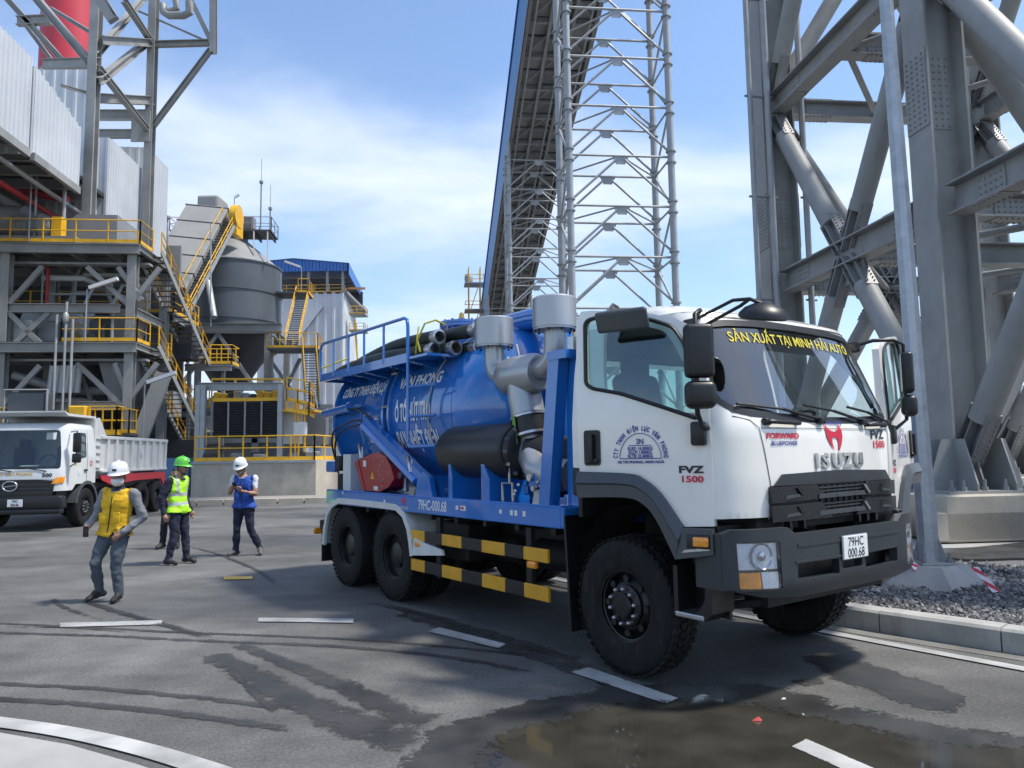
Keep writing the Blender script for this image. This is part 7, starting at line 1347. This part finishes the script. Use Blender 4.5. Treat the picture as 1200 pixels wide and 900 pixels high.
for sg in (-1, 1):
    dpt('side_window', DSW(sg), M_GLASSD, -.01); band_ = dpt('door_seam', [(dsx(.02, sg), 1.2), (dsx(.035, sg), 1.2), (dsx(.035, sg), 2.55), (dsx(.02, sg), 2.55)], M_BLKM, .004)
    b = MB(); b.rbox(DM(dsx(.12, sg), 1.5, .02), (.16, .04, .05), .012); b.build('door_handle', M_BLK, dt); dpt('turn_lamp', [(dsy(sg * .92), 1.18), (dsy(sg * 1.15), 1.2), (dsy(sg * 1.17), 1.36), (dsy(sg * 1.0), 1.34)], M_AMB, .025)
    b = MB(); b.rbox((1.12, sg * 1.42, 2.22), (.1, .2, .5), .04, 2); b.rbox((1.12, sg * 1.42, 1.82), (.1, .22, .24), .04, 2); b.path([(.9, sg * 1.16, 2.5), (1.1, sg * 1.4, 2.52), (1.1, sg * 1.4, 1.7), (.95, sg * 1.18, 1.6)], .018, 6); b.build('wing_mirror', M_BLK, dt, 40)
    b = MB(); pts = [(.66 * math.cos(a), .52 + .70 * math.sin(a)) for a in [R(12 + 15.6 * i) for i in range(11)]]; m_ = len(pts); b.add([(x, sg * 1.23, z) for x, z in pts] + [(x * .88, sg * 1.23, .52 + (z - .52) * .88) for x, z in pts] + [(x, sg * .7, z) for x, z in pts], [(i, i + 1, m_ + i + 1, m_ + i) for i in range(m_ - 1)] + [(i, i + 1, 2 * m_ + i + 1, 2 * m_ + i) for i in range(m_ - 1)]); b.build('wheel_arch', M_FLARE, dt, 40)
    b = MB(); b.rbox((1.30, sg * .98, .70), (.2, .38, .2), .05, 2); b.build('headlamp', M_LREF, dt, 40)
    b = MB(); b.lathe([(0, 0), (.09, 0), (.09, .004), (0, .004)], DM(dsx(.42, sg), 1.45, .003), V((0, sg, 0)), 20); b.build('door_decal', M_TXTW, dt); b = MB(); b.lathe([(.05, 0), (.075, 0), (.075, .004), (.05, .004)], DM(dsx(-.2, sg), 1.68, .004), V((0, sg, 0)), 20); b.build('door_decal', M_TXTR, dt); b = MB(); b.rbox(DM(dsx(.72, sg), 1.70, .006), (.1, .006, .12), .003, 1); b.build('door_decal', M_GOLD, dt)
b = MB(); b.rbox((1.28, 0, .72), (.3, 2.46, .34), .06, 3); b.build('bumper', M_BLK, dt, 40); b = MB(); b.rbox((1.30, 0, .50), (.25, 2.4, .14), .04, 2); b.build('lower_bumper', M_BLK, dt, 40); b = MB(); b.bx(.6, 1.2, -1.0, 1.0, .55, 1.0); b.build('front_frame', M_BLKM, dt)
b = MB(); b.rbox((1.445, .15, .72), (.01, .36, .18), .004, 1); b.build('number_plate', M_PLATE, dt); lettering('plate_text', '79C', (1.452, .15, .735), (0, 1, 0), ZZ, .09, M_TXTK, dt, .9, .003); lettering('plate_text', '204.96', (1.452, .15, .645), (0, 1, 0), ZZ, .09, M_TXTK, dt, .8, .003)
lettering('front_lettering', 'ĐIỆN LỰC VÂN PHONG', None, None, None, .11, M_GOLD, dt, 1.0, .003, fn=lambda x, y: DM(dsy(-.1 + x), 1.40 + y, .018)); lettering('front_lettering', '500', None, None, None, .12, M_TXTK, dt, 1.5, .005, fn=lambda x, y: DM(dsy(.82 + x * .8), 1.36 + y, .018))
for y in (-.5, .3): b = MB(); b.path([DM(dsy(y + .5), 1.50, .03), DM(dsy(y), 1.58, .03), DM(dsy(y - .25), 1.57, .03)], .014, 6); b.build('wiper', M_BLK, dt)
for s in (-1, 1): b = MB(); b.bx(-6.0, .6, s * .5, s * .42, .72, 1.0); b.build('chassis_rail', M_BLKM, dt)
b = MB(); b.bx(-6.0, -.7, -1.0, 1.0, .95, 1.15); b.build('sub_frame', M_BLKM, dt); b = MB(); b.tube((-2.4, .9, .75), (-1.2, .9, .75), .28, 20); b.build('fuel_tank', M_BLKM, dt, 40)
# tub
b = MB(); b.bx(-6.0, -.85, -1.12, 1.12, 1.40, 1.46); b.build('tub_floor', M_TUB, dt)
for sg in (-1, 1):
    b = MB(); b.bx(-6.0, -.85, sg * 1.16, sg * 1.10, 1.40, 2.42); sw = b.build('tub_side', M_TUB, dt); b = MB(); b.rbox((-3.42, sg * 1.18, 2.40), (5.18, .12, .10), .02); b.build('top_rail', M_TUB, sw); b = MB(); b.rbox((-3.42, sg * 1.18, 1.45), (5.18, .10, .08), .02); b.build('bottom_rail', M_TUB, sw)
    for i in range(9): x = -1.25 - .58 * i; b = MB(); b.prism([(x, 1.48), (x + .14, 1.48), (x + .08, 2.36), (x - .06, 2.36)], (0, sg * .07, 0), (0, sg * 1.16, 0)); b.build('side_rib', M_TUB, sw)
    b = MB(); b.prism([(-.85, 1.35), (-6.0, 1.35), (-6.0, .85), (-5.9, .85), (-5.6, 1.12), (-3.5, 1.12), (-1.6, 1.05), (-1.0, 1.2)], (0, -sg * .05, 0), (0, sg * 1.17, 0)); b.build('red_skirt', M_REDS, dt)
    b = MB(); b.prism([(-.85, 1.46), (-.5, 1.46), (-.45, 2.9), (-.75, 2.95), (-1.25, 2.42), (-.85, 2.42)], (0, -sg * .05, 0), (0, sg * 1.16, 0)); b.build('head_cheek', M_TUB, dt)
    for k in range(5): b = MB(); b.bx(-.82, -.56, sg * 1.16, sg * 1.20, 1.55 + .2 * k, 1.58 + .2 * k); b.build('ladder_rung', M_TUB, dt)
    lettering('side_lettering', '10', (-3.6, sg * 1.235, 1.8), (-sg, 0, 0), ZZ, .22, M_TXTK, dt, 1.0, .0)
b = MB(); b.bx(-.55, -.48, -1.14, 1.14, 1.42, 2.95); b.build('head_board', M_TUB, dt); b = MB(); b.bx(-.6, 1.0, -1.12, 1.12, 2.92, 2.98); b.prism([(1.0, 2.92), (1.0, 2.98), (1.15, 3.04), (1.15, 3.0)], (0, 2.24, 0), (0, -1.12, 0)); b.build('cab_canopy', M_TUB, dt); b = MB(); b.bx(-6.05, -5.98, -1.12, 1.12, 1.42, 2.4); b.build('tail_gate', M_TUB, dt)
b = MB(); b.bx(-1.0, .6, -.9, .9, .5, 1.15); b.build('engine', M_BLKM, dt)
# ================================================================ PEOPLE (continuous remeshed bodies)
M_SKIN = mat('skin', (.36, .20, .13), .55, 0, .12, 8); M_JEAN = mat('grey_blue_jeans', (.075, .095, .115), .9, 0, .25, 14, .3, 60); M_NAVY = mat('navy_work_cloth', (.014, .018, .040), .9, 0, .3, 14, .3, 60); M_GSHIRT = mat('grey_work_shirt', (.21, .22, .235), .9, 0, .15, 12, .3, 60); M_SHOE = mat('dark_boot_leather', (.022, .020, .019), .6, 0, .3, 20); M_SHOEG = mat('grey_trainer', (.11, .10, .09), .7, 0, .3, 20)
M_VY = mat('yellow_vest', (.72, .43, .015), .8, 0, .12, 9, .25, 40); M_VG = mat('lime_hi_vis_vest', (.42, .85, .03), .75, 0, .1, 9, .25, 40); M_VB = mat('royal_blue_vest', (.02, .075, .36), .8, 0, .15, 9, .25, 40); M_REFL = mat('reflective_tape', (.50, .52, .50), .4, .2, .08, 30); M_HW = mat('white_helmet', (.74, .75, .76), .28, 0, .03, 6, coat=.4); M_HG = mat('green_helmet', (.10, .52, .04), .28, 0, .05, 6, coat=.4); M_MASK = mat('white_mask', (.75, .76, .76), .85); M_WSH = mat('white_shirt', (.62, .63, .66), .9, 0, .06, 12); M_NECK = mat('navy_neck_scarf', (.02, .03, .06), .9); M_BLKC = mat('black_cloth', (.012, .012, .014), .9, 0, .3, 14); M_HAIR = mat('black_hair', (.008, .007, .006), .6)
def blob(b, rings, n=14):
    """loft of ellipses: (centre, rx, ry, axis) closed both ends"""
    vs = []; m = len(rings)
    for i, (c, rx, ry) in enumerate(rings):
        c = V(c); d = (V(rings[min(i + 1, m - 1)][0]) - V(rings[max(i - 1, 0)][0])).normalized(); s = V((1, 0, 0)) - d * d.x
        if s.length < .3: s = V((0, 1, 0)) - d * d.y
        s.normalize(); u = d.cross(s)
        vs += [c + s * (rx * math.cos(2 * math.pi * k / n)) + u * (ry * math.sin(2 * math.pi * k / n)) for k in range(n)]
    c0, c1 = len(vs), len(vs) + 1; vs += [V(rings[0][0]), V(rings[-1][0])]
    b.add(vs, [(i * n + k, i * n + (k + 1) % n, (i + 1) * n + (k + 1) % n, (i + 1) * n + k) for i in range(m - 1) for k in range(n)] + [((k + 1) % n, k, c0) for k in range(n)] + [((m - 1) * n + k, (m - 1) * n + (k + 1) % n, c1) for k in range(n)])
def capsule(b, p, q, r0, r1, n=12):
    p, q = V(p), V(q); d = (q - p).normalized(); R_ = []
    for k in (-1, -.8, -.45): R_.append((p + d * r0 * k, r0 * math.sqrt(max(.02, 1 - k * k)), r0 * math.sqrt(max(.02, 1 - k * k))))
    R_ += [(p, r0, r0), (q, r1, r1)]
    for k in (.45, .8, 1): R_.append((q + d * r1 * k, r1 * math.sqrt(max(.02, 1 - k * k)), r1 * math.sqrt(max(.02, 1 - k * k))))
    vs = []; d_, s, u = frame(d)
    for c, r_, _ in R_: vs += [c + s * (r_ * math.cos(2 * math.pi * k / n)) + u * (r_ * math.sin(2 * math.pi * k / n)) for k in range(n)]
    m = len(R_); b.add(vs, [(i * n + k, i * n + (k + 1) % n, (i + 1) * n + (k + 1) % n, (i + 1) * n + k) for i in range(m - 1) for k in range(n)] + [tuple(range(n - 1, -1, -1)), tuple(range((m - 1) * n, m * n))])
def person(label, loc, J, cols, vest=None, helmet=None, mask=False, stripes=False, sleeves='long', facing=(0, -1), voxel=.0115):
    """J: joint dict in metres, local x = picture right, y = away from camera, z up"""
    loc = V(loc); root = thing('person', label, 'person', loc, None, 0, True); b = MB(); seg = []; fx = V((facing[0], facing[1], 0)).normalized(); sd = V((-fx.y, fx.x, 0))
    def cap(p, q, r0, r1, lab): capsule(b, p, q, r0, r1); seg.append((V(p), V(q), (r0 + r1) / 2, lab))
    hip, chest, neck, head = V(J['hip']), V(J['chest']), V(J['neck']), V(J['head'])
    lat = (V(J['sh'][1]) - V(J['sh'][0])); lat.z = 0; lat.normalize() if lat.length > .05 else None
    def ring(c, wx, wy):
        return (V(c), wx, wy)
    # torso loft oriented with the shoulder line
    sp = [(hip + V((0, 0, -.09)), .10, .09), (hip + V((0, 0, -.03)), .165, .115), (hip + V((0, 0, .06)), .165, .115), (hip.lerp(chest, .45), .150, .105), (chest, .170, .118), (chest.lerp(neck, .45), .172, .108), (chest.lerp(neck, .75), .13, .088), (neck, .062, .06), (neck.lerp(head, .5), .056, .058)]
    tb = MB(); n = 18; vs = []
    for c, wx, wy in sp:
        vs += [c + lat * (wx * math.cos(2 * math.pi * k / n)) + V((-lat.y, lat.x, 0)) * (wy * math.sin(2 * math.pi * k / n)) for k in range(n)]
    m = len(sp); b.add(vs, [(i * n + k, i * n + (k + 1) % n, (i + 1) * n + (k + 1) % n, (i + 1) * n + k) for i in range(m - 1) for k in range(n)] + [tuple(range(n - 1, -1, -1)), tuple(range((m - 1) * n, m * n))])
    seg.append((hip + V((0, 0, -.05)), hip + V((0, 0, .03)), .15, 'legs')); seg.append((hip + V((0, 0, .12)), chest, .15, 'torso')); seg.append((chest, chest.lerp(neck, .85), .15, 'torso')); seg.append((neck + V((0, 0, -.035)), neck.lerp(head, .5), .068, 'neck'))
    for i in range(2):
        h = hip + lat * (.095 if i else -.095) + V((0, 0, -.05)); k, a, t = V(J['knee'][i]), V(J['ankle'][i]), V(J['toe'][i])
        cap(h, h.lerp(k, .5), .105, .088, 'legs'); cap(h.lerp(k, .5), k, .088, .068, 'legs'); cap(k, k.lerp(a, .45), .066, .064, 'legs'); cap(k.lerp(a, .45), a, .064, .056, 'legs'); cap(a + V((0, 0, -.01)), a.lerp(t, .45), .05, .045, 'shoe'); cap(a.lerp(t, .35), t, .046, .036, 'shoe'); he = a - (t - a).normalized() * .05; cap(V((he.x, he.y, min(he.z, a.z - .03))), a.lerp(t, .3) + V((0, 0, -.02)), .036, .038, 'shoe')
        s, e, w_, g_ = V(J['sh'][i]), V(J['el'][i]), V(J['wr'][i]), V(J['hand'][i])
        up = 'sleeve'; lo = 'sleeve' if sleeves == 'long' else 'skin'
        sk_ = 1. if sleeves == 'long' else .86; cap(s, s.lerp(e, .5), (.068 if sk_ == 1 else .064), .064 * sk_, up); cap(s.lerp(e, .62), e, .064 if sk_ == 1 else .046, .055 if sk_ == 1 else .042, up if sleeves == 'long' else 'skin'); cap(e, w_, .054 if lo == 'sleeve' else .042, .042 if lo == 'sleeve' else .028, lo)
        d = (g_ - w_).normalized(); pn = V(J.get('palm', [(0, -1, 0), (0, -1, 0)])[i]).normalized(); sdv = d.cross(pn).normalized(); pn = sdv.cross(d)
        cap(w_, w_ + d * .085, .026, .03, 'skin')
        for q, (off, ln) in enumerate(((-.030, .060), (-.010, .072), (.010, .068), (.030, .052))):
            p0 = w_ + d * .09 + sdv * off; p1 = p0 + d * ln * .5 + pn * .006; p2 = p1 + d * ln * .35 + pn * .028; cap(p0, p1, .0105, .0098, 'skin'); cap(p1, p2, .0098, .0085, 'skin')
        th0 = w_ + d * .035 + sdv * (-.03 if i else .03); th1 = th0 + d * .03 + sdv * (-.022 if i else .022) + pn * .01; cap(th0, th1, .013, .012, 'skin'); cap(th1, th1 + d * .032 + pn * .012, .012, .009, 'skin')
    # head with face
    f = V(J['face']).normalized(); hs_ = V((-f.y, f.x, 0)).normalized(); hu = f.cross(hs_) * -1; hu = hs_.cross(f) * -1 if (hs_.cross(f)).z < 0 else hs_.cross(f); hu.normalize()
    hv = []; n = 16; rows = 12
    for r_ in range(rows + 1):
        ph = math.pi * r_ / rows; z = math.cos(ph)
        for k in range(n):
            a = 2 * math.pi * k / n; x, y = math.sin(ph) * math.cos(a), math.sin(ph) * math.sin(a); jaw = 1 - .22 * max(0, -z) ; hv.append(head + hs_ * (x * .076 * jaw) + f * (y * .095 * (1 - .06 * max(0, -z)) + (.012 if z < -.2 and y > 0 else 0)) + hu * (z * .118))
    b.add(hv, [(i * n + k, i * n + (k + 1) % n, (i + 1) * n + (k + 1) % n, (i + 1) * n + k) for i in range(rows) for k in range(n)])
    seg.append((head - hu * .04, head + hu * .06, .09, 'head'))
    cap(head + f * .088 + hu * .012, head + f * .106 - hu * .018, .010, .014, 'head'); cap(head + f * .085 - hu * .055 - hs_ * .02, head + f * .085 - hu * .055 + hs_ * .02, .009, .009, 'head')
    for s in (-1, 1): cap(head + hs_ * (.078 * s) + hu * .015, head + hs_ * (.080 * s) - hu * .03, .014, .010, 'head'); cap(head + f * .078 + hu * .03 + hs_ * (.012 * s), head + f * .074 + hu * .032 + hs_ * (.045 * s), .010, .009, 'head')
    o = b.build('body', M_SKIN, root); md = o.modifiers.new('remesh', 'REMESH'); md.mode = 'VOXEL'; md.voxel_size = voxel; sm = o.modifiers.new('smooth', 'SMOOTH'); sm.iterations = 3; sm.factor = .5
    dg = bpy.context.evaluated_depsgraph_get(); me = bpy.data.meshes.new_from_object(o.evaluated_get(dg)); o.modifiers.clear(); old = o.data; o.data = me; bpy.data.meshes.remove(old)
    me.materials.clear(); order = ['torso', 'sleeve', 'legs', 'shoe', 'skin', 'neck', 'head', 'hair']
    for k in order: me.materials.append({'torso': cols['shirt'], 'sleeve': cols['sleeve'], 'legs': cols['legs'], 'shoe': cols['shoe'], 'skin': M_SKIN, 'neck': cols.get('neck', M_SKIN), 'head': M_SKIN, 'hair': M_HAIR}[k])
    # cloth folds
    nv = len(me.vertices); CO = np.empty(nv * 3); NO = np.empty(nv * 3); me.vertices.foreach_get('co', CO); me.vertices.foreach_get('normal', NO); CO = CO.reshape(-1, 3); NO = NO.reshape(-1, 3)
    am = np.array([(.016 * noise.noise(V(c) * 8) + .009 * noise.noise(V((c[0] * 14 + c[2] * 8, c[1] * 14, c[2] * 20)))) if c[2] < head.z - .2 else 0. for c in CO])
    me.vertices.foreach_set('co', (CO + NO * am[:, None]).ravel()); me.update(); NV = NO
    labs = []
    C_ = np.empty(len(me.polygons) * 3); me.polygons.foreach_get('center', C_); C_ = C_.reshape(-1, 3); DD = []
    for a, e, r_, l in seg:
        a, ab = np.array(a), np.array(e - a); t_ = np.clip((C_ - a) @ ab / max(1e-8, ab @ ab), 0, 1); DD.append(np.linalg.norm(a + t_[:, None] * ab - C_, axis=1) - r_)
    near = np.argmin(np.array(DD), axis=0)
    for p, ni in zip(me.polygons, near):
        c = p.center; lab = seg[ni][3]
        if lab == 'torso' and (c - neck).length < .095: lab = 'neck'
        if lab == 'head' and ((c - head).dot(hu) > .045 or ((c - head).dot(f) < -.01 and (c - head).dot(hu) > -.06)): lab = 'hair'
        labs.append(lab); p.material_index = order.index(lab); p.use_smooth = True
    if vest:
        keep = [p for p, l in zip(me.polygons, labs) if (l in ('torso', 'sleeve') and abs((p.center - chest).dot(lat)) < .172 and p.center.z > chest.z - .02 and abs((p.center - neck).dot(lat)) > .055 and p.center.z < neck.z + .02) or (l == 'torso' and p.center.z < chest.lerp(neck, .72).z and p.center.z > hip.z - .02) or (l == 'legs' and p.center.z > hip.z - .045 and abs((p.center - hip).dot(lat)) < .2)]
        vb = MB(); mp2 = {}; mats = [vest, M_REFL]
        for p in keep:
            idx = []
            for vi in p.vertices:
                if vi not in mp2:
                    q = me.vertices[vi]; mp2[vi] = len(vb.v); lowk = max(0, (hip.z + .25 - q.co.z)) * .08; vb.v.append(q.co + q.normal * (.011 + lowk))
                idx.append(mp2[vi])
            vb.f.append(idx); z = p.center.z; rel = (z - hip.z) / max(.1, (neck.z - hip.z)); st_ = 0
            if stripes and (abs(rel - .18) < .05 or abs(rel - .47) < .05): st_ = 1
            if stripes and rel > .5 and abs(abs((p.center - chest).dot(lat)) - .1) < .022: st_ = 1
            vb.mi.append(st_)
        vo = vb.build('vest', mats, root, fix=False); so = vo.modifiers.new('thick', 'SOLIDIFY'); so.thickness = .008; so.offset = -1; vo.data.polygons.foreach_set('use_smooth', [True] * len(vo.data.polygons))
        if not stripes:
            nrm = V((lat.y, -lat.x, 0)); nrm = nrm if nrm.dot(fx) > 0 else -nrm
            for s in (-1, 1):
                for hz, wz in ((.30, .12), (.62, .085)):
                    c = hip.lerp(neck, hz) + lat * (s * .085) + nrm * (.126 if hz < .5 else .118); q = MB(); q.rbox(c, (.10, .022, wz), .010, 2, (lat, nrm, ZZ)); q.rbox(c + ZZ * wz * .5 + nrm * .004, (.102, .018, .03), .006, 1, (lat, nrm, ZZ)); q.build('pocket', vest, vo, 40)
            q = MB(); q.bar(hip.lerp(neck, -.02) + nrm * .137, hip.lerp(neck, .80) + nrm * .128, .012, .008); q.build('zip', M_BLKC, vo)
    for s in (-1, 1):
        q = MB(); q.rbox(head + f * .0905 + hu * .014 + hs_ * (.031 * s), (.026, .008, .011), .004, 1, (hs_, f, hu)); q.build('eye', M_HAIR, root); q = MB(); q.rbox(head + f * .091 + hu * .032 + hs_ * (.032 * s), (.036, .008, .007), .003, 1, (hs_, f, hu)); q.build('eyebrow', M_HAIR, root)
    if not mask: q = MB(); q.rbox(head + f * .097 - hu * .055, (.042, .008, .009), .003, 1, (hs_, f, hu)); q.build('mouth', mat('lips', (.22, .08, .07), .5), root)
    if helmet:
        hh = MB(); top = head + hu * .045; n = 28; prof = [(1.0, .0), (1.0, .02), (.97, .06), (.86, .105), (.62, .135), (.3, .147), (.0, .15)]; vs = []
        for r_, z in prof:
            for k in range(n): a = 2 * math.pi * k / n; vs.append(top + hs_ * (r_ * .112 * math.cos(a)) + f * (r_ * .135 * math.sin(a) - .004) + hu * z)
        m = len(prof); hh.add(vs, [(i * n + k, i * n + (k + 1) % n, (i + 1) * n + (k + 1) % n, (i + 1) * n + k) for i in range(m - 1) for k in range(n)])
        vs = []
        for r_, dz in ((1.0, .012), (1.10, .002), (1.11, -.004), (1.0, .0)):
            for k in range(n): a = 2 * math.pi * k / n; ex = 1 + (.24 * max(0, math.sin(a)) ** 1.5 if r_ > 1 else 0); vs.append(top + hs_ * (r_ * .112 * math.cos(a)) + f * (r_ * ex * .135 * math.sin(a) - .004) + hu * (dz - (.014 * max(0, math.sin(a)) if r_ > 1 else 0)))
        hh.add(vs, [(i * n + k, i * n + (k + 1) % n, ((i + 1) % 4) * n + (k + 1) % n, ((i + 1) % 4) * n + k) for i in range(3) for k in range(n)]); ho = hh.build('helmet', helmet, root, 50); q = MB(); q.path([head + hs_ * .08 * s + hu * .05 for s in (1,)] + [head + hs_ * .078 - hu * .06 + f * .02, head + f * .06 - hu * .135, head - hs_ * .078 - hu * .06 + f * .02, head - hs_ * .08 + hu * .05], .006, 6); q.build('chin_strap', M_BLKC, ho)
        q = MB(); q.path([top + f * .126 + hu * .05, top + f * .07 + hu * .125, top + hu * .155, top - f * .08 + hu * .125, top - f * .13 + hu * .05], .012, 8); q.build('crest', helmet, ho, 50)
        q = MB(); q.rbox(top + f * .130 + hu * .05, (.05, .012, .03), .004, 1, (hs_, f, hu)); q.build('helmet_mark', M_TXTK, ho)
    if mask:
        q = MB(); vs = []; n = 11
        for j, z in enumerate((-.018, -.04, -.065, -.09, -.112)):
            for k in range(n): a = R(15 + 150 * k / (n - 1)); w_ = (.078, .082, .078, .068, .045)[j]; vs.append(head + hs_ * (w_ * math.cos(a)) + f * ((.110, .120, .116, .106, .085)[j] * math.sin(a)) + hu * z)
        q.add(vs, [(i * n + k, i * n + k + 1, (i + 1) * n + k + 1, (i + 1) * n + k) for i in range(4) for k in range(n - 1)]); mo = q.build('mask', M_MASK, root, 60); so = mo.modifiers.new('thick', 'SOLIDIFY'); so.thickness = .004
    return root
py_ = gnd(127, 705)
person('man in yellow vest and white helmet with face mask, walking on the road', (py_.x, py_.y, 0), dict(hip=(.04, 0, .86), chest=(.085, -.02, 1.19), neck=(.105, -.03, 1.41), head=(.11, -.07, 1.54), face=(.12, -1, -.1), sh=[(-.09, -.0, 1.335), (.285, -.03, 1.325)], el=[(-.215, .06, 1.06), (.38, .04, 1.03)], wr=[(-.20, -.16, .95), (.215, -.10, .86)], hand=[(-.175, -.25, .90), (.14, -.14, .80)], palm=[(1, -.3, 0), (-.3, .8, 0)], knee=[(-.13, -.10, .49), (.10, -.05, .47)], ankle=[(-.145, .07, .12), (.13, .0, .085)], toe=[(-.205, -.09, .045), (.145, -.16, .04)]),
       dict(shirt=M_GSHIRT, sleeve=M_GSHIRT, legs=M_JEAN, shoe=M_SHOE, neck=M_NECK), M_VY, M_HW, True)
pg = gnd(206, 661)
person('man in lime reflective vest and green helmet, standing in profile', (pg.x, pg.y, 0), dict(hip=(.02, 0, .90), chest=(.0, 0, 1.23), neck=(.02, 0, 1.46), head=(.07, -.015, 1.60), face=(1, -.18, -.06), sh=[(-.06, -.17, 1.39), (.06, .17, 1.39)], el=[(-.17, -.22, 1.10), (.02, .24, 1.10)], wr=[(-.13, -.22, .86), (.12, .24, .88)], hand=[(-.09, -.22, .76), (.15, .24, .78)], palm=[(0, 1, 0), (0, -1, 0)], knee=[(.01, -.12, .48), (.10, .10, .48)], ankle=[(-.07, -.14, .085), (.13, .10, .09)], toe=[(.08, -.20, .04), (.30, .04, .04)]),
       dict(shirt=M_NAVY, sleeve=M_NAVY, legs=M_NAVY, shoe=M_SHOE), M_VG, M_HG, False, True, facing=(1, -.2))
pb2 = gnd(287, 651)
person('man in blue vest and white helmet looking down at his phone', (pb2.x, pb2.y, 0), dict(hip=(-.03, 0, .90), chest=(-.03, 0, 1.23), neck=(-.05, -.03, 1.45), head=(-.075, -.09, 1.575), face=(-.05, -1, -.38), sh=[(-.225, 0, 1.385), (.155, 0, 1.385)], el=[(-.27, -.06, 1.12), (.19, -.06, 1.10)], wr=[(-.15, -.29, 1.20), (.02, -.30, 1.17)], hand=[(-.10, -.35, 1.24), (-.04, -.37, 1.23)], palm=[(.4, -.1, 1), (-.4, -.1, 1)], knee=[(-.14, -.05, .48), (.09, -.02, .49)], ankle=[(-.17, .02, .085), (.235, .10, .12)], toe=[(-.26, -.11, .04), (.30, -.06, .045)]),
       dict(shirt=M_WSH, sleeve=M_WSH, legs=M_NAVY, shoe=M_SHOEG), M_VB, M_HW, False, False, 'short')
pd_ = gnd(197, 643)
person('person in black mostly hidden behind the man in green helmet', (pd_.x, pd_.y, 0), dict(hip=(.06, 0, .88), chest=(.10, 0, 1.18), neck=(.12, -.02, 1.36), head=(.13, -.05, 1.47), face=(.5, -1, -.1), sh=[(-.04, 0, 1.30), (.28, 0, 1.30)], el=[(-.03, .05, 1.04), (.30, .05, 1.04)], wr=[(.02, -.15, .95), (.25, -.15, .95)], hand=[(.08, -.22, .96), (.19, -.22, .96)], knee=[(-.08, -.02, .47), (.14, -.02, .47)], ankle=[(-.12, .02, .085), (.16, .02, .085)], toe=[(-.15, -.14, .04), (.24, -.12, .04)]),
       dict(shirt=M_BLKC, sleeve=M_BLKC, legs=M_BLKC, shoe=M_SHOE))
b = MB(); b.rbox(V((pb2.x - .065, pb2.y - .385, 1.275)), (.075, .15, .010), .004, 1, (V((1, 0, 0)), V((0, -.75, .66)), V((0, .66, .75)))); tag(b.build('phone', M_BLK), 'black phone held in both hands of the man in blue vest', 'phone')
b = MB(); b.rbox(V((py_.x - .16, py_.y - .27, .885)), (.06, .035, .13), .01, 2); tag(b.build('handheld_radio', M_BLK), 'small black device held at the hip of the man in yellow vest', 'radio')
# ================================================================ thin air
hz_ = MB(); hz_.bx(-5800, 5800, -300, 5600, -6, 330); 
M_HAZE = bpy.data.materials.new('thin_haze'); M_HAZE.use_nodes = True; t = M_HAZE.node_tree; t.nodes.clear(); pv_ = t.nodes.new('ShaderNodeVolumePrincipled'); pv_.inputs['Color'].default_value = (.86, .91, 1, 1); pv_.inputs['Density'].default_value = .00013; pv_.inputs['Anisotropy'].default_value = .2; ou = t.nodes.new('ShaderNodeOutputMaterial'); t.links.new(pv_.outputs[0], ou.inputs['Volume'])
HAZE = True
if HAZE: tag(hz_.build('haze', M_HAZE), None, None, None, 'stuff')
